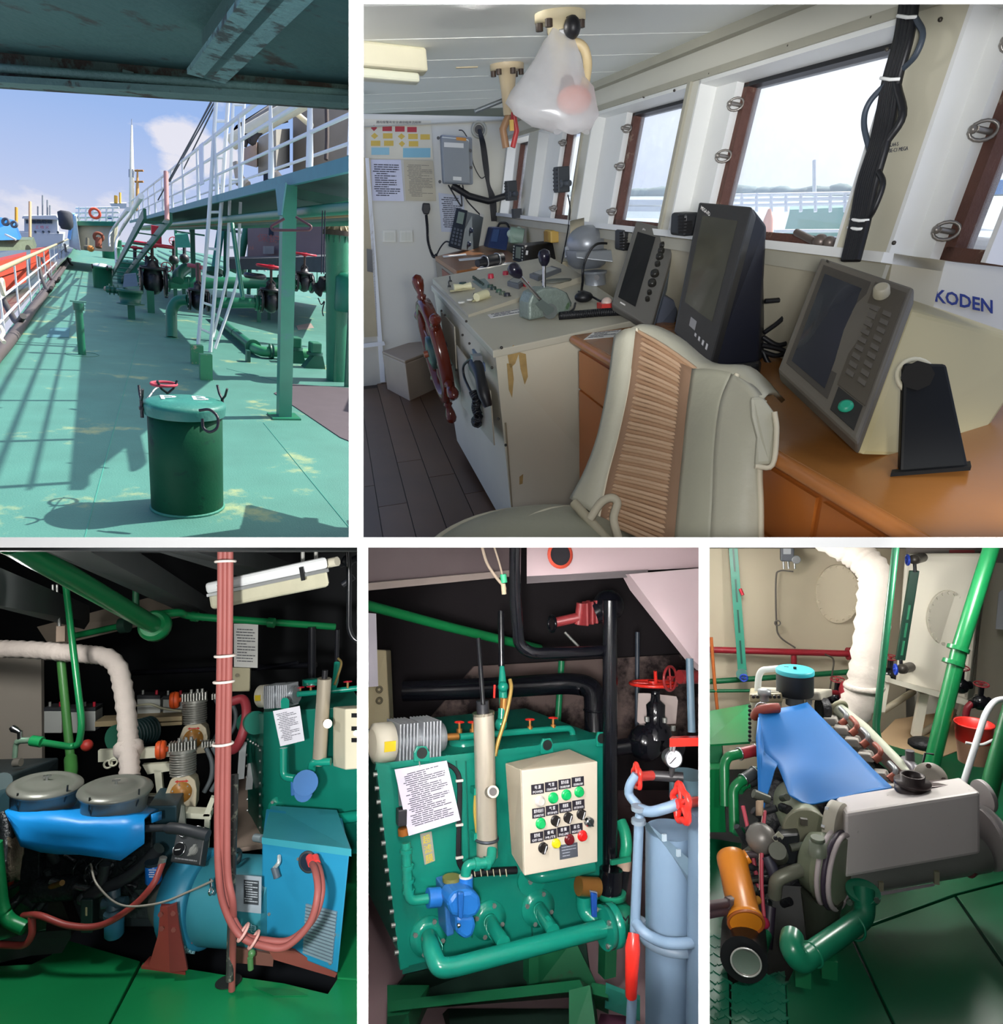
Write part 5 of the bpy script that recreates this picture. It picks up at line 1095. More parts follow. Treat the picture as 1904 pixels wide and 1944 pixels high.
for x,y,R_,lab,col in((1063,25,.075,'cream flanged pipe fitting hanging from the ceiling above the bag','#d8cba6'),(962,122,.07,'cream flanged pipe fitting with red valve on the ceiling','#b9a888')):
 p=cl(x,y);t=thing('ceiling_fitting',lab,'fitting',p,P2)
 MB().lathe(p,-U2,[(0,R_),(.02,R_),(.02,R_*.55),(.09,R_*.42),(.15,R_*.36),(.18,R_*.34)],20).obj('flange_pipe',M(col,.5,v=.15),t)
 bolts_on(t,ringpts(p-U2*.02,U2,R_*.82,6),-U2,.011,M('#3f3229',.5),.02)
 if x<1000:
  e=p-U2*.18
  MB().tube([e,e-U2*.05-B2*.03,e-U2*.12-B2*.02],.016,8).obj('valve_neck',M('#8d6a4a',.5),t)
  MB().tube([e+B2*.02,e-U2*.06+B2*.03,e-U2*.12+B2*.01],.012,8).obj('valve_handle',M('#b03a3a',.4),t)
  MB().tube([P(901,212,e.y),P(958,189,e.y),P(1015,180,e.y)],.009,8).obj('lever_rod',M('#6d7478',.4,.5),t)
  MB().tube(cr([P(969,205,e.y-.02),P(972,218,e.y-.02),P(971,228,e.y-.02)],4),.004,5).obj('string',M('#a8323c',.8),t);MB().cbox(P(971,238,e.y-.02),B2*.008,A2*.008,U2*.02).obj('tag',M('#c9a552',.6),t)
 else:
  e=p-U2*.18
  MB().tube([e,e-U2*.06],.014,8).obj('pipe_end',M('#4a3a2c',.5),t)
  MB().ball(P(1086,52,p.y-.05),.03,(B2*.8,A2,U2)).obj('knob',BLACK,t)
  MB().tube(bend([P(1080,80,p.y-.02),P(1108,85,p.y-.02),P(1117,120,p.y),P(1110,165,p.y)],.05),.014,8).obj('hose',M('#c9b48a',.5),t)
  MB().tube(cr([P(1075,150,p.y),P(1078,165,p.y),P(1072,178,p.y)],4),.02,8).obj('grip',M('#4b4743',.6),t)
  MB().ball(P(1090,190,p.y),.055,(B2,A2*.6,U2*.7)).obj('red_cap',M('#d0694a',.5),t)
pb2=cl(1063,25).y
t=thing('plastic_bag','translucent white plastic bag tied round the ceiling fitting','bag',P(1060,130,pb2),P2)
FILM=glassy('plastic_film','#f3f3f5',.58,.25)
outl=[(1068,58,22),(1066,80,30),(1058,110,44),(1052,140,56),(1048,170,66),(1046,195,74),(1052,215,70),(1068,235,48),(1086,250,22)]
rows=[];rnd=random.Random(5)
for(x,y,w_)in outl:
 rows.append([P(x+w_*math.cos(a_)*(1+.06*math.sin(5*a_+y))+(12 if y>150 else 0)*math.cos(a_),y+6*math.sin(3*a_+y*.1),pb2-.02+w_*pb2/F*.6*math.sin(a_))for a_ in[6.28319*k/24 for k in range(25)]])
MB().grid(rows).obj('film',FILM,t)
MB().tube([P(1062,62,pb2-.03),P(1072,60,pb2-.03),P(1082,66,pb2)],.008,6).obj('knot',M('#e3e3e3',.6),t)
t=thing('ceiling_lamp','cream fluorescent ceiling lamp at the left edge, unlit','lamp',cl(745,105),P2)
a_,b_=cl(802,100),cl(600,78)
MB().hexa([b_-U2*.07-A2*.1,a_-U2*.07-A2*.1,a_-U2*.07+A2*.02,b_-U2*.07+A2*.02,b_-A2*.1,a_-A2*.1,a_+A2*.02,b_+A2*.02]).obj('housing',M('#cdc8ae',.5),t,bevel=.008)
MB().hexa([b_-U2*.10-A2*.085,a_-U2*.10-A2*.085-B2*.03,a_-U2*.10-B2*.03,b_-U2*.10,b_-U2*.07-A2*.085,a_-U2*.07-A2*.085-B2*.03,a_-U2*.07-B2*.03,b_-U2*.07]).obj('diffuser',M('#d9dac4',.3),t,bevel=.008)
MB().cbox(cl(886,127),B2*.045,A2*.008,U2*.004).obj('ceiling_clip',M('#b9ab8a',.5),pn=P2,label='small wooden clip flat on the ceiling',cat='clip')
cols=[[(1174,640,1.84),(1160,740,1.82),(1142,830,1.80),(1116,900,1.80),(1088,950,1.80)],[(1206,627,1.80),(1192,735,1.78),(1172,830,1.76),(1152,905,1.75),(1136,985,1.74)],[(1322,702,1.62),(1312,780,1.62),(1304,860,1.60),(1296,940,1.59),(1286,1050,1.58)],[(1396,712,1.52),(1374,765,1.53),(1362,850,1.52),(1358,940,1.51),(1352,1050,1.50)],[(1445,762,1.44),(1441,830,1.46),(1438,900,1.46),(1440,960,1.46),(1440,1050,1.45)]]
cc=[cr([P(*p)for p in c_],6)for c_ in cols]
VIN=M('#a9a793',.5,v=.1,s=4,b=.15,bs=20);VIN2=M('#b3b09d',.5,v=.1,s=4,b=.15,bs=20)
t=thing('helm_chair','grey vinyl helmsman chair with a ribbed beige back panel','chair',P(1200,1020,1.8),P2)
def patch(i,bulge,name,mat,n_=8):
 rows=[]
 for a_,b_ in zip(cc[i],cc[i+1]):
  rows.append([a_.lerp(b_,k/n_)+V((0,-1,.1))*(bulge*math.sin(math.pi*k/n_))for k in range(n_+1)])
 return MB().grid(rows).obj(name,mat,t,solid=.03)
patch(0,.02,'back_border',VIN2);patch(2,.012,'back_border',VIN);patch(3,.015,'back_border',VIN2)
cane=M('#b99879',.7,v=.2,s=6);rows=[]
for k in range(49):
 f=k/48*(len(cc[1])-1);j=min(int(f),len(cc[1])-2);a_=cc[1][j].lerp(cc[1][j+1],f-j);b_=cc[2][j].lerp(cc[2][j+1],f-j)
 MB().tube([a_.lerp(b_,i/6)+V((0,-1,.1))*(.012*math.sin(math.pi*i/6))for i in range(7)],.0056,6).obj('cane_strip',M(('#b99879','#a98566','#c4a486')[k%3],.7,v=.15),t)
patch(1,-.02,'back_panel',M('#8d6f57',.8),8)
for i,r_ in((1,.006),(2,.006),(3,.0065),(4,.007),(0,.007)):MB().tube([p+V((0,-.012,0))for p in cc[i]],r_,6).obj('piping',M('#cfc6ae',.6),t)
top=[cc[0][0],cc[1][0],P(1260,652,1.72),cc[2][0],cc[3][0],cc[4][0]]
bkv=V((.10,.12,.02))
MB().grid([[p+bkv*f_+V((0,0,.02))*math.sin(math.pi*f_)for p in cr(top,5)]for f_ in(0,.3,.6,1)]).obj('top_roll',VIN2,t,solid=.01)
MB().prism([P(1424,752,1.42),P(1448,752,1.42),P(1470,782,1.41),P(1474,815,1.41),(P(1466,882,1.41)),P(1432,884,1.42),P(1436,830,1.42),P(1426,790,1.42)],V((.01,.03,0))).obj('head_flap',VIN2,t,bevel=.008)
MB().tube(cr([P(1470,782,1.405),P(1474,820,1.405),P(1466,883,1.405),P(1433,885,1.41)],5),.006,6).obj('piping',M('#cfc6ae',.6),t)
sc_=P(1012,1062,1.72)
MB().ball(sc_,1.,(B2*.30,A2*.22,U2*.115),36,16).obj('seat',M('#8f907f',.5,v=.1,s=4,b=.15,bs=15),t)
MB().torus(sc_-U2*.0,U2,.295,.012,40,u=B2).obj('seat_piping',VIN2,t)
MB().tube(cr([P(930,1030,1.62),P(985,992,1.68),P(1040,968,1.74),P(1085,962,1.80)],6),.006,6).obj('piping',M('#b9b6a2',.6),t)
MB().tube(cr([P(1120,985,1.66),P(1140,955,1.65),P(1160,945,1.64),P(1172,955,1.64),P(1165,985,1.64),P(1175,1025,1.63)],6),.011,7).obj('tie_strap',M('#b3ab96',.7),t)
MB().tube(cr([P(1090,955,1.72),P(1130,1000,1.66),P(1165,1040,1.62)],6),.013,7).obj('tie_strap',M('#a39c86',.7),t)
p=sc_-U2*.1;MB().cyl(p,p-U2*.5,.05,n=14).obj('pedestal',M('#5a5d5c',.4,.6),t)
far_c=P(1500,430,14)
MB().prism([P(900,470,11),P(2000,560,9),P(2000,372,60),P(900,372,70)],V((0,0,-.1))).obj('water_outside',M('#b9c9cf',.3,v=.1,b=.3,bs=2),pn=P2,kind='structure',label='bright harbour water outside the wheelhouse')
t=thing('fore_ship','green decked ship bow with white rails seen through the big window','ship',P(1560,460,13),P2)
WR=M('#f4f6f6',.5)
MB().hexa([P(1480,470,13),P(1640,470,12.5),P(1650,455,16),P(1490,452,17),P(1500,398,13),P(1640,392,12.5),P(1650,388,16),P(1500,392,17)]).obj('hull',M('#6fb39a',.6,v=.15),t)
for y0,x0,x1 in((366,1370,1650),(376,1370,1650),(386,1360,1650),(438,1470,1640),(452,1470,1640)):MB().tube([P(x0,y0+14*(1650-x1)/300+(0 if y0>400 else(1640-x0)*.02),12),P(x1,y0,12)],.03,6).obj('rail',WR,t)
for k in range(10):MB().cyl(P(1380+k*28,402,12),P(1380+k*28,368,12),.03,n=6).obj('rail_post',WR,t)
MB().cyl(P(1546,372,13),P(1546,305,13),.04,n=8).obj('mast',WR,t)
MB().lathe(P(1453,465,10),U2,[(0,.10),(.35,.07),(.5,.02)],12).obj('orange_float',M('#f0a07a',.6),pn=P2,label='orange cone float outside the big window',cat='float')
for i,(x0,x1,y,lab)in enumerate(((1090,1260,375,'upper'),(1090,1260,388,'lower'))):
 MB().box(P(x0,y+12,15),P(x1,y+14,13)-P(x0,y+12,15),V((0,.3,0)),V((0,0,.1))).obj('pontoon_deck',WR,pn=P2,label=lab+' white jetty edge outside the third window',cat='jetty')
t=thing('treeline','hazy distant shoreline with trees beyond the water','shore',P(1450,362,60),P2)
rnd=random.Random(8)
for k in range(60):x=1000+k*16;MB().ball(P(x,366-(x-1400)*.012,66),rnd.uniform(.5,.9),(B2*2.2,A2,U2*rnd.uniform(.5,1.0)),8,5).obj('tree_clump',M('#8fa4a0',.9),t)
MB().box(P(1780,378,20),B2*3.2,A2*2,U2*.4).obj('blue_boat',M('#5b9ad6',.5),pn=P2,label='blue boat outside the rightmost window',cat='boat')
compartment(x1=688,y0=1030)
A3,B3,U3=P3.A,P3.B,P3.U
g3=P3.G
GF=M('#0f7a45',.35,v=.18,s=2.5,w=('#0b5b35',.2,3));TQ=M('#0f7f6b',.3,v=.15,s=4);BLU=M('#2a7f9e',.45,v=.16,s=4,w=('#6d7a78',.10,6))
DKB=M('#3a4346',.45,.2,v=.4,s=14,b=.4);OILY=M('#22282b',.35,.3,v=.5,s=16,b=.5);PRIM=M('#8a3a31',.6,v=.2,s=6,w=('#5a2a22',.18,8));GRAYM=M('#6c716c',.45,v=.15)
PINK=M('#8f4d48',.6,v=.12,s=10);PIPEG=M('#157a45',.3,v=.15);BLUTARP=M('#1690de',.4,v=.08,s=5);WRAP=M('#cfc4bb',.85,v=.12,s=8,b=.5,bs=14)
FOAM=M('#d2d0c4',.6,v=.08);BOLT=M('#9a9c98',.35,.6)
pit=MB().prism([g3(-60,1700,-.42),g3(690,1700,-.42),g3(690,1990,-.42),g3(-60,1990,-.42)],-U3*.02).obj('floor',M('#10161f',.8),pn=P3,kind='structure',label='dark bilge floor under the generator and green floor plates')
plates=[[(-60,1836),(60,1830),(97,1812),(131,1785),(200,1805),(266,1824),(196,1960),(-60,2010)],[(271,1826),(352,1838),(440,1852),(540,1866),(622,1886),(640,1858),(690,1862),(690,2010),(200,1962)],[(640,1856),(646,1700),(660,1560),(690,1560),(690,1860)],[(-60,1660),(46,1648),(62,1700),(100,1760),(-60,1800)]]
for k,q in enumerate(plates):
 MB().prism([g3(x,y)for x,y in q],-U3*.025).obj('floor_plate',GF,pit,bevel=.004)
MB().prism([g3(480,1873,.004),g3(560,1878,.004),g3(585,1889,.004),g3(520,1890,.004)],-U3*.003).obj('paint_patch',M('#0d6a3d',.4),pit)
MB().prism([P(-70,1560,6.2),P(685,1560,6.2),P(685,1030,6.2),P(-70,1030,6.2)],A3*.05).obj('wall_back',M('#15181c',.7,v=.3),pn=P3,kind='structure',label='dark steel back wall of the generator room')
MB().prism([P(-70,1045,1.6),P(685,1045,1.6),P(685,1050,6.2),P(-70,1052,6.2)],U3*.05).obj('ceiling',M('#2b3032',.7,v=.3),pn=P3,kind='structure',label='dark steel deckhead of the generator room')
MB().prism([P(-60,1470,3.9),P(80,1462,4.1),P(78,1243,4.1),P(-60,1236,3.9)],A3*.05).obj('wall_left',M('#b0a89b',.7,v=.1,s=1.5),pn=P3,kind='structure',label='beige wall panel at the left of the generator room')
MB().prism([P(95,1228,4.6),P(370,1165,4.8),P(280,1135,4.8),P(70,1190,4.6)],A3*.05).obj('wall_bulkhead',M('#7d7264',.7,v=.15),pn=P3,kind='structure',label='beige bulkhead strip under the deckhead')
for q,lab in(([(150,1036,2.0),(410,1172,4.6),(385,1180,4.6),(60,1036,2.0)],'wide grey deck beam slanting across the deckhead'),([(-60,1110,2.2),(170,1180,4.2),(160,1195,4.2),(-60,1140,2.2)],'dark deck beam at the left of the deckhead'),([(330,1036,2.2),(560,1100,4.5),(540,1120,4.5),(260,1036,2.2)],'dark deck beam behind the red cables')):
 MB().prism([P(*c_)for c_ in q],U3*.10).obj('deck_beam',M('#4a4e4e',.6,v=.2),pn=P3,label=lab,cat='beam')
t=thing('overhead_pipe','large green overhead pipe ending in a bolted blank flange','pipe',P(290,1190,3.2),P3)
e=P(292,1187,3.3);s0=P(20,1030,2.2)
MB().tube([s0,e],19*2.8/F,20).obj('pipe',PIPEG,t)
ax=(e-s0).normalized();fd=(ax*.45-A3*.9).normalized()
MB().lathe(e,ax,[(-.02,.06),(0,.078),(.03,.078),(.03,.05)],24).obj('flange',PIPEG,t)
bolts_on(t,ringpts(e+ax*.03,ax,.064,6),ax,.009,BOLT,.012)
MB().tube([P(258,1105,3.4),P(258,1175,3.4)],.016,6).obj('hanger',M('#1b5a3a',.5),t)
t=thing('overhead_pipe','thin green pipe running right under the deckhead to the dark end','pipe',P(470,1180,3.6),P3)
MB().tube(cr([P(300,1167,3.4),P(340,1163,3.5),P(368,1170,3.6),P(500,1180,3.8),P(636,1190,4.0)],6),.021,10).obj('pipe',PIPEG,t)
for x in(370,515):MB().cyl(P(x-6,1170+(x-370)*.08,3.68),P(x+6,1171+(x-370)*.08,3.68),.028,n=12).obj('coupling',PIPEG,t)
t=thing('overhead_pipe','short green pipe with black end cap left of the blank flange','pipe',P(190,1195,3.8),P3)
MB().tube([P(142,1207,3.8),P(226,1189,3.8)],.018,8).obj('pipe',PIPEG,t);MB().cyl(P(229,1188,3.8),P(243,1186,3.8),.045,n=18).obj('end_cap',M('#17352a',.5),t)
def lagged(name,label,pts,r,pn,wraps=46,mat=WRAP):
 t=thing(name,label,'exhaust pipe',pts[-1],pn)
 pth=bend(pts,r*2.4,8);rr=[]
 pp=[]
 for a_,b_ in zip(pth,pth[1:]):
  k=max(1,int((b_-a_).length/(r*.33)))
  for i in range(k):pp.append(a_.lerp(b_,i/k))
 pp.append(pth[-1])
 rr=[r*(1+(.07 if i%2 else-.05)+.03*math.sin(i*1.7))for i in range(len(pp))]
 MB().tube(pp,rr,16).obj('lagging',mat,t)
 return t
t=lagged('exhaust_pipe','white cloth lagged exhaust pipe coming from the left and turning down',[P(-40,1231,3.5),P(60,1233,3.5),P(222,1247,3.4),P(240,1340,3.35),P(247,1475,3.2)],16.5*3.4/F,P3)
MB().lathe(P(244,1420,3.28),(P(247,1475,3.2)-P(240,1340,3.35)),[(-.04,.045),(-.02,.066),(.02,.068),(.045,.05)],18).obj('flange_wrap',WRAP,t)
t=thing('pipe_hanger','turnbuckle hanger holding the lagged exhaust pipe','hanger',P(115,1215,3.45),P3)
for x in(100,108):MB().cyl(P(x,1110,3.45),P(x+2,1166,3.45),.006,n=6).obj('rod',BOLT,t)
MB().cyl(P(110,1166,3.45),P(113,1190,3.45),.009,n=6).obj('screw',BOLT,t);MB().cbox(P(116,1203,3.44),B3*.02,A3*.01,U3*.04).obj('strap',M('#7d6a58',.5),t)
t=thing('water_pipe','bright green water pipe dropping from the deckhead to a chrome tap','pipe',P(150,1400,3.0),P3)
MB().tube(bend([P(124,1105,3.3),P(141,1250,3.2),P(156,1375,3.1),P(150,1413,3.1),P(135,1418,3.1),P(78,1409,3.0)],.05,5),6.2*3.1/F,12).obj('pipe',PIPEG,t)
MB().cyl(P(80,1409,3),P(60,1406,3),.024,n=10).obj('coupling',PIPEG,t)
tap=MB().tube(bend([P(58,1405,3),P(36,1406,3),P(30,1413,3),P(28,1438,3)],.03),[.014]*8+[.011]*6,10).obj('tap',M('#7fa08a',.35,.5),t)
MB().cyl(P(38,1404,3),P(38,1388,3),.011,n=8).tube([P(38,1390,3),P(26,1384,3),P(22,1380,3)],[.009,.016,.012],8).obj('tap_handle',CHROME,t)
t=thing('water_pipe','olive green vertical pipe behind the bright water pipe','pipe',P(137,1450,3.4),P3)
MB().tube([P(115,1245,3.5),P(135,1452,3.4)],7.5*3.5/F,12).obj('pipe',M('#3f7a3c',.4,v=.2),t);MB().tube(bend([P(134,1440,3.4),P(136,1470,3.3),P(126,1490,3.2)],.05),.03,12).obj('elbow',M('#3f7a3c',.4),t)
t=thing('ship_lamp','long white fluorescent ship lamp with clear ribbed cover, unlit','lamp',P(510,1110,2.6),P3)
a_,b_=P(395,1128,2.7),P(622,1080,2.45);dv=(b_-a_);up=dv.cross(A3).normalized();up=up if up.z>0 else-up
MB().box(a_-A3*.05,dv,A3*.16,up*.045).obj('housing',M('#cfd2d2',.5,v=.06),t,bevel=.012)
MB().box(a_-A3*.035+dv*.01,dv*.98,A3*.13,-up*.065).obj('cover',M('#b9b69f',.15,.1,v=.25,s=9),t,bevel=.014)
MB().box(a_-A3*.055,dv,A3*.17,-up*.012).obj('rim',M('#8d9090',.4,.4),t)
for f_ in(.12,.8):p=a_+dv*f_-A3*.06;MB().cbox(p,dv.normalized()*.01,A3*.006,up*.025).obj('clip',CHROME,t)
MB().cyl(b_+up*.02,b_+dv.normalized()*.05+up*.02,.018,n=10).obj('cable_gland',M('#b9b4a2',.5),t)
for x in(600,575):MB().cyl(P(x,1075,2.6),P(x,1036,2.6),.008,n=6).obj('bracket',M('#8d8d88',.5),t)
MB().tube(bend([P(661,1036,3.0),P(663,1085,3.0),P(662,1195,3.0),P(672,1215,3.0),P(690,1220,3.0)],.05),.013,8).obj('conduit',M('#16181c',.25),pn=P3,label='glossy black conduit at the top right corner',cat='pipe')
t=thing('pipe_cluster','black valve cluster at the top right by the lamp end','valve',P(655,1080,3.1),P3)
MB().ball(P(660,1065,3.1),.03).cyl(P(645,1072,3.1),P(678,1060,3.1),.016,n=8).cyl(P(650,1110,3.1),P(672,1095,3.1),.014,n=8).obj('body',M('#22242a',.4),t)
t=thing('paper_notice','typed paper notice hanging behind the red cables','paper',P(466,1268,4.0),P3)
q=[P(444,1266,4.0),P(489,1268,4.0),P(490,1185,4.0),P(444,1184,4.0)];MB().prism(q,A3*.003).obj('sheet',M('#d5d5d0',.8),t);textlines(q[0]-A3*.002,q[1]-q[0],q[3]-q[0],12,INK,t,seed=4,fill=.3)
t=thing('wall_box','cream steel box below the paper notice','box',P(458,1313,4.0),P3)
MB().prism([P(440,1313,4.0),P(474,1313,4.0),P(475,1268,4.0),P(440,1267,4.0)],A3*.1).obj('case',M('#b9b294',.5),t,bevel=.006);MB().cyl(P(450,1282,4.0),P(450,1282,3.98),.012,n=8).obj('lock',M('#6d6448',.5),t)
for q,r_,lab in(([(252,1277,4.6),(600,1262,4.3)],.02,'long black pipe across the dark back wall'),([(490,1270,4.2),(565,1258,4.1)],.012,'short glossy black pipe right of the notice'),([(592,1190,3.9),(592,1290,3.9)],.024,'vertical black pipe above the green tank'),([(640,1195,3.5),(639,1260,3.5)],.012,'thin black pipe running down to the small valve')):
 MB().tube([P(*c_)for c_ in q],r_,10).obj('black_pipe',M('#15161c',.25,v=.3),pn=P3,label=lab,cat='pipe')
BAT=M('#aeb2ae',.5,v=.08)
for x0,x1,y0,y1,d_,lab in((259,305,1366,1327,3.9,'left of the two pale batteries behind the exhaust pipe'),(308,350,1364,1328,3.9,'right of the two pale batteries beside the rear compressor'),(82,118,1392,1350,3.8,'first of the dim batteries behind the green pipes'),(118,150,1392,1352,3.8,'second of the dim batteries behind the green pipes'),(150,182,1388,1350,3.85,'third of the dim batteries behind the green pipes')):
 t=thing('battery',lab,'battery',P((x0+x1)/2,y0,d_),P3,'starter batteries')
 w_=P(x1-1,y0,d_)-P(x0+1,y0,d_);h_=P(x0,y1,d_)-P(x0,y0,d_)
 MB().box(P(x0+1,y0,d_),w_,A3*.16,h_).obj('case',BAT,t,bevel=.005);MB().box(P(x0+1,y1,d_),w_,A3*.16,U3*.02).obj('lid',M('#33363a',.5),t)
 for f_ in(.2,.8):MB().cyl(P(x0,y1,d_)+w_*f_+A3*.05+U3*.02,P(x0,y1,d_)+w_*f_+A3*.05+U3*.045,.008,n=8).obj('terminal',BOLT if f_<.5 else REDP,t)
MB().tube(cr([P(255,1340,3.85),P(285,1337,3.82),P(310,1345,3.82),P(345,1350,3.82)],6),.007,6).obj('battery_lead',M('#a9a790',.6),pn=P3,label='pale lead strung along the two batteries',cat='cable')
TIM=M('#9a8a6a',.7,v=.2,s=8)
for q,lab in(([(250,1372),(345,1368),(345,1360),(250,1364)],'pale timber shelf under the two batteries'),([(280,1380),(345,1376),(345,1370),(280,1374)],'lower timber batten under the battery shelf'),([(180,1380),(225,1378),(225,1368),(180,1370)],'short timber shelf end left of the exhaust pipe')):
 MB().prism([P(x,y,3.75)for x,y in q],A3*.2).obj('timber_shelf',TIM,pn=P3,label=lab,cat='shelf')
t=thing('electric_motor','dark green finned electric motor behind the lagged pipe','motor',P(262,1420,3.7),P3)
MB().cyl(P(224,1402,3.55),P(288,1385,3.75),.07,n=22).obj('body',M('#1d3a3a',.5),t)
for k in range(7):MB().torus(P(250+k*6,1395-k*1.6,3.63+k*.017),P(288,1385,3.75)-P(224,1402,3.55),.072,.005,22).obj('fin',M('#182e30',.5),t)
MB().cyl(P(222,1403,3.53),P(230,1400,3.56),.075,n=22).obj('end_bell',M('#2b6a55',.5),t)
CRF=M('#cfcfba',.6,v=.08)
t=thing('engine_frame','cream steel frame of the compressor set behind the air filters','frame',P(260,1480,3.4),P3)
for q in(([186,1425],[330,1418],[330,1436],[186,1447]),([270,1452],[330,1448],[335,1462],[280,1470]),([292,1462],[306,1462],[310,1512],[298,1512]),([240,1508],[345,1512],[345,1520],[240,1516])):
 MB().prism([P(x,y,3.3)for x,y in q],A3*.04).obj('bar',CRF,t)
for x,y in((205,1441),(215,1437)):MB().torus(P(x,y+10,3.27),A3,.018,.005,14).obj('eye',CRF,t)
MB().prism([P(x,y,3.05)for x,y in((343,1543),(400,1546),(400,1556),(343,1553))],A3*.1).obj('foot',CRF,t);MB().prism([P(x,y,3.05)for x,y in((385,1550),(397,1550),(408,1516),(400,1514))],A3*.04).obj('foot',CRF,t);MB().prism([P(x,y,3.05)for x,y in((388,1556),(398,1556),(396,1612),(386,1612))],A3*.04).obj('foot',CRF,t)
CAST=M('#b9ae94',.5,v=.12,s=8,w=('#8a7a5a',.16,10));ALU=M('#8f8f88',.4,.5,v=.2,s=20)
def compressor(label,cx,cy,d,k):
 """cx, cy: centre of the round cover; k: photo pixels to unit"""
 u=k*d/F;c=P(cx,cy,d)
 t=thing('air_compressor',label,'compressor',c-U3*38*u,P3,'air compressors')
 X,Z,Y=B3,U3,A3
 o=[(-24,-32),(-27,2),(-19,24),(-12,28),(14,28),(24,18),(27,0),(25,-32)]
 MB().prism([c+X*a*u+Z*b*u for a,b in o],Y*46*u).obj('crankcase',CAST,t,bevel=.004)
 cv=MB().lathe(c,-Y,[(0,19*u),(3*u,19*u),(3*u,12*u),(5*u,11*u),(6*u,.001)],22).obj('cover',M('#9a6a2c',.4,v=.2,s=8),t)
 bolts_on(cv,ringpts(c-Y*3*u,Y,15.5*u,6,.3),-Y,1.6*u,BOLT)
 b0=c+Z*28*u+Y*22*u
 prof=[(0,23*u)]
 for i in range(8):h=(4+i*4.6)*u;prof+=[(h,19*u),(h,24*u),(h+2*u,24*u),(h+2*u,19*u)]
 MB().lathe(b0,Z,prof+[(42*u,23*u)],22).obj('finned_cylinder',ALU,t)
 hd=b0+Z*42*u
 h_=MB().cyl(hd,hd+Z*5*u,25*u,n=22).obj('head',ALU,t)
 for i in range(9):MB().cbox(hd+Z*12*u+X*(-22+i*5.5)*u,X*1.2*u,Y*(17-abs(i-4)*1.2)*u,Z*8*u).obj('head_fin',M('#b3b3ac',.35,.6),h_)
 for a in(-6,6,15):MB().cyl(hd+Z*18*u+X*a*u-Y*4*u,hd+Z*27*u+X*a*u-Y*4*u,3*u,n=8).obj('valve_cap',BOLT,h_)
 fl_=MB().lathe(hd+Z*8*u-X*26*u,-X,[(0,5*u),(4*u,5*u),(4*u,15*u),(7*u,17*u),(18*u,17*u),(21*u,14*u)],20).obj('air_filter',M('#d0501e',.5,v=.12),t)
 MB().torus(hd+Z*8*u-X*38*u,X,17*u,1.2*u,20).obj('filter_band',M('#a33c14',.5),fl_)
 for i in range(7):MB().cbox(hd+Z*6*u+X*(33+i*5)*u+Y*20*u,X*1.4*u,Y*10*u,Z*(6-i*.3)*u).obj('cooler_fin',ALU,t)
 for i in range(3):
  p=hd+X*(40+i*12)*u+Y*10*u
  MB().tube(cr([p,p+X*(10+i*2)*u-Z*28*u,p+X*(9+i*2)*u-Z*58*u,p-X*(4-i)*u-Z*84*u],6),4.6*u,9).obj('hose',M('#4d5457',.5),t)
 MB().prism([c+Z*20.5*u+X*a*u+Z*b*u-Y*.4*u for a,b in((-11,0),(-6,3),(-6,1.2),(8,.2),(8,2),(13,-1.5),(8,-4),(8,-2),(-6,-1),(-6,-3))],-Y*.3*u).obj('red_arrow',M('#b8281c',.6),t)
 return t
compressor('rear cream air compressor with orange intake filter',367,1402,3.75,.92)
compressor('front cream air compressor with orange intake filter and brown cover',344,1504,3.2,1.0)
MB().tube(cr([P(438,1332,3.6),P(462,1328,3.6),P(468,1355,3.55),P(460,1395,3.5),P(447,1420,3.5),P(436,1424,3.5)],7),.025,10).obj('red_hose',M('#8f3038',.5,v=.2),pn=P3,label='dark red hose looping behind the red cables',cat='hose')
for q,lab in(([(455,1410,3.6),(450,1480,3.5)],'tall grey steel strip leaning beside the green tank'),([(470,1450,3.7),(466,1500,3.6)],'second grey steel strip behind the leaning strip')):
 a_,b_=P(*q[0]),P(*q[1]);MB().box(a_,B3*.035,A3*.01,b_-a_).obj('steel_strip',M('#8b8f90',.5),pn=P3,label=lab,cat='strip')
MB().prism([P(440,1612,3.3),P(520,1600,3.3),P(495,1480,4.4),P(445,1470,4.6)],-U3*.02).obj('floor_rear',M('#9c8a7d',.7,v=.15,s=3),pn=P3,kind='structure',label='worn beige floor beside the green tank')
E=2.85
t=thing('diesel_engine','oily black diesel generator engine under a blue sheet','engine',P(170,1780,E),P3)
def eb(x0,y0,x1,y1,d0,dd,name,mat,bev=.006,par=None):
 o=P(x0,y1,d0);return MB().box(o,P(x1,y1,d0)-o,A3*dd,P(x0,y0,d0)-o).obj(name,mat,par or t,bevel=bev)
eb(60,1560,290,1690,E+.08,.45,'cylinder_block',OILY);eb(70,1660,330,1745,E+.12,.38,'crankcase',DKB)
eb(110,1700,305,1760,E+.16,.34,'oil_sump',M('#2f3a3d',.5,v=.3,s=10));eb(280,1530,335,1660,E+.14,.3,'rear_head',M('#23404a',.5,v=.3,s=9))
eb(36,1610,75,1700,E+.0,.2,'timing_cover',OILY)
rnd=random.Random(11)
for k in range(26):
 x=rnd.uniform(40,270);y=rnd.uniform(1630,1712);r_=rnd.uniform(.008,.024)
 ax=(B3*rnd.uniform(-1,1)+U3*rnd.uniform(-.6,.9)-A3*rnd.uniform(0,.6)).normalized()
 MB().cyl(P(x,y,E+.06),P(x,y,E+.06)+ax*rnd.uniform(.03,.11),r_,n=9).obj('fitting',(OILY,DKB,M('#3f4a4a',.35,.5),OILY)[k%4],t)
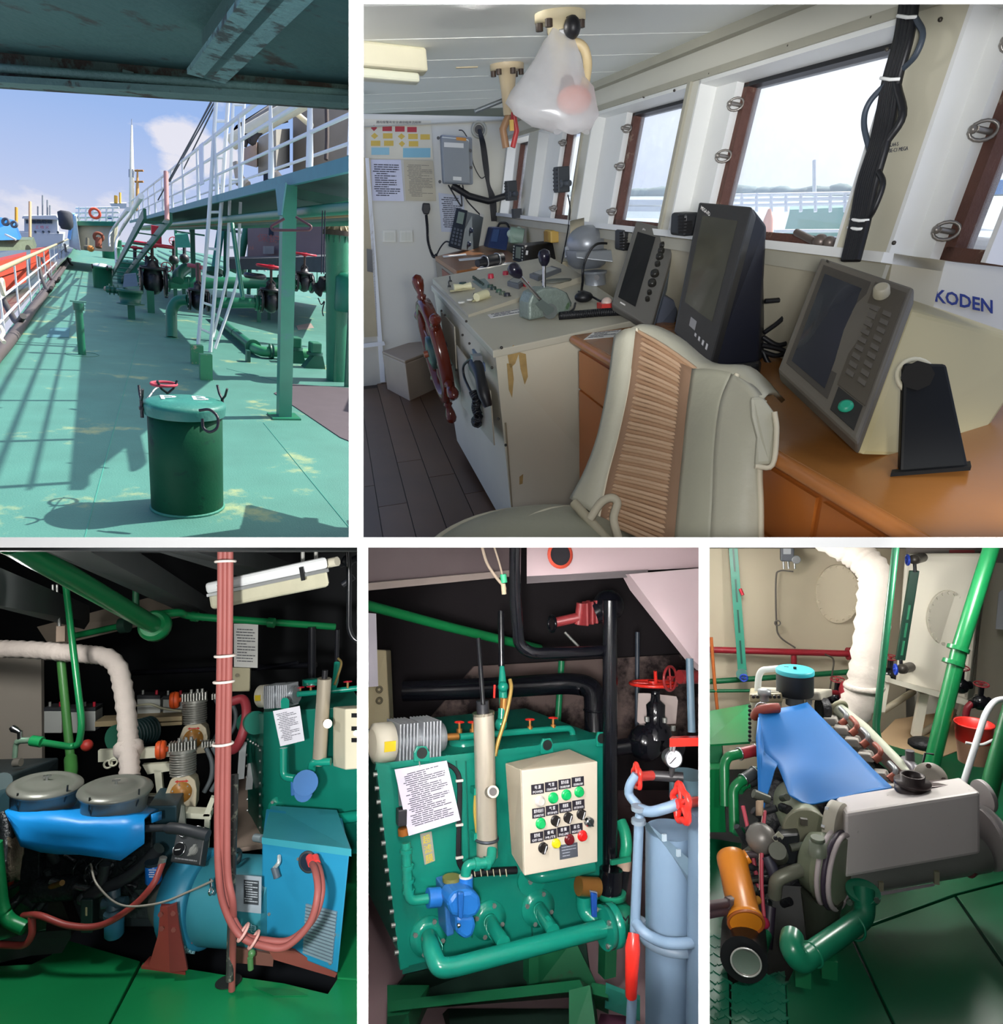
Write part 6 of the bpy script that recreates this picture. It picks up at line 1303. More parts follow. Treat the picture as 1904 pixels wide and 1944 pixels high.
for k in range(12):
 x=rnd.uniform(60,260);y=rnd.uniform(1622,1660)
 MB().tube(cr([P(x,y,E+.02),P(x+rnd.uniform(-20,20),y+20,E-.02),P(x+rnd.uniform(-30,30),y+rnd.uniform(30,60),E+.02)],5),.0055,6).obj('fuel_pipe',M('#2b3133',.3,.5),t)
ip=MB().cyl(P(70,1690,E-.02),P(150,1684,E-.02),.05,n=16).obj('starter_motor',OILY,t);MB().cyl(P(96,1684,E-.05),P(118,1676,E-.08),.012,n=8).obj('brass_lead',M('#8a6a3a',.4,.5),t)
MB().tube([P(96,1673,E-.04),P(180,1690,E-.04)],.014,10).obj('chrome_pipe',M('#7a7f80',.25,.8),t)
for q,r_ in(([(302,1610),(250,1660),(172,1700)],.026),([(200,1640),(190,1680),(165,1700)],.022)):MB().tube(cr([P(x,y,E-.06)for x,y in q],6),r_,10).obj('dipstick_tube',M('#33383c',.35,.3,v=.3),t)
MB().ball(P(158,1706,E-.06),.026).obj('union',DKB,t)
eb(152,1708,176,1772,E-.10,.1,'mount_bracket',M('#1e3433',.5,v=.2));eb(161,1722,166,1740,E-.102,.01,'tape_mark',M('#b9b08a',.7))
MB().prism([P(x,y,E+.0)for x,y in((92,1712),(118,1712),(140,1770),(128,1788),(85,1790))],A3*.1).obj('front_foot',M('#241c1e',.5),t)
MB().prism([P(x,y,E-.05)for x,y in((-20,1790),(60,1770),(135,1765),(118,1795),(60,1800),(-20,1818))],-U3*.03).obj('skid_rail',M('#2b2f30',.5,v=.3),t)
def spin_filter(x0,x1,y0,y1,d,mat,cap,lab=None):
 r_=(x1-x0)/2*d/F;a_=P((x0+x1)/2,y0,d);b_=P((x0+x1)/2,y1,d);L__=(b_-a_).length
 f_=MB().lathe(a_,b_-a_,[(0,r_*.9),(L__*.05,r_),(L__*.9,r_),(L__,r_*.8)],18).obj('oil_filter',mat,t)
 MB().cyl(a_-(b_-a_)*.14,a_,r_*1.08,n=18).obj('filter_head',cap,f_);return f_
f1_=spin_filter(277,306,1640,1676,E-.1,M('#0d63b8',.35),M('#1a2a33',.4))
textlines(P(281,1668,E-.1-.036),P(300,1668,E-.1-.036)-P(281,1668,E-.136),P(281,1650,E-.136)-P(281,1668,E-.136),4,M('#d5dde6',.6),f1_,margin=.02)
spin_filter(200,234,1737,1778,E-.12,M('#23607a',.4,v=.25,w=('#8a7d6a',.25,9)),M('#2a4550',.4))
MB().cyl(P(216,1728,E-.1),P(214,1690,E-.08),.03,n=12).ball(P(230,1712,E-.1),.02).cyl(P(196,1715,E-.1),P(240,1712,E-.1),.022,n=10).obj('filter_bracket',M('#2a4550',.4,v=.2),t)
fr_=[(9,1541),(9,1552),(25,1597),(53,1614),(101,1620),(175,1623),(228,1633),(257,1625),(274,1601),(274,1555)]
td=E-.14
xs_=[9,40,78,110,152,190,230,274]
topy=[1541,1545,1546,1549,1555,1555,1556,1555];boty=[1556,1606,1617,1621,1622,1627,1633,1601]
rows=[[P(x+(10 if j<0 else 0),0,1)for x in xs_]for j in(0,)]
rows=[]
bky=[1528,1522,1520,1520,1521,1524,1528,1534]
rows.append([P(x+28*(1-k/7)+34*(k/7),bky[k],td+.34)for k,x in enumerate(xs_)])
rows.append([P(x+12,(bky[k]+topy[k])/2-1,td+.16+.01*math.sin(k*2))for k,x in enumerate(xs_)])
rows.append([P(x,topy[k],td+.01*math.sin(k*1.7))for k,x in enumerate(xs_)])
for j in range(1,5):rows.append([P(x+(2 if k==0 else 0)*j,topy[k]+(boty[k]-topy[k])*j/4,td-.02+.008*math.sin(k*1.3+j))for k,x in enumerate(xs_)])
MB().grid(rows).obj('blue_sheet',BLUTARP,pn=P3,label='bright blue plastic sheet draped over the generator engine',cat='sheet',solid=.008)
MB().grid([[P(288+k*9,1546-k*3+j*8,td+.1+k*.03)for k in range(3)]for j in range(3)]).obj('blue_sheet',BLUTARP,pn=P3,label='curled blue sheet scrap right of the air filters',cat='sheet',solid=.006)
for cx,cy,rx,lab in((88,1487,62,'left round grey air filter pan on the generator engine'),(220,1494,64,'right round grey air filter pan on the generator engine')):
 d_=E+.02;c=P(cx,cy,d_);r_=rx*d_/F
 t=thing('air_filter_pan',lab,'air filter',P(cx,cy+45,d_),P3,'engine air filters')
 ua=(U3-A3*.14+B3*(.13 if cx<100 else .09)).normalized()
 PAN=M('#6d7069',.35,.3,v=.15,s=6)
 MB().lathe(c-ua*.105,ua,[(0,r_*.80),(.015,r_*.86),(.095,r_*.9)],36).obj('pan',PAN,t)
 MB().lathe(c-ua*.02,ua,[(0,r_*.97),(.008,r_*1.0),(.016,r_*.98),(.026,r_*.86),(.028,r_*.74),(.022,r_*.7),(.03,r_*.5),(.034,.001)],36).obj('lid',M('#7b7e76',.35,.3,v=.15,s=6),t)
 MB().cyl(c+ua*.012,c+ua*.034,.006,n=8).cbox(c+ua*.03,B3*.016,A3*.004,ua*.004).obj('wing_nut',CHROME,t)
 for a in(2.6,4.2,5.6):
  p=c+(B3*math.cos(a)+A3*math.sin(a))*r_*.95;MB().tube([p+ua*.0,p-ua*.05,p-ua*.11-(p-c).normalized()*.03],.004,5).obj('clip',M('#3a3d3c',.4,.5),t)
t=thing('left_machine','dark teal machine casing at the far left behind the air filters','machine',P(40,1530,3.2),P3)
MB().hexa([P(-40,1540,3.1),P(28,1535,3.1),P(110,1500,3.7),P(-40,1505,3.7),P(-40,1478,3.1),P(22,1470,3.1),P(112,1438,3.7),P(-40,1442,3.7)]).obj('casing',M('#37464a',.5,v=.2,s=5),t,bevel=.01)
MB().cyl(P(2,1484,3.1),P(4,1484,3.04),.04,n=18).obj('pulley',M('#55696b',.5),t);MB().cyl(P(-14,1530,3.06),P(26,1526,3.0),.07,n=20).obj('drum',M('#2b4a52',.5),t)
MB().cyl(P(27,1448,3.25),P(40,1447,3.25),.02,n=10).obj('filler_cap',M('#6d6a62',.5),t)
MB().tube(cr([P(6,1545,2.9),P(14,1590,2.85),P(10,1640,2.8),P(24,1668,2.8)],6),.03,10).obj('breather_hose',OILY,pn=P3,label='black breather hose at the far left of the engine',cat='hose')
MB().grid([[P(14+k*9+3*math.sin(j),1590+j*16+3*math.sin(k*2),2.78+.02*math.sin(k+j))for k in range(4)]for j in range(6)]).obj('oily_rag',M('#6f6656',.9,v=.3,s=12,b=.6),pn=P3,label='oily brown rag hanging at the left of the engine',cat='rag',solid=.012)
t=thing('fire_bucket','orange red bucket standing at the left edge of the room','bucket',P(-2,1680,3.0),P3)
MB().lathe(P(-4,1682,3.0),U3,[(0,.06),(.2,.08),(.2,.075)],20).obj('bucket',M('#b5482a',.5),t);MB().cbox(P(8,1637,2.92),B3*.015,A3*.003,U3*.012).obj('label_strip',PAPER,t)
MB().tube(bend([P(-10,1600,2.7),P(2,1720,2.7),P(14,1748,2.7),P(48,1762,2.7)],.06),.028,10).obj('suction_pipe',GF,pn=P3,label='green suction pipe rising at the far left of the floor',cat='pipe')
RH=M('#8d3a35',.45,v=.15)
t=thing('red_hose','thin red rubber hose sagging across the engine side','hose',P(60,1738,E-.16),P3)
MB().tube(cr([P(44,1738,E-.1),P(75,1738,E-.16),P(130,1757,E-.18),P(190,1757,E-.19),P(250,1722,E-.2),P(290,1680,E-.2),P(309,1638,E-.14)],8),.013,9).obj('hose',RH,t)
MB().tube(bend([P(60,1740,E-.14),P(62,1775,E-.15),P(48,1796,E-.15),P(-10,1793,E-.15)],.05),.014,9).obj('hose_tail',RH,t)
MB().cyl(P(306,1642,E-.14),P(310,1628,E-.14),.015,n=10).obj('hose_clip',BOLT,t)
MB().tube(cr([P(172,1640,E-.12),P(185,1680,E-.2),P(230,1718,E-.22),P(300,1715,E-.22),P(360,1692,E-.2),P(404,1672,E-.2)],8),.0045,6).obj('strap_wire',M('#8d8a80',.5,.3),pn=P3,label='thin grey wire drooping from engine to generator clip',cat='wire')
MB().tube(cr([P(276,1573,E-.12),P(315,1572,E-.16),P(350,1575,E-.2),P(395,1586,E-.22)],6),[.014]*7+[.022]*12,10).obj('coolant_hose',M('#2b2f33',.5),pn=P3,label='black rubber coolant hose crossing the gauge panel',cat='hose')
d_=E-.12;q=[P(322,1636,d_),P(380,1644,d_-.02),P(391,1570,d_+.06),P(339,1563,d_+.08)]
t=thing('gauge_panel','tilted black engine gauge panel with four dials','gauge panel',q[0],P3)
n=(q[1]-q[0]).cross(q[3]-q[0]).normalized();n=n if n.y<0 else-n
MB().prism([p-n*.05 for p in q],n*.05).obj('case',M('#2c2f30',.45,v=.15),t,bevel=.006)
MB().prism(quad_on(q,.04,.04,.96,.96,n,.0),n*.002).obj('face',M('#3c4042',.4,.2),t)
for u,v_,r_ in((.27,.82,.024),(.75,.84,.024),(.25,.33,.028)):
 c=quad_on(q,u,v_,u,v_,n,.002)[0];g_=MB().lathe(c,n,[(0,r_),(.008,r_),(.008,r_*.85)],20).obj('dial',M('#15171a',.3),t)
 MB().torus(c+n*.008,n,r_*.93,r_*.09,22).obj('bezel',CHROME,g_);MB().cbox(c+n*.0095,B3*r_*.5,U3*r_*.07,n*.0006).obj('needle',M('#d8d8d8',.5),g_)
c=quad_on(q,.72,.36,.7,.3,n,.002)[0];MB().lathe(c,n,[(0,.018),(.01,.016)],14).cbox(c+n*.014,(U3+B3*.6).normalized()*.024,B3*.005,n*.006).obj('key_switch',M('#9a9c98',.35,.4),t)
textlines(quad_on(q,.1,.05,.9,.12,n,.002)[0],(q[1]-q[0])*.8,(q[3]-q[0])*.08,1,M('#8d9092',.5),t,margin=.02)
MB().prism([P(338,1566,E),P(352,1566,E),P(350,1530,E+.05),P(344,1528,E+.05)],A3*.02).obj('bracket',M('#4b5148',.5),t)
D3=2.62
t=thing('generator_set','blue generator with louvred drum and tall terminal cabinet','generator',P(480,1800,D3),P3)
ga,gb_=P(352,1703,D3+.28),P(505,1712,D3+.2);gx=(gb_-ga).normalized()
R3_=88*(D3+.2)/F
MB().lathe(P(318,1700,D3+.32),gx,[(0,R3_*.62),(.06,R3_*.8),(.1,R3_*.86)],26).obj('bell_housing',M('#5f6460',.5,v=.2,s=6),t)
MB().lathe(P(352,1702,D3+.28),gx,[(0,R3_*.9),(.0,R3_*.98),(.125,R3_*.98),(.125,R3_*.9)],36).obj('end_drum',BLU,t)
MB().lathe(P(405,1706,D3+.26),gx,[(0,R3_*.9),(.34,R3_*.9)],36).obj('stator',M('#33808f',.45,v=.15),t)
dc3=P(384,1704,D3+.27);e2=(-A3-gx*(-A3).dot(gx)).normalized();e1_=gx.cross(e2);e1_=e1_ if e1_.z>0 else-e1_
for k in range(10):
 a=.12-k*.125
 for o_,w_,h_,nm,m_ in((0,.040,.0065,'louvre',M('#7fb0b8',.4)),(-.045,.038,.004,'louvre_slot',M('#15343c',.6))):
  n_=e2*math.cos(a+o_)+e1_*math.sin(a+o_);MB().cbox(dc3+n_*(R3_*(1.0 if o_==0 else .985)),gx*w_,n_*.006,n_.cross(gx)*h_).obj(nm,m_,t)
MB().tube([P(400,1668,D3+.04),P(402,1690,D3+.03)],.006,6).torus(P(401,1692,D3+.02),gx,.014,.004,12).obj('toggle_clip',CHROME,t)
np_=[P(440,1728,D3-.0),P(496,1734,D3-.01),P(497,1664,D3+.03),P(440,1659,D3+.04)]
n=(np_[1]-np_[0]).cross(np_[3]-np_[0]).normalized();n=n if n.y<0 else-n
pl_=MB().prism([p for p in np_],n*.004).obj('name_plate',M('#a3b0ba',.3,.3,v=.3,s=10),t)
pq=quad_on(np_,.42,.22,.92,.88,n,.004);MB().prism(pq,n*.001).obj('engraved_plate',M('#4b5258',.3,.5),pl_);textlines(pq[0]+n*.0015,pq[1]-pq[0],pq[3]-pq[0],9,M('#c9d2da',.3,.4),pl_,margin=.06)
letters('电',P(468,1769,D3-.03),P(488,1771,D3-.03)-P(468,1769,D3-.03),P(468,1753,D3-.03)-P(468,1769,D3-.03),M('#7fa6b4',.5),t)
MB().torus(P(449,1626,D3+.2),gx,.026,.009,18).obj('lifting_eye',M('#55605f',.4,.4),t)
q=[P(496,1790,D3+.06),P(641,1848,D3-.04),P(664,1616,D3+.0),P(498,1594,D3+.1)]
dp_=A3*.42
n=(q[1]-q[0]).cross(q[3]-q[0]).normalized();n=n if n.y<0 else-n
cab=MB().hexa([q[0],q[1],q[1]+dp_,q[0]+dp_,q[3],q[2],q[2]+dp_,q[3]+dp_]).obj('cabinet',M('#1f7fa5',.45,v=.16,s=3,w=('#5f7a80',.14,4)),t,bevel=.006)
lidq=[P(497,1590,D3+.08),P(667,1612,D3-.02),P(640,1537,D3+.46),P(514,1529,D3+.56)]
MB().prism(lidq,-U3*.02).obj('lid',M('#2f8794',.45,v=.15,s=4),cab,bevel=.004)
MB().hexa([P(497,1602,D3+.075),P(667,1626,D3-.025),P(667,1626,D3+.0),P(497,1602,D3+.1),P(497,1590,D3+.075),P(667,1612,D3-.025),P(667,1612,D3+.0),P(497,1590,D3+.1)]).obj('lid_lip',M('#3690a0',.45),cab)
cp=lambda u,v_,o=.0:quad_on(q,u,v_,u,v_,n,o)[0]
hc=cp(.55,.86,.001)
MB().lathe(hc,n,[(0,.043),(.006,.043),(.006,.034)],24).obj('cable_grommet',M('#3b3f44',.5),cab);MB().lathe(hc+n*.004,n,[(0,.034),(.003,.034)],24).obj('cable_opening',M('#0c1e30',.6),cab)
for k in range(15):
 y=.07+k*.029;MB().prism(quad_on(q,.56,y,.93,y+.018,n,.002),n*.008).obj('louvre',M('#7d93a0',.4,.2),cab)
for u,v_ in((.1,.30),(.43,.87),(.68,.86),(.45,.04),(.9,.06),(.92,.3),(.08,.04)):MB().lathe(cp(u,v_,.001),n,[(0,.007),(.004,.006)],8).obj('screw',BOLT,cab)
MB().tube(cr([cp(.22,.88,.01),cp(.25,.84,.03),cp(.2,.78,.03)],5),.008,8).obj('plug_lead',M('#c9d2d2',.3,.5),cab);MB().cyl(cp(.2,.79,.03),cp(.24,.70,.03),.014,n=10).obj('plug',M('#4d5a66',.4),cab)
MB().cyl(P(484,1590,D3+.14),P(498,1592,D3+.12),.016,n=12).obj('gland',M('#7d8a8f',.4,.4),cab)
t=thing('generator_mount','primer red bolted mounting bracket in front of the bell housing','bracket',P(325,1850,D3+.0),P3)
MB().prism([P(x,y,D3+.02)for x,y in((304,1722),(320,1722),(322,1846),(282,1836),(300,1775))],A3*.03).obj('web',PRIM,t);MB().prism([P(x,y,D3+.0)for x,y in((318,1722),(335,1716),(340,1760),(356,1842),(322,1846))],A3*.02).obj('rib',M('#74302c',.6,v=.2),t)
MB().prism([g3(268,1834,.01),g3(352,1846,.01),g3(352,1830,.01),g3(285,1815,.01)],-U3*.02).obj('foot',PRIM,t)
bolts_on(t,[P(305,1735,D3+.01),P(329,1733,D3+.0),P(307,1762,D3+.01),P(330,1764,D3+.0)],-A3,.010,M('#7a4038',.5))
t=thing('generator_skid','primer red skid beam under the generator drum','beam',P(430,1830,D3+.2),P3)
MB().prism([P(x,y,D3+.12)for x,y in((335,1775),(370,1775),(372,1792),(338,1790))],A3*.2).obj('beam',PRIM,t);MB().prism([P(x,y,D3+.05)for x,y in((448,1800),(520,1812),(518,1835),(448,1828))],A3*.2).obj('beam',M('#6f4a40',.6,v=.2),t)
MB().prism([P(x,y,D3+.0)for x,y in((507,1800),(560,1806),(640,1848),(636,1856),(520,1822))],A3*.2).obj('rail',M('#7d4238',.6,v=.2),t)
MB().ball(P(478,1810,D3+.02),.016,n=8,k=5).cyl(P(476,1840,D3),P(475,1818,D3),.012,n=8).obj('drain_valve',M('#4a7a4a',.4),t)
t=thing('cable_bundle','bundle of thick red cables hanging from the deckhead and looping into the cabinet','cable',P(428,1850,2.4),P3)
for k in range(3):
 o=(k-1)*8.5;dq_=2.38+.02*(k%2)
 pts=[P(428+o,1030,2.42),P(427+o,1200,2.42),P(424+o,1400,2.42),P(422+o*1.05,1560,2.40),P(424+o,1660,dq_),P(434+o,1720,dq_)]
 if k<2:pts+=[P(462+o*.8,1773-o*.3,dq_),P(505,1797-k*12,dq_-.02),P(545+k*6,1796-k*12,dq_-.02),P(588+k*6,1752-k*6,dq_),P(603+k*8,1695,dq_+.03),P(598+k*9,1652,dq_+.12),P(588+k*8,1634,D3+.0)]
 else:pts+=[P(442,1800,2.5),P(440,1880,2.52)]
 MB().tube(cr(pts,7),6.6*2.4/F if k!=1 else 6.2*2.4/F,12).obj('cable',PINK,t)
for y,x in((1066,428),(1245,427),(1294,425),(1412,423)):MB().torus(P(x,y,2.42),U3,.034,.005,20,u=B3).obj('cable_tie',M('#d8cfc6',.6),t)
for x,y in((462,1770),(482,1784)):MB().torus(P(x,y,2.37),(B3*.8-U3*.6),.03,.005,14).obj('cable_tie',M('#c99a92',.7),t)
MB().cyl(P(592,1640,D3-.05),P(588,1628,D3-.01),.016,n=10).cyl(P(601,1640,D3-.05),P(598,1628,D3-.01),.016,n=10).obj('cable_sleeve',M('#d23a38',.5),t)
t=thing('conduit_post','paint flecked dark steel conduit standing behind the red cables','post',g3(434,1862),P3)
MB().tube([P(446,1470,2.62),P(436,1862,2.5)],7.0*2.5/F,12).obj('post',M('#3b3d3c',.4,.3,v=.3,s=20,w=('#8d9080',.35,22)),t)
MB().lathe(g3(434,1864,.002),U3,[(0,.05),(.003,.05)],20).obj('floor_hole',M('#0b120e',.7),t)
d_=3.45;TK=M('#0f6f5e',.35,v=.15,s=3)
t=thing('treatment_tank','green steel treatment tank with bolted flange edge at the right','tank',P(560,1600,d_),P3)
q=[P(497,1615,d_-.05),P(690,1622,d_-.3),P(690,1340,d_-.3),P(500,1352,d_-.05)]
MB().hexa([q[0],q[1],q[1]+A3*.6,q[0]+A3*.6,q[3],q[2],q[2]+A3*.6,q[3]+A3*.6]).obj('shell',TK,t,bevel=.006)
MB().prism([P(468,1410,d_+.35),P(497,1418,d_-.04),P(497,1620,d_-.04),P(472,1590,d_+.35)],B3*.01).obj('side_flange',M('#0d5a4c',.4),t)
MB().prism([P(466,1352,d_+.4),P(500,1356,d_-.04),P(500,1420,d_-.04),P(468,1408,d_+.4)],B3*.02).obj('upper_side',TK,t)
side=[P(469+.35*k,1412+k*21,d_+.3)for k in range(9)]+[P(495,1424+k*21,d_-.06)for k in range(9)]+[P(472+k*5,1404+k*3,d_+.28-k*.07)for k in range(5)]
bolts_on(t,side,-B3,.008,BOLT,.008)
MB().cyl(P(470,1372,d_+.2),P(486,1372,d_+.05),.06,n=20).obj('manhole',TK,t)
for x,y in((530,1532),(597,1530),(660,1530)):f_=MB().lathe(P(x,y,d_-.08),-A3,[(0,.055),(.015,.055),(.015,.03),(.05,.028)],20).obj('flange',TQ,t);bolts_on(f_,ringpts(P(x,y,d_-.1),A3,.044,4,.7),-A3,.008,BOLT)
MB().tube([P(600,1560,d_-.3),P(690,1548,d_-.4)],.025,10).obj('drain_pipe',TQ,t)
t=thing('finned_blower','small finned aluminium blower with cream end cap on the tank top','blower',P(525,1342,d_-.1),P3)
def blower(t,a_,b_,r_,up):
 ax=(b_-a_);L__=ax.length;ax=ax.normalized();v=ax.cross(up).normalized()
 MB().lathe(a_,ax,[(0,r_*.7),(.01,r_),(L__*.26,r_*1.02),(L__*.26,r_*.8)],24).obj('end_cap',M('#d5cfbc',.5),t)
 MB().cyl(a_+ax*L__*.26,b_-ax*L__*.04,r_*.8,n=20).obj('body',M('#8d9296',.4,.5),t)
 k=13
 for i in range(k):
  if i==6:continue
  p=a_+ax*L__*(.3+.62*i/k)
  MB().cbox(p,ax*(L__*.013),up*r_*1.02,v*r_*.95).obj('fin',M('#a9adb2',.4,.5),t,bevel=.003)
 MB().cyl(b_-ax*L__*.06,b_,r_*.75,n=20).obj('rear_plate',M('#7d8286',.4,.5),t)
 p=a_+ax*L__*.15-v*r_*1.0*(1 if v.y>0 else-1);MB().cbox(p,ax*r_*.3,v*.002,up*r_*.25).obj('warning_label',M('#e0c21e',.5),t)
blower(t,P(492,1322,d_-.12),P(564,1318,d_-.18),.055,U3)
MB().prism([P(x,y,d_-.3)for x,y in((533,1345),(549,1345),(549,1330),(545,1325),(537,1325),(533,1331))],A3*.02).obj('lifting_lug',TQ,pn=P3,label='green lifting lug in front of the small blower',cat='lug')
t=thing('paper_notice','white typed instruction sheet hung askew on the green tank','paper',P(548,1415,d_-.34),P3)
q=[P(532,1417,d_-.32),P(578,1406,d_-.32),P(569,1340,d_-.32),P(518,1350,d_-.32)];MB().prism(q,A3*.003).obj('sheet',M('#d5d4dc',.8),t);textlines(q[0]-A3*.002,q[1]-q[0],q[3]-q[0],17,INK,t,seed=6,fill=.35)
t=thing('uv_reactor','polished steel tube standing on the front of the tank','tube',P(608,1455,d_-.4),P3)
INOX=M('#b9af9c',.3,.5,v=.1)
MB().cyl(P(606,1450,d_-.4),P(616,1288,d_-.4),13*(d_-.4)/F,n=22).obj('tube',INOX,t);MB().cyl(P(620,1372,d_-.42),P(622,1374,d_-.5),.02,n=14).obj('port',INOX,t)
MB().cyl(P(616,1288,d_-.4),P(617,1272,d_-.4),.013,n=10).obj('connector',BLACK,t)
t=thing('tank_pump','blue centrifugal pump on the green tank front','pump',P(575,1515,d_-.42),P3)
PB=M('#1a5a94',.65,v=.15)
MB().cyl(P(582,1486,d_-.36),P(580,1486,d_-.48),.055,n=20).cyl(P(578,1500,d_-.36),P(576,1505,d_-.46),.04,n=18).box(P(552,1512,d_-.42),B3*.06,A3*.08,U3*.08).obj('casing',PB,t,bevel=.005)
t=thing('tank_pipework','small glossy green pipes feeding the blue pump','pipe',P(540,1475,d_-.4),P3)
MB().tube(bend([P(538,1420,d_-.36),P(538,1475,d_-.38),P(560,1478,d_-.4)],.03),.019,10).tube(bend([P(592,1462,d_-.4),P(592,1447,d_-.42),P(628,1446,d_-.42)],.03),.018,10).obj('pipe',TQ,t)
t=thing('control_box','cream control box cut by the right edge of the generator room','control box',P(660,1460,d_-.5),P3)
MB().hexa([P(632,1455,d_-.38),P(655,1462,d_-.55),P(700,1458,d_-.6),P(690,1450,d_-.3),P(632,1342,d_-.38),P(655,1346,d_-.55),P(700,1344,d_-.6),P(690,1338,d_-.3)]).obj('case',M('#c7c2ab',.5),t,bevel=.006)
for y,c_ in((1358,None),(1383,'#12a04e'),(1405,None)):
 MB().prism([P(667,y+4,d_-.57),P(690,y+4,d_-.59),P(690,y-4,d_-.59),P(667,y-4,d_-.57)],-A3*.003).obj('label_strip',BLACK,t)
 if c_:MB().cyl(P(676,1392,d_-.575),P(676,1392,d_-.6),.013,n=14).obj('button',M(c_,.3),t)
t=thing('tank_valves','row of small red wheel valves along a green pipe on the tank top','valve',P(600,1320,d_),P3)
MB().tube([P(565,1318,d_-.2),P(620,1313,d_-.1),P(690,1305,d_-.1)],.014,8).obj('pipe',TQ,t)
for x,y in((570,1305),(590,1303),(660,1294)):MB().cyl(P(x,y+12,d_-.15),P(x,y,d_-.15),.006,n=6).obj('stem',M('#9a7a4a',.4,.5),t);handwheel(P(x,y,d_-.15),U3,.02,REDP,t)
MB().lathe(P(592,1300,d_+.1),U3,[(0,.05),(.03,.05),(.03,.03)],18).obj('top_flange',TQ,t)
MB().tube(cr([P(640,1258,3.4),P(637,1290,3.35),P(633,1305,3.3)],4),.016,8).obj('small_valve',TQ,pn=P3,label='small green ball valve under the thin black pipe',cat='valve')
MB().tube(cr([P(642,1250,3.3),P(648,1258,3.28),P(644,1275,3.25),P(635,1300,3.2)],5),.006,6).obj('brass_wire',M('#8d7a4a',.4,.4),pn=P3,label='thin brass coloured tube beside the small ball valve',cat='wire')
for q,lab in(([(150,1420,3.3),(166,1410,3.3),(172,1395,3.3)],'red plug lamp behind the bright water pipe'),):
 MB().ball(P(165,1415,3.4),.03).obj('red_lamp',M('#a8322a',.5),pn=P3,label=lab,cat='lamp')
MB().tube(cr([P(110,1030,2.3),P(130,1048,2.3),P(150,1056,2.3),P(168,1044,2.3),P(172,1030,2.3)],5),.006,6).obj('loose_wire',M('#6d4a4a',.6),pn=P3,label='loose wires looping at the top left deckhead',cat='wire')
compartment(x0=688,x1=1336,y0=1030)
A4,B4,U4=P4.A,P4.B,P4.U
g4=P4.G
T0=g4(768,1838,.2)
def tf(x,y,off=0.):return P4.on(x,y,T0-A4*off,A4)
TK4=M('#0f7563',.32,v=.14,s=3,b=.05);TQ4=M('#14806c',.2,v=.15);GLB=M('#0f1016',.15,v=.3,s=8);PBL=M('#1f66b0',.35,v=.14)
BG=M('#6c8399',.45,v=.12,s=4);CRB=M('#c9c0ae',.45,v=.04,s=2);RDV=M('#c2281f',.25,v=.12);BRASS=M('#a8743a',.35,.6,v=.2)
MB().prism([g4(680,1995),g4(1345,1995),g4(1345,1500),g4(680,1500)],-U4*.02).obj('floor',M('#a88c90',.7,v=.2,s=2,w=('#6a5050',.2,2)),pn=P4,kind='structure',label='worn pinkish steel floor around the treatment plant')
MB().prism([P(690,1700,5.2),P(1340,1700,5.2),P(1340,1030,5.2),P(690,1030,5.2)],A4*.05).obj('wall_back',M('#2a2428',.8,v=.4,s=1.2),pn=P4,kind='structure',label='dark back wall behind the treatment plant')
MB().prism([P(770,1420,4.9),P(1330,1420,4.9),P(1330,1240,4.9),P(900,1265,4.9)],A4*.02).obj('wall_panel',M('#8d7a74',.8,v=.3,s=1.6,w=('#33282a',.4,1.3)),pn=P4,kind='structure',label='stained beige panel on the back wall')
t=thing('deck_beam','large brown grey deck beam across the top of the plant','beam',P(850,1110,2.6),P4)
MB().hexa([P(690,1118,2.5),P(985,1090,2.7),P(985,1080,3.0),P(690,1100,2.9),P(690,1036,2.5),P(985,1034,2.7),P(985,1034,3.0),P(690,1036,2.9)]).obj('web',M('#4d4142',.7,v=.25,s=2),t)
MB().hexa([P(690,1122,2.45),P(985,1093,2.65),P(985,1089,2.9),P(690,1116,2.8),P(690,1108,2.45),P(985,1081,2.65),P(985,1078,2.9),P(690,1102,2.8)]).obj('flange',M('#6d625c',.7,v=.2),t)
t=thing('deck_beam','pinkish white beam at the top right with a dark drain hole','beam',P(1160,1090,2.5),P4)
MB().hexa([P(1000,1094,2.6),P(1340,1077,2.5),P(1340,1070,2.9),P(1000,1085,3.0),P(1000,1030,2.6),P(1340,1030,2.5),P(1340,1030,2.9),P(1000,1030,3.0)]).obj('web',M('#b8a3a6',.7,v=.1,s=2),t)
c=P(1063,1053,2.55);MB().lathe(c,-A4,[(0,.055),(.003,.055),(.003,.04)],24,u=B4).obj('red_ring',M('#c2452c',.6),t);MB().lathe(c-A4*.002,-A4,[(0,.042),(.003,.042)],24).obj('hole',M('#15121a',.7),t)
MB().hexa([P(1000,1108,2.62),P(1230,1094,2.5),P(1230,1088,2.9),P(1000,1100,3.0),P(1000,1094,2.62),P(1230,1082,2.5),P(1230,1078,2.9),P(1000,1086,3.0)]).obj('dark_flange',M('#4d4648',.7),t)  # darker flange along the bottom edge of the pale beam
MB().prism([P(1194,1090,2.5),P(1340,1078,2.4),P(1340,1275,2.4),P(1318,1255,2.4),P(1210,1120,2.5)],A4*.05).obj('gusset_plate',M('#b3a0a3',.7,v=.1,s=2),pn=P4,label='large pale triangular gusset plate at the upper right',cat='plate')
def pipe(label,pts,r,mat=GLB,name='black_pipe',n=14,bd=.08,cat='pipe'):
 return MB().tube(bend([P(*p)for p in pts],bd,6),r,n).obj(name,mat,pn=P4,label=label,cat=cat)
pipe('green pipe slanting down through the dark deckhead space',[(690,1147,3.0),(850,1190,3.3),(1025,1232,3.6)],.024,M('#147a42',.35),'green_pipe')
pipe('tall black pipe dropping from the deckhead and turning right',[(978,1030,2.5),(977,1120,2.55),(985,1225,2.6),(1010,1241,2.6),(1152,1236,2.75)],.023,bd=.05)
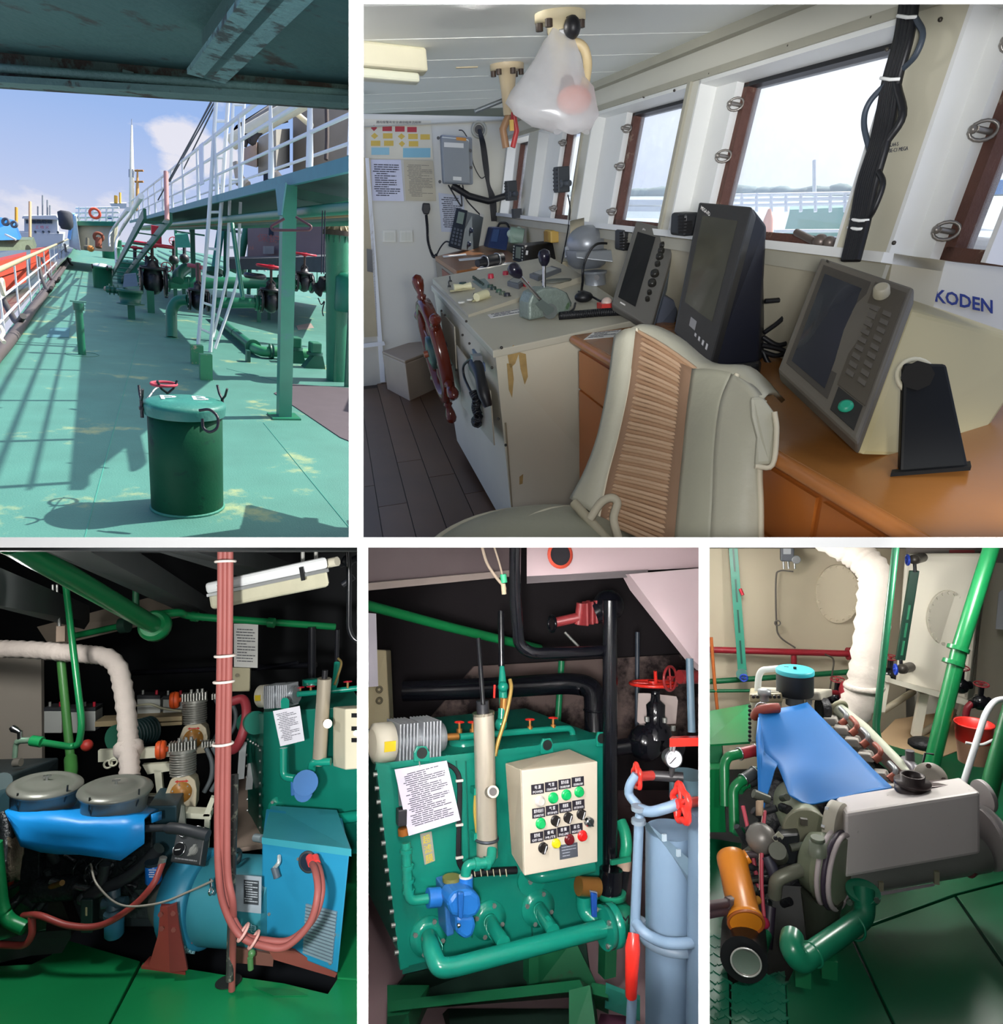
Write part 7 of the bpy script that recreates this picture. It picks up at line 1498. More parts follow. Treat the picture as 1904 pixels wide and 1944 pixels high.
pipe('thick black vertical pipe right of the control box',[(1158,1140,2.75),(1158,1400,2.7),(1158,1645,2.65)],.03)
pipe('large black pipe bending down into the tank top',[(765,1312,3.4),(900,1308,3.4),(1085,1297,3.3),(1128,1305,3.25),(1130,1400,3.15)],.052,bd=.14,n=18)
MB().torus(P(1130,1348,3.2),U4,.054,.005,22).obj('weld_ring',GLB,pn=P4,label='weld ring on the large black pipe',cat='ring')
pipe('slim black pipe rising from the polished tube',[(917,1338,2.45),(908,1212,2.55)],.009)
pipe('thin black pipe above the small green valve',[(951,1160,2.9),(952,1265,2.85)],.014)
pipe('thin grey blue pipe behind the tagged valve',[(1210,1200,3.6),(1209,1400,3.5)],.012,M('#3a4450',.4))
pipe('green slanting pipe seen behind the large black pipe',[(1066,1255,3.8),(1057,1400,3.7)],.018,M('#1d8a58',.4),'green_pipe')
pipe('thin silver rod under the red deckhead valve',[(1072,1200,2.9),(1098,1227,2.9)],.006,BOLT,'silver_rod')
t=thing('deckhead_valve','red globe valve joined to a black valve body overhead','valve',P(1105,1180,2.9),P4)
RV=M('#8d3336',.4,v=.15)
MB().cyl(P(1052,1182,2.9),P(1098,1172,2.9),.022,n=14).cyl(P(1098,1185,2.9),P(1103,1145,2.9),.02,n=8).obj('bonnet',RV,t)
for x in(1106,1116,1124):MB().cbox(P(x,1166-(x-1106)*.25,2.9),B4*.006,A4*.045,U4*.05).obj('flange',RV,t,bevel=.004)
MB().ball(P(1155,1150,2.9),.07,n=16,k=9).cyl(P(1128,1163,2.9),P(1150,1155,2.9),.055,n=18).obj('body',GLB,t);MB().torus(P(1048,1184,2.9),B4,.034,.007,18).obj('handwheel',GLB,t)
t=thing('hanging_wires','pale wires with green tape hanging beside the black pipe','wire',P(955,1125,2.4),P4)
MB().tube(cr([P(915,1038,2.4),P(925,1070,2.4),P(945,1100,2.4),P(958,1115,2.4),P(956,1128,2.4)],6),.006,6).tube(cr([P(938,1038,2.4),P(948,1070,2.4),P(956,1100,2.4)],6),.004,6).obj('wire',M('#9a8a78',.6),t);MB().cyl(P(955,1090,2.4),P(957,1106,2.4),.012,n=8).obj('tape',M('#2fa374',.5),t)
MB().tube([P(955,1108,2.4),P(957,1128,2.4)],.009,7).obj('knot',M('#b3a488',.7),t)
t=thing('wall_cabinet','cream steel cabinet with a hanging paper at the left edge','cabinet',P(715,1380,3.0),P4)
MB().hexa([P(690,1384,2.9),P(741,1384,3.0),P(748,1380,3.3),P(690,1380,3.3),P(690,1232,2.9),P(733,1234,3.0),P(742,1234,3.3),P(690,1232,3.3)]).obj('case',M('#b5a888',.5,v=.1),t,bevel=.006)
for y in(1309,1330):MB().torus(P(720,y,2.95),A4,.012,.005,14).obj('lock',M('#5a523c',.5),t)
q=[P(690,1305,2.88),P(718,1303,2.9),P(714,1165,2.92),P(690,1163,2.9)];MB().prism(q,A4*.003).obj('paper_sheet',M('#c7c2cc',.8),t)
t=thing('treatment_tank','glossy green steel sewage treatment tank filling the middle of the view','tank',T0,P4)
fr4=[tf(770,1838),tf(1152,1750),tf(1152,1402),tf(726,1456)]
MB().hexa([fr4[0],fr4[1],fr4[1]+A4*.8,fr4[0]+A4*.8,fr4[3],fr4[2],fr4[2]+A4*.8,fr4[3]+A4*.8]).obj('shell',TK4,t)
MB().hexa([tf(764,1850,.012),tf(1156,1757,.012),tf(1156,1757,-.1),tf(764,1850,-.1),tf(764,1836,.012),tf(1156,1745,.012),tf(1156,1745,-.1),tf(764,1836,-.1)]).obj('bottom_rim',M('#0c5548',.4),t)
MB().hexa([tf(712,1462,.012),tf(1160,1410,.012),tf(1160,1410,-.8),tf(712,1462,-.8),tf(714,1450,.012),tf(1160,1399,.012),tf(1160,1399,-.8),tf(714,1450,-.8)]).obj('top_rim',TK4,t)
MB().prism([tf(714,1450,.015),tf(742,1452,.015),tf(776,1836,.015),tf(760,1842,.015)],A4*.03).obj('side_angle',TK4,t)
bolts_on(t,[tf(716+k*3.1,1470+k*26,.02)for k in range(14)],-B4,.008,BOLT,.014)
for x,y0,y1 in((884,1445,1780),(1000,1655,1790),(866,1438,1640)):MB().tube([tf(x,y0,.001),tf(x+12,y1,.001)],.003,5).obj('weld_seam',M('#0b5a4c',.4),t)
for x,y in((850,1440),(880,1437),(960,1428),(985,1425),(1060,1418),(1100,1412),(1135,1408)):MB().cyl(tf(x,y,-.02),tf(x,y,-.02)+U4*.014,.009,n=8).obj('rim_bolt',TQ4,t)
def lug(label,x,y,w_,h_):
 t=thing('lifting_lug',label,'lug',tf(x,y,.02),P4)
 n_=12;out=[tf(x-w_,y,.02),tf(x+w_,y,.02),tf(x+w_,y-h_*.6,.02),tf(x+w_*.6,y-h_,.02),tf(x-w_*.6,y-h_,.02),tf(x-w_,y-h_*.6,.02)]
 MB().prism(out,A4*.015).obj('plate',TQ4,t,bevel=.003);MB().lathe(tf(x,y-h_*.58,.021),-A4,[(0,.02),(.002,.02)],16).obj('eye_hole',M('#0a1513',.7),t)
 return t
lug('green lifting lug with a hole beside the typed sheet',801,1447,15,30);lug('green lifting lug behind the control box',1039,1432,12,30);lug('green lifting lug at the right corner of the tank',1142,1418,9,28)
t=thing('finned_blower','finned aluminium blower with cream end cap and yellow label','blower',tf(775,1440,-.1),P4)
blower(t,tf(706,1412,-.06),tf(838,1398,-.1),.072,U4)
MB().tube([tf(838,1400,-.1),tf(870,1398,-.1)],.014,10).obj('outlet',BRASS,t)
t=thing('air_manifold','green air manifold pipe with small red wheel valves on the tank top','manifold',tf(960,1400,-.25),P4)
MB().tube(bend([tf(872,1399,-.12),tf(990,1389,-.14),tf(1086,1382,-.14),tf(1088,1405,-.14)],.03),.014,10).obj('pipe',TQ4,t)
for x,y in((872,1371),(897,1371),(1006,1366),(1050,1363)):
 MB().cyl(tf(x,y+20,-.14),tf(x,y,-.14),.006,n=6).cyl(tf(x,y+22,-.14),tf(x,y+12,-.14),.012,n=8).obj('valve_stem',BRASS,t);handwheel(tf(x,y,-.14),U4,.019,RDV,t,5)
MB().lathe(tf(1130,1408,-.2),U4,[(0,.07),(.015,.07),(.015,.055),(.03,.055)],22).obj('pipe_flange',M('#2c9a6a',.35),t)
MB().lathe(tf(880,1415,-.2),U4,[(0,.06),(.03,.06),(.03,.04)],20).obj('pipe_flange',TQ4,t)
t=thing('ball_valve','green ball valve with red lever and brass tube beside the polished tube','valve',tf(952,1380,-.05),P4)
MB().tube([tf(953,1265,-.1),tf(954,1300,-.08),tf(956,1340,-.06)],[.010,.018,.018],10).obj('riser',TQ4,t);MB().ball(tf(955,1304,-.06),.022).obj('ball_body',TQ4,t)
MB().tube([tf(957,1325,-.05),tf(956,1350,-.05)],.017,10).obj('union',BRASS,t);MB().ball(tf(951,1375,-.04),.026).tube([tf(953,1345,-.05),tf(951,1378,-.04)],.016,10).obj('elbow',TQ4,t)
MB().tube(cr([tf(968,1290,.0),tf(970,1310,.02),tf(960,1360,.04),tf(945,1410,.04),tf(940,1435,.04)],6),.008,7).obj('brass_tube',M('#a88a4a',.4,.4),t)
MB().tube([tf(939,1300,-.02),tf(938,1325,-.02)],.005,6).obj('lever',RDV,t)
t=thing('uv_reactor','polished stainless steel tube clamped upright on the tank front','tube',tf(925,1625,.06),P4)
r_=20*2.45/F
MB().cyl(tf(925,1627,.06),tf(918,1355,.06),r_,n=30).obj('tube',M('#cfc6b4',.28,.55,v=.08),t)
MB().cyl(tf(918,1357,.06),tf(917.5,1352,.06),r_*1.06,n=30).obj('top_cap',M('#c3bba8',.25,.9),t);MB().cyl(tf(917,1355,.06),tf(916,1330,.06),.024,n=16).obj('connector',M('#23252a',.4),t)
MB().cyl(tf(930,1504,.09),tf(936,1503,.19),.021,n=16).obj('port',M('#8d867a',.35,.5),t);MB().cyl(tf(936,1503,.19),tf(936,1503,.192),.014,n=16).obj('port_hole',M('#241c18',.5),t)
MB().torus(tf(924,1593,.06),U4,r_*1.01,.006,28).obj('clamp_band',M('#4a5058',.4,.5),t)
for y in(1500,1585):MB().cbox(tf(902,y,.04),B4*.012,A4*.02,U4*.012).obj('clamp_lug',TQ4,t)
MB().tube(cr([tf(903,1500,.05),tf(901,1540,.05),tf(905,1580,.05)],4),.006,6).obj('yellow_lead',M('#a08a3a',.5),t)
t=thing('cable_loom','black cable loom clipped down the tank front beside the sheet','cable',tf(872,1640,.02),P4)
for k in range(4):MB().tube(cr([tf(838+k*2,1446,.03),tf(862+k*2,1462,.03),tf(870+k*1.6,1490,.03),tf(869+k*1.6,1560,.03),tf(868+k*2,1630,.03),tf(876+k*4,1652,.03)],6),.005,6).obj('cable',BLACK,t)
for y in(1482,1566,1628):MB().cbox(tf(872,y,.035),B4*.014,A4*.004,U4*.004).obj('cable_tie',M('#c9c6be',.6),t)
MB().tube(cr([tf(885,1660,.03),tf(930,1655,.03),tf(980,1652,.03)],5),.014,8).obj('loom',BLACK,t)
for k in range(6):MB().tube([tf(900+k*12,1650,.045),tf(902+k*12,1664,.05)],.002,5).obj('tie_tail',M('#c9c0a0',.6),t)
t=thing('paper_notice','white typed operating instructions hung askew from the lifting lug','paper',tf(812,1540,.05),P4)
q=[tf(776,1587,.045),tf(874,1557,.045),tf(848,1444,.05),tf(749,1461,.05)];MB().prism(q,A4*.002).obj('sheet',M('#d3cede',.8,v=.03),t);textlines(q[0]-A4*.003,q[1]-q[0],q[3]-q[0],26,INK,t,seed=12,fill=.4)
MB().tube([tf(797,1455,.05),tf(796,1446,.04)],.003,5).obj('wire_hook',BOLT,t)
MB().prism([tf(753,1462,.02),tf(772,1460,.02),tf(775,1528,.02),tf(757,1530,.02)],-A4*.003).obj('data_plate',M('#6d7478',.4,.4),pn=P4,label='grey data plate half hidden under the typed sheet',cat='plate')
t=thing('pressure_switch','small black pressure switch with brass nut under the sheet corner','switch',tf(763,1570,.03),P4)
MB().cbox(tf(762,1550,.03),B4*.016,A4*.02,U4*.028).obj('body',M('#2b2b30',.4),t,bevel=.004);MB().cyl(tf(765,1572,.03),tf(766,1585,.03),.02,n=6).obj('brass_nut',M('#a8642a',.4,.5),t)
t=thing('name_sticker','grey sticker with yellow Chinese characters on the tank front','sticker',tf(810,1640,.003),P4)
q=[tf(806,1642,.003),tf(826,1634,.003),tf(819,1578,.003),tf(797,1583,.003)];MB().prism(q,-A4*.001).obj('sticker',M('#8d8f84',.6),t)
for k,s_ in enumerate('超滤膜'):o=q[3].lerp(q[0],.36+.31*k)+(q[1]-q[0])*.15-A4*.0015;letters(s_,o,(q[1]-q[0])*.7,(q[3]-q[0])*.26,M('#c9b41e',.6),t)
bq=[tf(993,1660,.28),tf(1131,1634,.28),tf(1131,1444,.28),tf(988,1461,.28)]
t=thing('control_box','cream control box with coloured buttons and black labels on the tank front','control box',bq[0],P4)
dpb=A4*.2
MB().hexa([bq[0],bq[1],bq[1]+dpb,tf(971,1622,.1),bq[3],bq[2],bq[2]+dpb+U4*.0,tf(959,1449,.1)]).obj('case',M('#bdb39d',.45,v=.05),t,bevel=.003)
nb=-A4
dr_=MB().prism(quad_on(bq,0,0,1,1,nb,.0005),nb*.012).obj('door',CRB,t,bevel=.003)
def bp(u,v_,o=.013):return quad_on(bq,u,v_,u,v_,nb,o)[0]
bu,bv_=bq[1]-bq[0],bq[3]-bq[0]
WHI=M('#e3e3e6',.6);STR=M('#1b1622',.6)
strips=[(.11,.755,(('电 源','POWER'),('气 泵','STEAM PUMP'),('紫外杀菌','CRUSHER PUMP'),('粉碎泵','CRUSHING PUMP'))),(.115,.525,(('紫外线运行','ULTRAVIOLET RAYS'),('气 泵','OFF STOP AUTO'),('排放泵','OFF STOP AUTO'),('粉碎泵','OFF STOP AUTO'))),(.085,.295,(('紫外线','OFF ON'),('蜂 鸣','MUTE'),('故 障','FAILURE'),('高 位','HIGH LEVEL')))]
for u0,v0,items in strips:
 for k,(cn,en)in enumerate(items):
  u=u0+k*.178;v_=v0+k*.007
  o=bp(u,v_);lab=MB().prism([o,o+bu*.172,o+bu*.172+bv_*.095,o+bv_*.095],nb*.0015).obj('label_strip',STR,dr_)
  w_=.026*len(cn.replace(' ',''))+(.03 if ' ' in cn else 0)
  letters(cn,o+bu*(.086-w_/2)+bv_*.05+nb*.0015,bu*w_,bv_*.036,WHI,lab);letters(en,o+bu*.02+bv_*.012+nb*.0015,bu*.132,bv_*.022,WHI,lab)
def button(u,v_,col,r_=.015,name='button'):
 c=bp(u,v_);MB().lathe(c,nb,[(0,r_*1.25),(.004,r_*1.25),(.004,r_),(.014,r_*.95),(.016,r_*.8)],18).obj(name,M(col,.25),dr_)
for k,c_ in enumerate(('#c9c2bb','#12a558','#12a558','#12a558')):button(.215+k*.175,.685+k*.012,c_)
button(.22,.47,'#12a558');button(.42,.255,'#d8c81e',.013);button(.60,.27,'#5a1016');button(.78,.285,'#cc1f1f')
for u,v_ in((.415,.475),(.585,.485),(.765,.50),(.245,.235)):
 c=bp(u,v_);MB().lathe(c,nb,[(0,.018),(.004,.018),(.004,.014),(.008,.014)],16).cbox(c+nb*.014,(U4*.9+B4*.3).normalized()*.015,B4*.005,nb*.007).obj('selector',M('#23201f',.35,.2),dr_)
 MB().cbox(c+nb*.022,(U4*.9+B4*.3).normalized()*.012,B4*.0015,nb*.0006).obj('selector_mark',WHI,dr_)
c=bp(.865,.415);MB().lathe(c,nb,[(0,.018),(.014,.017),(.018,.012)],16).cbox(c+nb*.02,(U4-B4*.6).normalized()*.014,B4*.004,nb*.003).obj('door_lock',CHROME,dr_)
o=bp(.47,.09);pt_=MB().prism([o,o+bu*.25,o+bu*.25+bv_*.14,o+bv_*.14],nb*.0015).obj('data_plate',M('#5a5f68',.4,.3),dr_,bevel=.0005);textlines(o+nb*.002,bu*.25,bv_*.14,4,M('#b3b9c4',.5),pt_,seed=2,fill=.25)
t=thing('feed_pump','blue cast feed pump with lobed casing on the tank front','pump',tf(858,1765,.1),P4)
MB().prism([tf(x,y,.1)for x,y in((832,1690),(845,1672),(878,1668),(894,1680),(896,1700),(888,1716),(870,1722),(840,1716))],-A4*.10).obj('casing',PBL,t,bevel=.02)
MB().prism([tf(x,y,.1)for x,y in((850,1718),(884,1716),(888,1735),(882,1756),(868,1763),(852,1752))],-A4*.09).obj('volute',PBL,t,bevel=.018)
MB().prism([tf(x,y,.2)for x,y in((866,1690),(878,1690),(876,1740),(868,1740))],-A4*.02).obj('rib',M('#1a58a0',.35),t,bevel=.005)
MB().prism([tf(x,y,.02)for x,y in((826,1665),(842,1660),(846,1750),(832,1755))],-A4*.1).obj('motor_flange',M('#2a5f98',.4),t,bevel=.006);MB().cyl(tf(812,1705,.1),tf(835,1703,.1),.032,n=18).obj('inlet',PBL,t)
MB().cyl(tf(884,1690,.12),tf(884,1665,.12),.026,n=18).obj('outlet',PBL,t);MB().ball(tf(871,1757,.2),.008,n=8,k=5).obj('drain_screw',CHROME,t)
MB().cyl(tf(857,1672,.1),tf(857,1664,.1),.032,n=14).obj('oil_cover',M('#6a6a34',.5,v=.4),t)
t=thing('pump_pipe','glossy green pipe dropping from the switch to the pump inlet','pipe',tf(772,1600,.1),P4)
MB().tube(bend([tf(770,1600,.08),tf(776,1712,.1),tf(812,1706,.1)],.03,5),.0165,12).obj('pipe',TQ4,t)
for x,y in((771,1612),(774,1642),(775,1668),(775,1688)):MB().cyl(tf(x,y,.09),tf(x,y+7,.09),.022,n=8).obj('union',TQ4,t)
t=thing('pump_pipe','glossy green pipe from the pump outlet to the polished tube','pipe',tf(885,1655,.12),P4)
MB().tube(bend([tf(884,1662,.12),tf(886,1642,.12),tf(932,1637,.13),tf(934,1612,.1)],.035,6),.0185,12).obj('pipe',TQ4,t);MB().cyl(tf(884,1668,.12),tf(884,1662,.12),.024,n=14).obj('white_ring',M('#c9c9c2',.5),t)
for x,y,x2,y2 in((900,1641,908,1640),(920,1639,928,1638)):MB().cyl(tf(x,y,.125),tf(x2,y2,.125),.024,n=8).obj('union',TQ4,t)
t=thing('drain_manifold','long glossy green drain manifold along the tank bottom','manifold',tf(1000,1800,.15),P4)
MB().tube(bend([tf(815,1782,.05),tf(818,1800,.14),tf(832,1838,.2),tf(860,1836,.2),tf(1155,1760,.2)],.05,7),.031,16).obj('manifold_pipe',TQ4,t)
for x,y in((812,1776),(926,1745),(1020,1722)):
 c=tf(x,y,0.);f_=MB().lathe(c,-A4,[(0,.068),(.014,.068),(.014,.058),(.02,.058),(.02,.034)],26).obj('flange',TQ4,t)
 bolts_on(f_,ringpts(c-A4*.014,A4,.054,4,.4),-A4,.009,BOLT)
 if x>820:MB().tube([tf(x+4,y+2,.02),tf(x+14,y+22,.12),tf(x+30,y+45,.19)],.025,14).obj('branch',TQ4,t)
 for k in range(3):MB().torus(tf(x+6+4*k,y+8+8*k,.05+.03*k),A4-U4*.5,.026,.003,16).obj('ring',TQ4,t)
MB().prism([tf(1040,1738,.17),tf(1054,1752,.17),tf(1052,1762,.17),tf(1034,1742,.17)],A4*.006).obj('valve_lever',TQ4,t)
c=tf(1158,1758,.2);f_=MB().lathe(c-B4*.03,B4,[(0,.075),(.02,.075),(.022,.07),(.026,.07),(.028,.075),(.05,.075)],26).obj('end_flange',TQ4,t);bolts_on(f_,ringpts(c-B4*.03,B4,.06,4,.8),-B4,.009,BOLT)
t=thing('overflow_pipe','short green elbow pipe under the control box','pipe',tf(1060,1655,.05),P4)
MB().tube(bend([tf(1003,1655,.0),tf(1020,1664,.09),tf(1050,1660,.1),tf(1125,1643,.1)],.05,6),.025,14).obj('pipe',TQ4,t);c=tf(1008,1668,0.);MB().lathe(c,-A4,[(0,.06),(.012,.06)],22).obj('flange',TQ4,t);bolts_on(t,[tf(1006,1674,.012)],-A4,.009,BOLT)
t=thing('plant_skid','dark green welded skid under the treatment tank','skid',g4(920,1900),P4)
SK=M('#125a38',.5,v=.25,s=3,w=('#3d3a2c',.18,5))
MB().hexa([g4(735,1905),g4(1120,1862),g4(1120,1840),g4(745,1880),tf(770,1850,0),tf(1110,1768,0),tf(1110,1768,-.3),tf(770,1850,-.3)]).obj('upper_frame',M('#0c2a20',.6),t)
MB().hexa([g4(1000,1900),g4(1140,1885),g4(1120,1840),g4(1000,1850),tf(1000,1800,.02),tf(1090,1782,.02),tf(1090,1782,-.2),tf(1000,1800,-.2)]).obj('slope_plate',SK,t)
MB().hexa([g4(732,1985),g4(780,1985),g4(815,1905),g4(735,1905),g4(736,1930,.12),g4(775,1925,.12),g4(815,1870,.12),g4(735,1870,.12)]).obj('foot',SK,t)
MB().hexa([g4(740,1920),g4(1130,1890),g4(1120,1870),g4(740,1900),g4(740,1920,.13),g4(1110,1880,.16),g4(1100,1860,.16),g4(740,1900,.13)]).obj('front_rail',SK,t)
MB().hexa([g4(860,1990),g4(1110,1990),g4(1100,1925),g4(840,1925),g4(860,1990,.05),g4(1110,1990,.05),g4(1090,1915,.05),g4(850,1915,.05)]).obj('drip_tray',M('#0b2219',.6),t)
MB().hexa([g4(1080,1985),g4(1140,1980),g4(1128,1880),g4(1085,1890),g4(1080,1985,.1),g4(1135,1980,.1),g4(1120,1870,.2),g4(1080,1880,.2)]).obj('side_rail',SK,t)
MB().box(tf(1004,1870,.08),B4*.04,A4*.05,U4*.13).obj('post',SK,t)
t=thing('drain_valve_group','brass and green drain valves with a blue lever at the tank corner','valve',tf(1130,1700,.1),P4)
MB().cyl(tf(1098,1682,.12),tf(1135,1684,.12),.034,n=18).obj('brass_body',BRASS,t);MB().prism([tf(1123,1695,.2),tf(1134,1697,.2),tf(1134,1742,.2),tf(1125,1742,.2)],A4*.012).obj('lever',M('#1d4a9a',.4),t,bevel=.003)
MB().prism([tf(1122,1692,.19),tf(1134,1694,.19),tf(1134,1704,.19),tf(1124,1702,.19)],A4*.012).obj('lever_root',M('#a9b2c4',.3,.4),t)
MB().tube(bend([tf(1108,1700,.1),tf(1108,1730,.1),tf(1135,1752,.15)],.05),.03,14).obj('elbow',TQ4,t)
MB().lathe(tf(1162,1725,.1),U4,[(0,.062),(.015,.062),(.015,.03),(.04,.03),(.04,.055),(.06,.055)],22).obj('diaphragm',M('#1f8a6a',.3,v=.3),t);MB().ball(tf(1182,1748,.15),.06).obj('pump_body',M('#0f6a50',.35),t)
MB().tube([tf(1158,1700,.1),tf(1160,1650,.1)],.045,14).obj('black_union',GLB,t)
letters('M',tf(1181,1757,.235),B4*.03,U4*.03,M('#1d1a22',.6),t)
MB().box(tf(1148,1860,.1),B4*.05,A4*.05,tf(1150,1790,.1)-tf(1148,1860,.1)).obj('stand',SK,t)
t=thing('gooseneck_pipe','green gooseneck pipe with a lever valve right of the black pipe','pipe',tf(1185,1640,.05),P4)
MB().tube(cr([tf(1178,1560,.0),tf(1186,1580,.03),tf(1189,1605,.05),tf(1186,1630,.05)],6),.024,14).obj('pipe',M('#1f9a74',.3),t);MB().cbox(tf(1178,1634,.1),B4*.045,A4*.006,U4*.009).obj('lever',M('#1f8a6a',.3),t);MB().cyl(tf(1186,1632,.05),tf(1184,1650,.05),.028,n=10).obj('union',M('#c3a894',.4),t);MB().cyl(tf(1182,1650,.05),tf(1176,1690,.05),.03,n=12).obj('black_base',GLB,t)
t=thing('tagged_valve','black globe valve with a red wheel and a white tag behind it','valve',P(1245,1420,2.9),P4)
MB().lathe(P(1246,1400,2.9),U4,[(0,.07),(.05,.06),(.06,.045),(.1,.04),(.14,.042),(.16,.02),(.2,.02)],18).ball(P(1225,1410,2.9),.08).obj('body',GLB,t)
MB().tube([P(1165,1420,2.9),P(1225,1412,2.9)],.035,12).tube([P(1255,1405,2.9),P(1290,1430,2.9)],.04,12).obj('ports',GLB,t)
for s_ in(-1,1):MB().tube([P(1246+s_*8,1372,2.9),P(1243+s_*9,1350,2.9),P(1243+s_*3,1318,2.9)],.008,7).obj('yoke',GLB,t)
handwheel(P(1240,1298,2.9),U4,.10,RDV,t,5,.008);MB().cyl(P(1245,1298,2.9),P(1244,1274,2.9),.008,n=8).obj('spindle',RDV,t)
bolts_on(t,[P(1228,1370,2.84),P(1262,1372,2.84),P(1278,1387,2.84)],U4,.011,BOLT,.02)
MB().prism([P(x,y,3.0)for x,y in((1212,1316),(1230,1316),(1284,1322),(1287,1330),(1283,1374),(1216,1376),(1210,1370))],A4*.003).obj('paper_tag',M('#b9aba6',.8),pn=P4,label='pale card tag with red marks behind the black valve',cat='tag')
t=thing('vertical_handwheel','dark red handwheel facing sideways at the right edge','handwheel',P(1272,1288,2.8),P4)
handwheel(P(1272,1288,2.8),(B4*.4-A4),.05,M('#8d2a2c',.35),t,4,.006);MB().cyl(P(1290,1285,2.8),P(1345,1285,2.85),.03,n=12).obj('spindle_housing',M('#8d2a2c',.35),t)
d_=2.05
t=thing('pressure_tank','blue grey cylindrical pressure tank with clamp ring at the right','tank',g4(1290,1990),P4)
MB().cyl(P(1272,2000,d_),P(1272,1575,d_+.0),46*d_/F,n=32).obj('cylinder',BG,t);MB().cyl(P(1345,2000,d_-.1),P(1350,1540,d_-.1),40*d_/F,n=28).obj('cylinder',BG,t)
MB().prism([P(1231,1563,d_-.05),P(1342,1660,d_-.12),P(1342,1700,d_-.12),P(1318,1680,d_-.1),P(1250,1590,d_-.06)],A4*.05).obj('top_bracket',M('#5d7383',.5,v=.12),t)
for x,y in((1261,1590),(1288,1619)):MB().cbox(P(x,y,d_-.09),B4*.006,A4*.004,U4*.01).obj('slot',M('#9fb0bb',.5),t)
MB().torus(P(1280,1778,d_),U4,58*d_/F,.016,34).obj('clamp_ring',M('#75899b',.45),t);MB().cyl(P(1305,1515,d_+.15),P(1306,1470,d_+.15),.06,n=22).obj('head',M('#54707c',.45),t)
t=thing('tank_standpipe','blue grey standpipe with curved branches beside the pressure tank','pipe',g4(1205,1990),P4)
MB().tube([P(1196,1990,d_-.1),P(1213,1562,d_-.05)],9.0*d_/F,14).obj('pipe',BG,t)
MB().tube(cr([P(1212,1562,d_-.05),P(1214,1535,d_-.03),P(1195,1510,d_),P(1196,1490,d_),P(1208,1470,d_)],6),.014,12).obj('branch',BG,t)
MB().tube(cr([P(1214,1536,d_-.05),P(1235,1541,d_-.08),P(1262,1535,d_-.1),P(1290,1525,d_-.1)],6),.016,12).obj('branch',BG,t);MB().tube(cr([P(1208,1752,d_-.08),P(1225,1772,d_-.12),P(1265,1790,d_-.12),P(1320,1790,d_-.12)],6),.016,12).obj('branch',BG,t)
for y in(1530,1555,1745,1760):MB().cyl(P(1212,y,d_-.06),P(1212,y+8,d_-.06),.022,n=10).obj('union',M('#7a8894',.4,.2),t)
MB().tube([P(1203,1772,d_-.12),P(1201,1800,d_-.14),P(1199,1850,d_-.14),P(1198,1890,d_-.12)],[.016,.022,.019,.017],12).obj('red_valve',RDV,t)
t=thing('pressure_gauge','round white dial pressure gauge on a black fitting','gauge',P(1277,1460,d_+.05),P4)
gn=(-A4-B4*.2).normalized();c=P(1278,1440,d_+.03)
MB().lathe(c,gn,[(-.03,.026),(0,.03),(.006,.03),(.006,.026)],26).obj('case',M('#4a4c50',.3,.6),t);MB().lathe(c+gn*.0062,gn,[(0,.0258),(.001,.0258)],26).obj('dial',M('#dfe3ea',.4),t);MB().cbox(c+gn*.008,(U4*.6+B4*.8).normalized()*.02,(U4*.8-B4*.6).normalized()*.0014,gn*.0005).obj('needle',M('#16161c',.5),t)
bolts_on(t,[c+gn*.0075+(B4*math.cos(a)+U4*math.sin(a))*.021 for a in(-.6,.2,.9,1.57,2.2,2.9,3.7)],gn,.0016,M('#3a3a44',.6),.0006,name='mark')
MB().cyl(P(1235,1472,d_+.06),P(1297,1476,d_+.04),.016,n=12).cyl(P(1276,1458,d_+.04),P(1274,1474,d_+.04),.009,n=10).obj('manifold',M('#2b2a2c',.4),t);MB().cyl(P(1276,1425,d_+.03),P(1277,1414,d_+.03),.01,n=8).obj('top_plug',CHROME,t)
def star_wheel(label,c,ax,R_,par_pts):
 t=thing('star_valve',label,'valve',c,P4);u,w_=frame_of(ax)
 pts=[]
 for k in range(36):a=6.28319*k/36;pts.append(c+(u*math.cos(a)+w_*math.sin(a))*R_*(1+.13*math.cos(5*a)))
 MB().tube(pts,R_*.2,9,closed=True).obj('rim',RDV,t)
 b=MB()
 for k in range(5):a=6.28319*k/5;b.cyl(c,c+(u*math.cos(a)+w_*math.sin(a))*R_,R_*.13,n=7)
 b.cyl(c-ax*R_*.2,c+ax*R_*.25,R_*.3,n=12);b.obj('spokes',RDV,t)
 MB().cyl(c,par_pts,.015,n=10).obj('stem',M('#a3322c',.35),t)
star_wheel('upper left red star handwheel beside the pressure gauge',P(1209,1474,d_+.02),(A4*.25-B4*.9).normalized(),.034,P(1238,1472,d_+.05))
star_wheel('large red star handwheel at the right edge',P(1293,1526,d_-.12),(A4*.2-B4*.9).normalized(),.049,P(1335,1520,d_-.05))
MB().hexa([P(1271,1418,d_-.05),P(1345,1416,d_-.1),P(1345,1410,d_+.1),P(1275,1410,d_+.1),P(1271,1402,d_-.05),P(1345,1400,d_-.1),P(1345,1396,d_+.1),P(1275,1398,d_+.1)]).obj('red_bar',RDV,pn=P4,label='thick red bar end at the right edge above the gauge',cat='bar')
MB().tube([P(1309,1250,2.3),P(1313,1390,2.25)],.013,10).obj('riser_pipe',M('#4d6676',.4),pn=P4,label='slim blue grey riser pipe under the gusset plate',cat='pipe')
t=thing('tank_stool','green and teal steel stool plates beside the standpipe','stool',g4(1170,1940),P4)
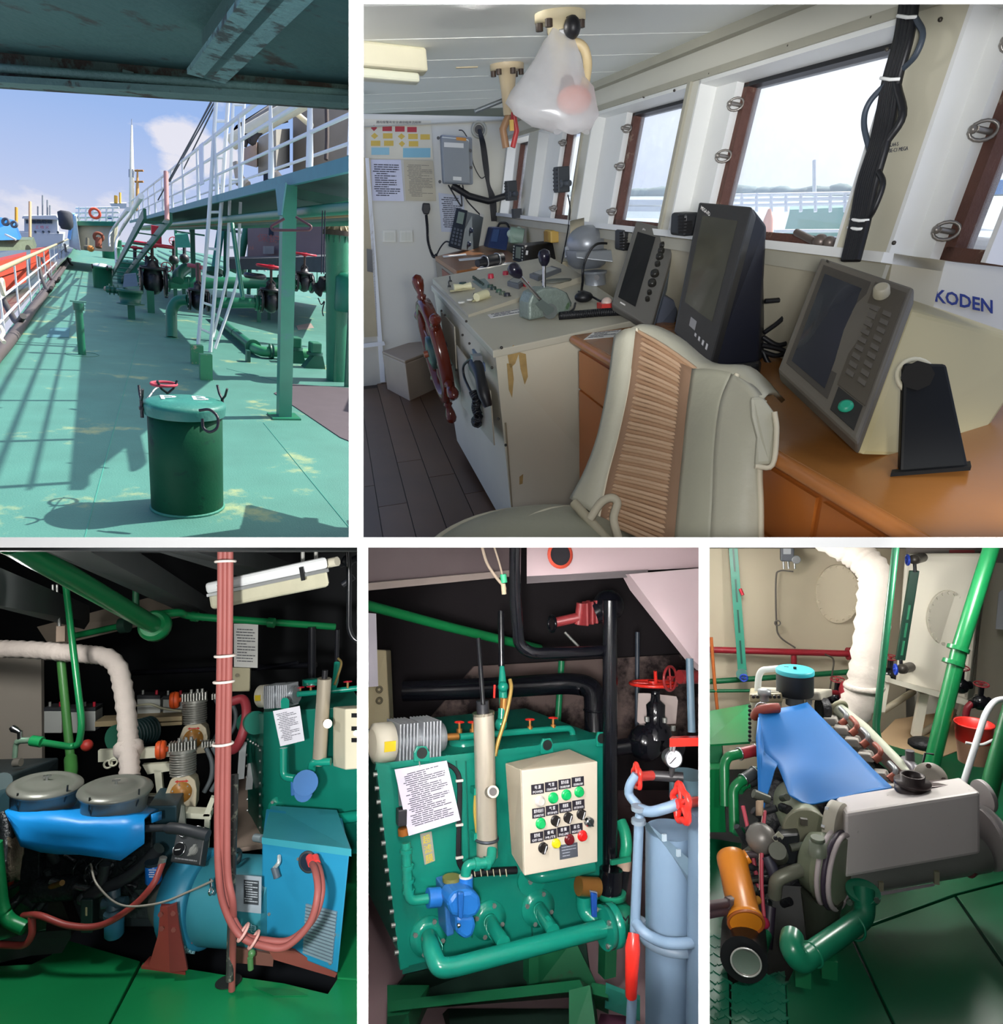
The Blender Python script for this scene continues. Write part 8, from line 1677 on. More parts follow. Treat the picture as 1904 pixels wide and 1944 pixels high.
MB().hexa([g4(1110,1905),g4(1155,1925),g4(1160,1880),g4(1120,1870),g4(1115,1885,.12),g4(1155,1895,.12),g4(1150,1870,.12),g4(1125,1865,.12)]).obj('plate',M('#1d6a44',.5,v=.2),t);MB().prism([g4(1148,1905,.08),g4(1215,1930,.08),g4(1215,1890,.16),g4(1150,1865,.16)],-U4*.015).obj('plate',M('#2a7a6c',.4,v=.25,s=12),t)
MB().prism([g4(1125,1985,.0),g4(1200,1985,.0),g4(1200,1935,.0),g4(1140,1930,.0)],U4*.01).obj('floor_patch',M('#5a2f45',.6,v=.2),pn=P4,label='purplish painted floor patch beside the standpipe foot',cat='floor patch')
compartment(x0=1336,y0=1030)
A5,B5,U5=P5.A,P5.B,P5.U
g5=P5.G
GP=M('#0d6a3a',.28,v=.15,s=2.5);GD=M('#0d5f3a',.4,v=.2);CW=M('#c4b9a2',.6,v=.1,s=1.5,w=('#b08a70',.08,2));CWH=M('#cfcabb',.55,v=.08,s=2)
OFFW=M('#bfb9ae',.45,v=.1,s=4,w=('#6d5f58',.14,14));OLV=M('#8d937c',.45,v=.15,s=5);TARP5=M('#1670bd',.55,v=.12,s=3);DARK=M('#14151a',.5,v=.4,s=12,b=.4)
ORG=M('#c2761c',.35,v=.15);RED5=M('#8d1f2c',.4,v=.15);BLUW=M('#1f3fae',.35)
fb5=MB().prism([g5(1310,2030,-.5),g5(1990,2030,-.5),g5(1990,1330,-.5),g5(1310,1330,-.5)],-U5*.03).obj('floor',M('#0c1013',.8),pn=P5,kind='structure',label='green plated floor around the main engine')
PL=M('#0b5a3a',.3,v=.2,s=2,w=('#0a4a33',.2,2.4))
for q in([(1617,1772),(1812,1702),(1990,1960),(1990,2030),(1740,2030)],[(1816,1700),(1990,1655),(1990,1950)],[(1612,1774),(1735,2030),(1500,2030),(1492,1870),(1520,1812)],[(1560,1690),(1640,1640),(1990,1560),(1990,1650),(1812,1697),(1614,1768)],[(1640,1420),(1700,1380),(1990,1440),(1990,1555),(1850,1590)],[(1310,1585),(1408,1600),(1412,1762),(1310,1790)]):
 MB().prism([g5(x,y)for x,y in q],-U5*.02).obj('floor_plate',PL,fb5,bevel=.003)
TR=M('#126048',.4,v=.2,s=3)
for q in([(1310,1790),(1371,1770),(1374,1815),(1384,1865),(1386,2030),(1310,2030)],[(1388,1868),(1490,1842),(1497,2030),(1388,2030)]):
 tp_=MB().prism([g5(x,y)for x,y in q],-U5*.02).obj('tread_plate',TR,fb5,bevel=.003)
 cx0,cy0=min(p[0]for p in q),min(p[1]for p in q);cx1,cy1=max(p[0]for p in q),1950;b=MB();k=0
 for yy in range(int(cy0)+8,int(cy1),17):
  for xx in range(int(cx0)+6,int(cx1)-4,15):
   if xx<1340:continue
   p=g5(xx+(7 if(yy//17)%2 else 0),yy+max(0,(1388+100-xx))*.0,.001);e=(B5*math.cos(.7)+A5*math.sin(.7))if((xx//15+yy//17)%2)else(B5*math.cos(-.7)+A5*math.sin(-.7))
   if k==0:st_=MB().cbox(p,e*.013,e.cross(U5)*.004,U5*.002).obj('tread_bar',TR,tp_);p_0=p;e_0=e
   else:put(st_,'tread_bar',tp_,Matrix.Translation(p)@Matrix.Rotation(math.atan2(e.dot(A5),e.dot(B5))-math.atan2(e_0.dot(A5),e_0.dot(B5)),4,U5)@Matrix.Translation(-p_0)@WM[st_.name])
   k+=1
MB().prism([g5(1660,1405,.004),g5(1780,1440,.004),g5(1880,1400,.004),g5(1800,1350,.004),g5(1700,1365,.004)],-U5*.004).obj('floor_bare_patch',M('#b59a78',.7,v=.12,s=2),fb5)
MB().prism([P(1310,1480,4.9),P(1720,1440,4.9),P(1720,1020,4.9),P(1310,1020,4.9)],A5*.05).obj('wall_back',CW,pn=P5,kind='structure',label='beige painted back wall behind the main engine')
MB().prism([P(1690,1400,5.1),P(1990,1460,4.4),P(1990,1020,4.4),P(1690,1020,5.1)],A5*.05).obj('wall_right',CWH,pn=P5,kind='structure',label='pale painted wall at the right of the engine room')
MB().prism([P(1310,1038,4.0),P(1990,1038,3.6),P(1990,1042,5.2),P(1310,1042,5.2)],U5*.03).obj('ceiling',M('#6a6560',.7),pn=P5,kind='structure',label='grey deckhead above the main engine')
t=thing('deck_beam','grey deck beam with red paint across the top right','beam',P(1800,1055,4.3),P5)
MB().hexa([P(1720,1062,4.5),P(1990,1072,4.2),P(1990,1066,4.5),P(1720,1058,4.8),P(1720,1030,4.5),P(1990,1030,4.2),P(1990,1030,4.5),P(1720,1030,4.8)]).obj('web',M('#7d7670',.7),t)
MB().prism([P(1802,1066,4.36),P(1850,1068,4.3),P(1850,1044,4.3),P(1802,1044,4.36)],-A5*.004).obj('red_patch',M('#a33a3c',.6),t)
def pipe5(label,pts,r,mat,name='wall_pipe',bd=.08,n=12,cat='pipe'):
 return MB().tube(bend([P(*p)for p in pts],bd,6),r,n).obj(name,mat,pn=P5,label=label,cat=cat)
t=thing('fire_main','dark red fire main pipe along the back wall with a flanged end','pipe',P(1480,1240,4.8),P5)
MB().tube([P(1330,1233,4.8),P(1612,1241,4.75)],6*4.8/F,14).obj('pipe',RED5,t);MB().tube([P(1507,1238,4.78),P(1507,1266,4.78)],.02,12).obj('branch',RED5,t)
for x in(1609,1615):MB().cyl(P(x,1241,4.75),P(x+4,1241,4.75),.045,n=18).obj('flange',RED5,t)
pipe5('green pipe along the back wall below the fire main',[(1330,1295,4.75),(1440,1288,4.75),(1622,1275,4.75)],.02,GD);pipe5('thin green pipe low on the back wall at left',[(1330,1312,4.7),(1440,1311,4.7)],.012,GD)
t=thing('level_gauge','flat green slotted level gauge running down the back wall','level gauge',P(1412,1290,4.75),P5)
a_,b_=P(1391,1030,4.8),P(1409,1272,4.75);dv=b_-a_
MB().box(a_-B5*.03,B5*.06,A5*.02,dv).obj('bar',M('#2f8a74',.4,v=.15),t)
for k in range(4):o=a_+dv*(.05+k*.24)-A5*.005;MB().box(o-B5*.006,B5*.012,A5*.005,dv*.18).obj('sight_slot',M('#174a3f',.4),t)
MB().cyl(P(1408,1280,4.74),P(1408,1280,4.66),.038,n=18).obj('valve_body',M('#2c6a62',.4),t);handwheel(P(1412,1287,4.64),A5,.024,BLUW,t,4,.006)
MB().tube([P(1405,1118,4.72),P(1410,1130,4.7)],.012,8).obj('red_clip',REDP,t)
pipe5('orange conduit at the left edge of the back wall',[(1350,1210,4.7),(1356,1290,4.7),(1362,1350,4.7)],.012,M('#b5622c',.5),'conduit')
t=thing('pressure_switch','grey pressure switch with small gauge high on the back wall','switch',P(1492,1060,4.7),P5)
MB().box(P(1482,1066,4.7),B5*.09,A5*.06,U5*.12).obj('case',M('#565a62',.5),t,bevel=.01);MB().box(P(1487,1052,4.69),B5*.05,A5*.01,U5*.04).obj('label_strip',M('#a9adb3',.5),t)
MB().lathe(P(1511,1062,4.68),-A5,[(0,.03),(.02,.03),(.02,.025)],18).obj('gauge',M('#8d9094',.3,.4),t)
for x in(1487,1496,1508):MB().cyl(P(x,1066,4.7),P(x+1,1080,4.7),.008,n=8).obj('stem',CHROME,t)
MB().tube(cr([P(1506,1085,4.72),P(1480,1084,4.75),P(1473,1100,4.78),P(1474,1180,4.8),P(1480,1208,4.8),P(1510,1230,4.78)],7),.006,6).obj('capillary',M('#5a5550',.5),t)
MB().torus(P(1476,1183,4.76),A5,.018,.005,14).obj('coil',M('#5a5550',.5),t)
MB().tube(cr([P(1566,1242,4.7),P(1582,1252,4.7),P(1580,1278,4.7),P(1574,1320,4.7)],6),.006,6).obj('loose_wire',M('#4a463f',.5),pn=P5,label='dark wire dangling from the fire main',cat='wire')
def manhole(label,cx,cy,rx,ry,d,nrm,par=None):
 t=thing('manhole_cover',label,'manhole',P(cx,cy+ry,d),P5,'bolted manhole covers')
 c=P(cx,cy,d);u=(U5-nrm*U5.dot(nrm)).normalized();w_=nrm.cross(u);R=ry*d/F;sx=rx/ry
 n_=40;pts=[c+u*math.sin(6.28319*k/n_)*R+w_*math.cos(6.28319*k/n_)*R*sx for k in range(n_)]
 MB().prism(pts,-nrm*.025).obj('plate',CW if cx<1700 else CWH,t,bevel=.004)
 first=None
 for k in range(20):
  a=6.28319*k/20;p=c+u*math.sin(a)*R*.92+w_*math.cos(a)*R*.92*sx-nrm*.025
  if first is None:first=MB().cyl(p,p-nrm*.012,.011,n=6).obj('bolt',CW if cx<1700 else CWH,t);pf=p
  else:put(first,'bolt',t,Matrix.Translation(p-pf)@WM[first.name])
manhole('oval bolted manhole cover on the beige back wall',1589,1127,38,56,4.88,A5)
t=thing('service_tank','pale painted service tank on white angle legs at the right','tank',P(1760,1400,4.2),P5)
MB().hexa([P(1700,1296,4.15),P(1838,1332,3.95),P(1850,1322,4.5),P(1712,1290,4.7),P(1718,1050,4.15),P(1868,1050,3.95),P(1872,1050,4.5),P(1724,1050,4.7)]).obj('shell',CWH,t,bevel=.02)
for x0,y0,x1,y1 in((1684,1285,1673,1352),(1757,1318,1742,1398),(1838,1336,1830,1360)):a_,b_=P(x0,y0,4.1),P(x1,y1,4.1);MB().box(a_-B5*.03,B5*.05,A5*.04,b_-a_).obj('leg',CWH,t)
MB().hexa([P(1678,1293,4.08),P(1842,1342,3.9),P(1842,1342,4.0),P(1678,1293,4.2),P(1678,1284,4.08),P(1842,1330,3.9),P(1842,1330,4.0),P(1678,1284,4.2)]).obj('base_angle',CWH,t)
for q in(((1676,1350),(1735,1312)),((1745,1396),(1815,1350))):MB().cyl(P(*q[0],4.2),P(*q[1],4.25),.02,n=6).obj('brace',M('#a39a86',.6),t)
manhole('oval bolted manhole cover on the pale service tank',1797,1173,36,54,4.05,(A5-B5*.15).normalized())
t=thing('level_gauge','dark green reflex level gauge on the front of the service tank','level gauge',P(1715,1270,4.0),P5)
a_,b_=P(1737,1084,3.98),P(1710,1254,4.0);dv=b_-a_
MB().box(a_-B5*.025,B5*.05,A5*.03,dv).obj('body',M('#123b2e',.4,v=.2),t,bevel=.004)
for k in range(3):MB().box(a_+dv*(.38+k*.2)-B5*.006-A5*.004,B5*.012,A5*.006,dv*.16).obj('sight_slot',M('#2b7a58',.4),t)
for x,y in((1735,1062),(1712,1270)):
 MB().cyl(P(x+2,y,3.98),P(x+16,y-4,4.08),.03,n=14).ball(P(x,y,3.98),.03).obj('valve_body',M('#4a4540',.4,.4),t);handwheel(P(x-12,y+1,3.96),B5,.028,BLUW,t,5,.008)
MB().tube([P(1736,1066,3.98),P(1737,1086,3.98)],.01,8).tube([P(1710,1252,4.0),P(1711,1268,4.0)],.01,8).obj('stub',DARK,t)
for i,(x,y,d_,lab)in enumerate(((1826,1268,3.9,'small red wheel valve half hidden behind the green pillar'),(1863,1299,3.7,'red wheel drain valve with a red hose above the bucket'),(1691,1248,4.3,'small red wheel valve beside the green riser pipe'),(1590,1290,4.4,'red wheel valve behind the air filter on the back wall'))):
 t=thing('drain_valve',lab,'valve',P(x,y+40,d_),P5,'small engine room valves');s_=d_/F
 MB().cyl(P(x,y+4,d_),P(x-2,y+28,d_),5*s_,n=10).ball(P(x-3,y+34,d_),15*s_).cyl(P(x-20,y+38,d_),P(x+16,y+32,d_),8*s_,n=12).obj('body',GLB,t);handwheel(P(x,y,d_),(U5-A5*.2).normalized(),12*s_,RED5,t,5)
 if i==1:MB().tube(cr([P(1845,1335,d_),P(1836,1345,d_),P(1832,1366,d_)],5),.018,9).obj('hose',RED5,t)
MB().ball(P(1605,1315,4.3),.06,(B5*.7,A5,U5*1.3)).obj('red_extinguisher',RED5,pn=P5,label='dark red rounded vessel beside the lagged exhaust',cat='vessel')
pipe5('short red pipe stub beside the air filter',[(1546,1315,4.2),(1588,1315,4.3)],.016,RED5)
for q,lab in(([(1868,1060,4.3),(1850,1200,4.2),(1838,1290,4.1)],'thin wire hanging down the right wall'),([(1876,1062,4.3),(1858,1200,4.2),(1843,1300,4.1)],'second thin wire hanging down the right wall')):MB().tube(cr([P(*p)for p in q],5),.005,5).obj('hanging_wire',M('#6d675c',.5),pn=P5,label=lab,cat='wire')
MB().prism([P(1890,1194,4.3),P(1925,1198,4.25),P(1925,1100,4.25),P(1896,1125,4.3)],A5*.004).obj('paper_notice',M('#c7cad2',.6),pn=P5,label='pale notice sheet on the wall at the right edge',cat='paper')
t=lagged('exhaust_pipe','thick white lagged exhaust trunk bending down behind the engine',[P(1560,1015,4.0),P(1625,1050,3.9),P(1664,1085,3.8),P(1655,1200,3.75),P(1638,1320,3.7),P(1606,1376,3.7)],29*3.8/F,P5,mat=M('#b3aba3',.85,v=.12,s=8,b=.5,bs=10))
MB().torus(P(1640,1303,3.7),U5,.088,.018,26).obj('flange_wrap',M('#b3aba3',.85,v=.12,b=.4),t)
t=thing('riser_pipe','dark green riser pipe descending in front of the exhaust to the engine','pipe',P(1690,1440,3.1),P5)
MB().tube(bend([P(1702,1022,3.3),P(1688,1150,3.25),P(1662,1385,3.1),P(1672,1420,3.08),P(1696,1436,3.05),P(1702,1446,3.0)],.08,6),6.3*3.2/F,12).obj('pipe',M('#0f5a3c',.3,v=.15),t);MB().cyl(P(1690,1434,3.06),P(1708,1442,3.0),.022,n=12).obj('coupling',M('#0d4a33',.35),t)
MB().tube([P(1704,1440,3.0),P(1694,1465,2.95)],.014,10).obj('branch',M('#8d4a33',.45,.2),t)
for pts,r_,lab in(([(1888,1020,3.4),(1822,1230,3.35),(1762,1480,3.3)],13.5,'leaning green pillar pipe with a flanged joint at the right'),([(1925,1330,2.9),(1888,1460,2.85),(1868,1540,2.8)],15,'short green pillar pipe at the right edge')):
 t=thing('pillar_pipe',lab,'pillar',P(*pts[-1]),P5);MB().tube([P(*p)for p in pts],r_*pts[0][2]/F,16).obj('pipe',GP,t)
 if r_<14:
  ax=(P(*pts[1])-P(*pts[0])).normalized()
  for x,y in((1820,1228),(1811,1255)):MB().cyl(P(x,y,3.35),P(x,y,3.35)+ax*.02,.05,n=20).obj('flange',GP,t)
t=thing('hand_rail','white pipe handrail bending up at the right edge','railing',P(1830,1485,2.7),P5)
MB().tube(bend([P(1915,1326,2.9),P(1890,1329,2.9),P(1872,1350,2.85),P(1828,1490,2.7)],.08),.0125,12).obj('rail',M('#c9cdd0',.4),t)
t=thing('plastic_bucket','red plastic bucket with grey water stained lower half on the floor','bucket',g5(1852,1450),P5)
c=P(1848,1446,3.3);r_=31*3.3/F
MB().lathe(c,U5,[(0,r_*.8),(.11,r_*.92)],26).obj('lower_half',M('#a8806a',.5,v=.15),t);MB().lathe(c+U5*.11,U5,[(0,r_*.925),(.08,r_*1.0),(.082,r_*1.05),(.09,r_*1.05),(.088,r_*.96),(.02,r_*.88)],26).obj('upper_half',M('#cc2a22',.4,v=.1),t)
MB().tube(cr([P(1833,1410,3.2),P(1862,1414,3.18),P(1885,1405,3.2)],5),.007,7).obj('handle',M('#c9c9c9',.5),t)
MB().ball(P(1755,1412,3.6),.07,(B5*1.2,A5,U5*.5)).obj('black_bag',DARK,pn=P5,label='small black bundle on the floor behind the engine',cat='bundle')
t=thing('side_tank','bright green tank top at the left of the engine','tank',P(1380,1420,3.6),P5)
MB().hexa([P(1310,1420,3.2),P(1424,1412,3.2),P(1424,1365,3.9),P(1310,1370,3.9),P(1310,1416,3.2),P(1424,1408,3.2),P(1424,1336,3.9),P(1310,1356,3.9)]).obj('top',GP,t);MB().hexa([P(1310,1520,3.15),P(1380,1520,3.15),P(1380,1500,3.6),P(1310,1500,3.6),P(1310,1418,3.2),P(1370,1416,3.2),P(1370,1400,3.6),P(1310,1400,3.6)]).obj('side',GD,t)
MB().hexa([P(1310,1580,3.0),P(1378,1580,3.0),P(1378,1560,3.3),P(1310,1560,3.3),P(1310,1462,3.0),P(1372,1460,3.0),P(1372,1440,3.3),P(1310,1440,3.3)]).obj('step',GP,t)
for pts,m_,lab in(([(1376,1530,2.85),(1375,1450,2.9),(1382,1436,2.9),(1436,1424,2.95)],GP,'green cooling pipe with a red sleeve left of the tarp'),([(1394,1580,2.75),(1392,1500,2.8),(1400,1488,2.8),(1436,1464,2.85)],GP,'green cooling pipe with a black sleeve left of the tarp'),([(1402,1500,2.82),(1410,1490,2.84),(1438,1478,2.86)],GP,'lower green cooling pipe joining the black sleeve')):
 t=thing('cooling_pipe',lab,'pipe',P(*pts[0]),P5);MB().tube(bend([P(*p)for p in pts],.05,6),.0215,12).obj('pipe',m_,t)
 a_,b_=P(*pts[-2]),P(*pts[-1]);sl_=(.4,.95)if 'red' in lab else(.3,.9)
 MB().cyl(a_.lerp(b_,sl_[0]),a_.lerp(b_,sl_[1]),.025,n=14).obj('sleeve',M('#9a2a33',.45)if 'red' in lab else M('#33383a',.5),t)
 for f_ in sl_:MB().torus(a_.lerp(b_,f_),b_-a_,.026,.003,16).obj('clip',CHROME,t)
pipe5('dark green pipe dropping beside the left floor edge',[(1394,1560,2.78),(1395,1578,2.75),(1408,1580,2.72)],.02,GD,'cooling_stub')
t=thing('main_engine','white painted main engine with cylinder heads under a blue sheet','engine',P(1560,1700,2.6),P5)
def hx(name,f8,mat,bev=.008,par=None):return MB().hexa([P(*p)for p in f8]).obj(name,mat,par or t,bevel=bev)
hx('block',[(1440,1680,2.55),(1600,1690,2.5),(1680,1500,3.0),(1440,1430,3.4),(1448,1470,2.75),(1640,1520,2.6),(1640,1400,3.2),(1440,1360,3.5)],DARK)
hx('end_cover',[(1424,1410,3.2),(1470,1412,3.15),(1480,1400,3.5),(1430,1398,3.5),(1424,1330,3.2),(1482,1330,3.15),(1485,1318,3.5),(1430,1318,3.5)],M('#b9b59c',.45,v=.12,s=5))
hx('end_cover_rim',[(1422,1334,3.18),(1486,1334,3.12),(1486,1320,3.5),(1424,1320,3.5),(1422,1318,3.18),(1484,1316,3.12),(1486,1306,3.5),(1424,1306,3.5)],M('#8d8468',.5,v=.3,s=9))
first=None
for k in range(9):p=P(1423,1340+k*8,3.17);MB().cyl(p,p-A5*.012,.008,n=6).obj('bolt',DARK,t)
for k in range(7):p=P(1430+k*8,1322,3.12);MB().cyl(p,p-A5*.012,.008,n=6).obj('bolt',DARK,t)
hx('top_deck',[(1440,1325,3.2),(1560,1330,3.15),(1580,1322,3.5),(1440,1318,3.5),(1440,1312,3.2),(1556,1314,3.15),(1580,1308,3.5),(1440,1304,3.5)],M('#9a968a',.5,v=.2,s=7))
MB().lathe(P(1451,1330,3.1),U5,[(0,.02),(.03,.02),(.03,.03),(.05,.03),(.055,.012)],14).obj('thermo_gauge',M('#8d9092',.4,.3),t)
MB().tube(cr([P(1433,1360,3.1),P(1440,1350,3.05),P(1460,1345,3.0),P(1478,1344,3.0)],5),.022,10).obj('rubber_elbow',M('#8d3a30',.5),t)
MB().torus(P(1447,1346,3.05),A5,.03,.004,14).obj('hose_clamp',CHROME,t)
for k,(x,y)in enumerate(((1565,1362),(1585,1380),(1606,1402),(1630,1430),(1658,1466),(1676,1490))):
 d_=3.15-k*.1;hx('cylinder_head',[(x,y+16,d_),(x+30,y+18,d_-.02),(x+34,y+10,d_+.1),(x+4,y+6,d_+.12),(x-4,y,d_),(x+22,y+2,d_-.02),(x+26,y-6,d_+.1),(x,y-8,d_+.12)],M('#a8a39c',.5,v=.12),.008)
 if k<5:MB().tube(cr([P(x+36,y+8,d_),P(x+42,y-4,d_),P(x+30,y-18,d_+.06)],5),.011,8).obj('vent_pipe',(M('#8d9094',.4,.4),M('#8d4a3c',.5))[k%2],t)
 MB().cyl(P(x+30,y+14,d_-.03),P(x+40,y+6,d_-.03),.016,n=10).obj('copper_union',M('#8d4a3a',.45,.3),t)
MB().tube([P(1590,1345,3.25),P(1640,1385,3.1),P(1746,1495,2.75)],13*3.0/F,18).obj('coolant_rail',M('#b3b7a5',.45,v=.1),t);MB().torus(P(1592,1346,3.25),P(1746,1495,2.75)-P(1590,1345,3.25),.04,.01,20).obj('rail_flange',M('#8d8a72',.5),t)
a_,b_=P(1620,1390,3.1),P(1740,1520,2.72);MB().box(a_,U5*.06,A5*.02,b_-a_).obj('side_rail',M('#7d6a66',.5,v=.15),t)
MB().cyl(P(1555,1345,3.2),P(1570,1345,3.2),.05,n=18).obj('turbo',DARK,t)
MB().tube([P(1482,1476,2.9),P(1528,1572,2.5)],[33*2.9/F,40*2.5/F],26).obj('exhaust_manifold',OLV,t)
nE=(P(1528,1572,2.5)-P(1482,1476,2.9)).normalized()
cE=P(1545,1556,2.48)
MB().lathe(P(1528,1572,2.5),nE,[(0,.08),(.01,.086),(.02,.08)],28).obj('manifold_cover',M('#83836f',.45,v=.15),t);MB().cbox(P(1526,1560,2.44),B5*.012,U5*.012,nE*.006).obj('square_plug',M('#4a4740',.4),t)
fl5=MB().lathe(P(1581,1560,2.42),(A5*.48-B5*.85).normalized(),[(-.03,.075),(0,.075),(.012,.075),(.012,.05)],28).obj('flange',M('#b3aea0',.45,v=.12),t)
bolts_on(fl5,ringpts(P(1579,1560,2.415),B5*.85-A5*.48,.062,6),A5*.48-B5*.85,.01,CHROME,.012)
MB().lathe(P(1577,1562,2.41),(A5*.48-B5*.85).normalized(),[(.013,.045),(.016,.045)],24).obj('pipe_bore',M('#4a6a58',.5),t)
MB().lathe(P(1572,1645,2.36),(A5*.48-B5*.85).normalized(),[(-.05,.11),(-.02,.125),(0,.125),(.004,.118),(.02,.118),(.024,.11),(.07,.095),(.09,.05),(.095,.01)],32,u=U5).obj('cooler_end',M('#7d8570',.45,v=.15),t)
for o,r_,m_ in((-.008,.126,'#b9aeb0'),(-.03,.128,'#3a3040'),(-.045,.124,'#b9aeb0')):MB().torus(P(1572,1645,2.36)-(A5*.48-B5*.85).normalized()*(-o),(B5*.85-A5*.48),r_,.009,34).obj('cooler_ring',M(m_,.5),t)
MB().lathe(P(1552,1622,2.26),U5,[(0,.03),(.04,.028),(.04,.02),(.05,.02),(.05,.024),(.06,.022)],16).obj('vent_plug',M('#6d7566',.4),t)
MB().tube([P(1560,1700,2.35),P(1556,1760,2.35),P(1556,1790,2.4)],[.07,.05,.045],18).obj('lower_bend',M('#33382f',.5),t)
rnd=random.Random(21)
for k in range(30):
 x=rnd.uniform(1425,1500);y=rnd.uniform(1510,1740);ax=(B5*rnd.uniform(-1,1)+U5*rnd.uniform(-.6,.9)-A5*rnd.uniform(0,.7)).normalized();r_=rnd.uniform(.006,.018);p=P(x-12,y,2.58-(y-1510)*.0006)
 MB().cyl(p,p+ax*rnd.uniform(.03,.12),r_,n=9).obj('fitting',(DARK,M('#33363a',.35,.5),DARK,M('#55584f',.4,.3))[k%4],t)
hx('injection_pump',[(1478,1640,2.42),(1520,1645,2.4),(1520,1600,2.55),(1478,1600,2.55),(1474,1585,2.42),(1518,1582,2.4),(1512,1565,2.55),(1474,1568,2.55)],M('#1d2024',.4,v=.3));MB().ball(P(1445,1592,2.42),.055,(B5,A5,U5)).obj('alternator',M('#6d6a66',.4,.3,v=.2),t)
MB().prism([P(1466,1592,2.37),P(1478,1580,2.37),P(1488,1590,2.37),P(1476,1605,2.37)],A5*.01).obj('pump_lug',M('#9a9a8a',.4),t);bolts_on(t,[P(1472,1590,2.37),P(1480,1593,2.37)],-A5,.008,DARK)
MB().cyl(P(1480,1625,2.38),P(1476,1615,2.33),.03,n=16).cyl(P(1500,1610,2.4),P(1525,1605,2.4),.014,n=10).obj('lift_pump',M('#55584f',.4,.3),t)
MB().tube(cr([P(1470,1700,2.35),P(1475,1672,2.33),P(1500,1658,2.33),P(1530,1648,2.35)],6),.024,12).obj('oil_pipe',M('#6d6f62',.4,.2),t);MB().tube(cr([P(1455,1625,2.38),P(1468,1655,2.36),P(1474,1680,2.36)],6),.021,12).obj('rubber_hose',M('#2c2c3a',.5),t)
for pts,r_,m_ in(([(1410,1530,2.6),(1420,1575,2.55),(1432,1640,2.5),(1440,1690,2.45)],.008,'#a33a4a'),([(1452,1540,2.5),(1447,1600,2.4),(1446,1680,2.35),(1452,1760,2.3)],.007,'#a33a4a'),([(1450,1540,2.5),(1444,1610,2.4),(1444,1690,2.35)],.006,'#c9b3a8')):MB().tube(cr([P(*p)for p in pts],6),r_,7).obj('red_cable',M(m_,.5),t)
MB().ball(P(1450,1752,2.28),.02).obj('knob',M('#8d1f3c',.3),t)
MB().cyl(P(1455,1800,2.3),P(1462,1720,2.35),.02,n=10).obj('sump_pipe',M('#241c2a',.5),t)
MB().grid([[P(1436+k*6,1520+j*14,2.5-.01*k)for k in range(3)]for j in range(3)]).obj('rag',M('#a08a74',.9,v=.4,s=14),t,solid=.01)
t=thing('header_tank','chipped white painted header tank across the end of the engine','tank',P(1730,1660,2.3),P5)
q=[P(1602,1668,2.34),P(1862,1622,2.36),None,P(1604,1544,2.36)];q[2]=q[1]+(q[3]-q[0])*.97
bk_=[p+(P(1585,1512,2.56)-q[3])for p in q]
MB().hexa([q[0],q[1],bk_[1],bk_[0],q[3],q[2],bk_[2],bk_[3]]).obj('shell',M('#cfc8c6',.45,v=.08,s=3,w=('#5f524e',.10,22)),t,bevel=.012)
ax5=(q[1]-q[0]).normalized()
MB().tube([P(1600,1664,2.44),P(1862,1620,2.46)],.065,24).obj('cooler_barrel',M('#7a7d78',.45,v=.15),t)
MB().lathe(P(1862,1590,2.47),ax5,[(0,.115),(.012,.115),(.014,.105),(.026,.105),(.028,.115),(.04,.112),(.05,.07)],32).obj('end_cover',M('#b3adad',.45,v=.1),t);MB().lathe(P(1864,1512,2.5),ax5,[(0,.06),(.015,.06),(.015,.04)],24).obj('upper_cover',M('#b3adad',.45),t)
c=P(1732,1500,2.5)
MB().lathe(c,U5,[(-.005,.06),(.012,.06),(.012,.045),(.025,.045),(.025,.062),(.035,.062),(.035,.04),(.06,.042),(.06,.034),(.03,.03)],26).obj('filler_neck',M('#33292a',.4,.3,v=.3),t)
pl5=[P(1762,1500,2.49),P(1812,1496,2.5),P(1800,1484,2.6),P(1752,1488,2.6)];MB().prism(pl5,U5*.012).obj('data_plate',M('#55484a',.4,.4),t,bevel=.003)
MB().hexa([P(1662,1702,2.36),P(1774,1682,2.38),P(1774,1682,2.4),P(1662,1702,2.38),P(1662,1695,2.36),P(1774,1676,2.38),P(1774,1676,2.4),P(1662,1695,2.38)]).obj('hanger_bar',M('#a39aa0',.5,v=.2),t)
for x,y in((1668,1675),(1774,1655)):a_=P(x,y,2.37);MB().box(a_,B5*.016,A5*.012,P(x,y+24,2.37)-a_).obj('hanger_leg',M('#8d8a74',.5),t)
MB().cyl(P(1838,1655,2.42),P(1850,1645,2.44),.024,n=12).obj('drain_cock',M('#6a3038',.5),t)
MB().lathe(P(1765,1478,2.7),(-A5+U5*.5),[(0,.062),(.014,.062),(.014,.03)],24).obj('thermostat_flange',M('#9a948a',.45,v=.15),t);bolts_on(t,ringpts(P(1765,1478,2.685),(-A5+U5*.5),.048,4),(-A5+U5*.5),.01,M('#4a3a34',.5))
MB().tube(cr([P(1718,1445,2.9),P(1726,1452,2.85),P(1738,1464,2.8),P(1737,1482,2.78)],6),.024,12).cyl(P(1728,1448,2.85),P(1727,1425,2.85),.018,n=10).obj('air_tap',M('#5d5a60',.4,.2),t)
MB().tube([P(1748,1465,2.9),P(1756,1430,2.9),P(1772,1432,2.9)],.005,6).obj('sensor_wire',BLACK,t)
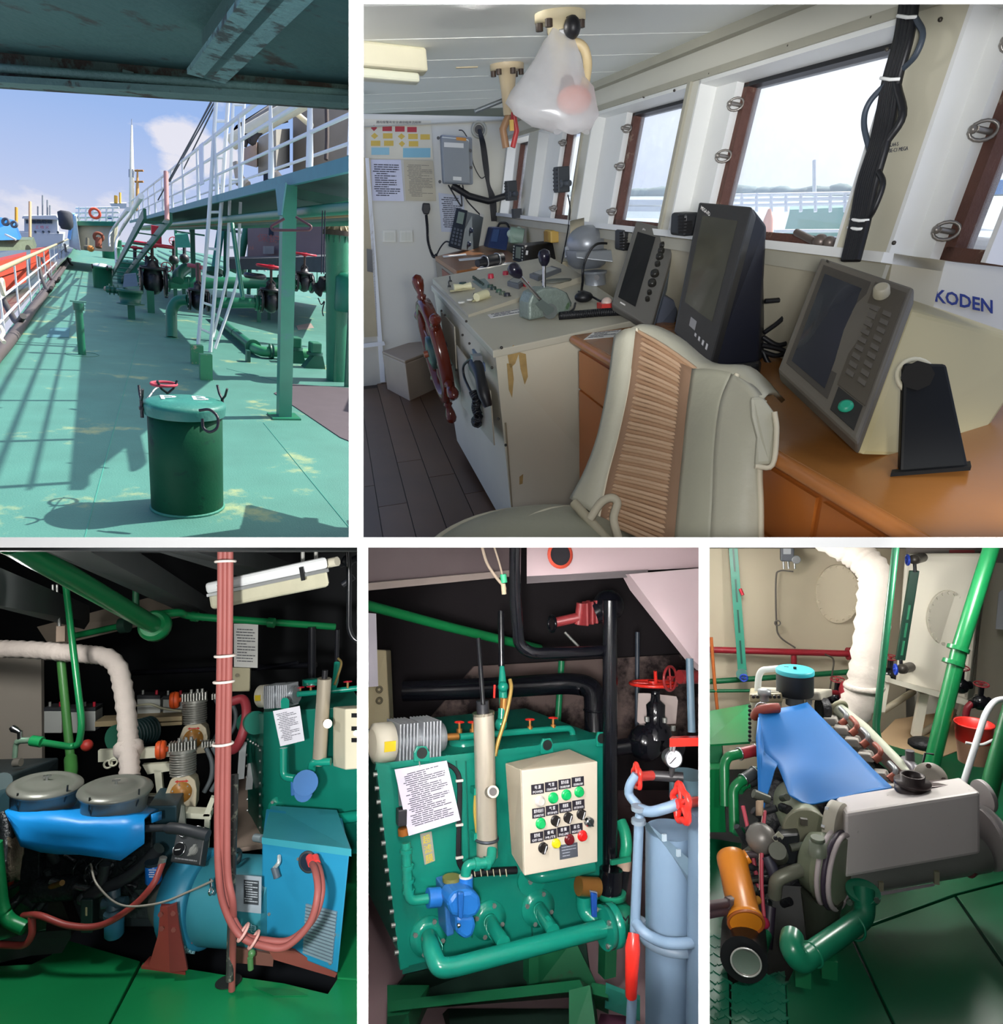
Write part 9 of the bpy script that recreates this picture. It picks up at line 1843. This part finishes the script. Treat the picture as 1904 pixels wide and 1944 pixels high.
Ls=[[(1440,1356),(1462,1349),(1488,1344),(1510,1340),(1532,1334)],[(1441,1388),(1470,1382),(1504,1376),(1534,1371),(1563,1366)],[(1452,1428),(1486,1418),(1524,1410),(1560,1403),(1594,1397)],[(1474,1452),(1510,1445),(1548,1440),(1588,1434),(1626,1429)],[(1486,1478),(1528,1474),(1568,1470),(1612,1466),(1657,1461)],[(1497,1506),(1532,1520),(1572,1514),(1626,1503),(1690,1492)],[(1500,1510),(1534,1527),(1574,1520),(1627,1508),(1691,1495)]]
rows=[]
for k,r in enumerate(Ls):
 dk_=3.02-.095*min(k,5.15);rows.append([P(x,y,dk_+.012*i-.02*math.sin(math.pi*i/4))for i,(x,y)in enumerate(r)])
MB().grid([cr(r,3)for r in zip(*[cr(r,3)for r in rows])]).obj('blue_sheet',TARP5,pn=P5,label='large blue plastic sheet spread over the main engine',cat='sheet',solid=.006)
rows=[[P(1440,1362,2.94),P(1446,1390,2.88),P(1450,1428,2.8),P(1476,1450,2.72)],[P(1436,1400,2.82),P(1440,1430,2.78),P(1446,1465,2.72),P(1470,1462,2.68)],[P(1438,1460,2.74),P(1440,1490,2.7),P(1446,1510,2.66),P(1462,1490,2.64)],[P(1440,1510,2.66),P(1444,1525,2.62),P(1450,1534,2.6),P(1452,1520,2.6)]]
MB().grid(rows).obj('blue_sheet',TARP5,pn=P5,label='torn blue sheet flap hanging down the engine side',cat='sheet',solid=.006)
t=thing('air_filter','dark cylindrical air filter with bright cyan lid on the engine','air filter',P(1510,1340,3.2),P5)
c=P(1509,1318,3.2);r_=33*3.2/F
MB().lathe(c,U5,[(0,r_*.95),(.01,r_),(.105,r_)],32).obj('element',M('#171c22',.5,v=.25,s=20),t);MB().lathe(c+U5*.105,U5,[(0,r_*1.03),(.016,r_*1.03),(.02,r_*.98)],32).obj('lid',M('#2fa8b4',.4,v=.06),t)
MB().cyl(c-U5*.05,c,r_*.5,n=20).obj('neck',M('#6d7478',.4,.3),t);MB().cyl(c+U5*.125,c+U5*.135,.008,n=8).obj('wing_nut',BLACK,t);MB().cbox(c+U5*.1255-B5*.035+A5*.03,B5*.01,A5*.004,U5*.001).obj('label_mark',M('#4a6a74',.5),t)
pipe5('white vent pipe bending down beside the air filter',[(1478,1269,3.35),(1446,1272,3.35),(1440,1284,3.35),(1438,1312,3.35)],.016,M('#cfd2d0',.4),'vent_pipe',.06)
pipe5('short white vent stub right of the air filter',[(1536,1318,3.3),(1535,1336,3.25)],.016,M('#cfd2d0',.4),'vent_pipe')
t=thing('oil_cooler','orange cylindrical oil cooler lying in the floor opening','oil cooler',P(1410,1760,2.3),P5)
a_,b_=P(1390,1634,2.42),P(1416,1752,2.2);ax=(b_-a_).normalized();L__=(b_-a_).length;r_=29*2.35/F
MB().lathe(a_,ax,[(-.03,r_*.6),(-.015,r_*.98),(.01,r_),(.03,r_*.96),(L__*.9,r_*.96),(L__*.92,r_*1.08),(L__*.97,r_*1.1),(L__,r_*1.02)],28).obj('shell',ORG,t)
MB().torus(b_,ax,r_*1.05,.005,28).obj('rim',M('#8d4a1c',.4),t);MB().prism([P(1393,1685,2.38),P(1410,1683,2.37),P(1410,1670,2.39),P(1392,1671,2.4)],-A5*.004).obj('maker_plate',M('#b9b9b3',.4),t)
MB().cyl(P(1395,1640,2.42),P(1420,1625,2.42),.024,n=12).cyl(P(1384,1650,2.43),P(1402,1650,2.41),.022,n=12).obj('port',ORG,t);MB().cyl(P(1408,1622,2.42),P(1436,1622,2.42),.012,n=10).obj('hose',M('#3a3236',.5),t)
MB().tube([P(1390,1728,2.25),P(1440,1708,2.3)],.014,10).obj('brass_pipe',M('#a8752c',.4,.4),t)
for dy in(0,14):MB().tube([P(1330,1722+dy*1.1,2.15),P(1395,1712+dy,2.26)],.015,10).obj('black_hose',M('#33262c',.5),t);MB().cyl(P(1380,1714+dy,2.23),P(1392,1711+dy,2.25),.019,n=6).obj('hose_nut',M('#4a4040',.4,.3),t)
t=thing('strainer_cylinder','dark open cylinder below the oil cooler with a shining glass end','strainer',P(1420,1850,2.2),P5)
a_,b_=P(1412,1765,2.32),P(1412,1822,2.15);ax=(b_-a_).normalized()
MB().tube([a_,b_],42*2.2/F,26).obj('barrel',M('#0d0f12',.4,v=.3),t);MB().lathe(P(1416,1827,2.14),(ax*.6-A5).normalized(),[(0,.045),(.003,.045)],28).obj('glass_end',M('#b9bdb6',.06,.9),t);MB().torus(P(1416,1827,2.135),(ax*.6-A5).normalized(),.046,.003,30).obj('glass_rim',M('#d8d8d4',.2,.6),t)
pipe5('green pipe leaning out of the floor opening beside the strainer',[(1432,1842,2.15),(1452,1775,2.3)],.024,M('#1d6a48',.35),'suction_pipe')
t=thing('discharge_pipe','large green discharge pipe with two elbows leaving the cooler','pipe',P(1510,1830,2.1),P5)
GPD=M('#147052',.28,v=.15)
MB().tube(bend([P(1640,1688,2.3),P(1642,1740,2.25),P(1600,1770,2.15),P(1548,1806,2.05),P(1520,1828,2.0),P(1500,1800,2.0),P(1504,1778,2.05)],.07,6),20*2.12/F,20).obj('pipe',GPD,t)
for p,q_ in((P(1622,1762,2.19),P(1600,1770,2.15)),(P(1542,1812,2.04),P(1560,1800,2.06))):MB().torus(p,p-q_,.036,.004,24).obj('weld_bead',GPD,t)
f_=MB().lathe(P(1638,1696,2.3),(U5*.9-A5*.2),[(0,.055),(.012,.055)],24).obj('flange',GPD,t);bolts_on(f_,[P(1612,1712,2.25),P(1664,1708,2.25)],-A5,.01,M('#4a5a50',.4))
for x,y in((1510,1838),(1560,1822)):MB().box(P(x,y,2.06),B5*.045,A5*.05,-U5*.06).obj('saddle',GD,t)
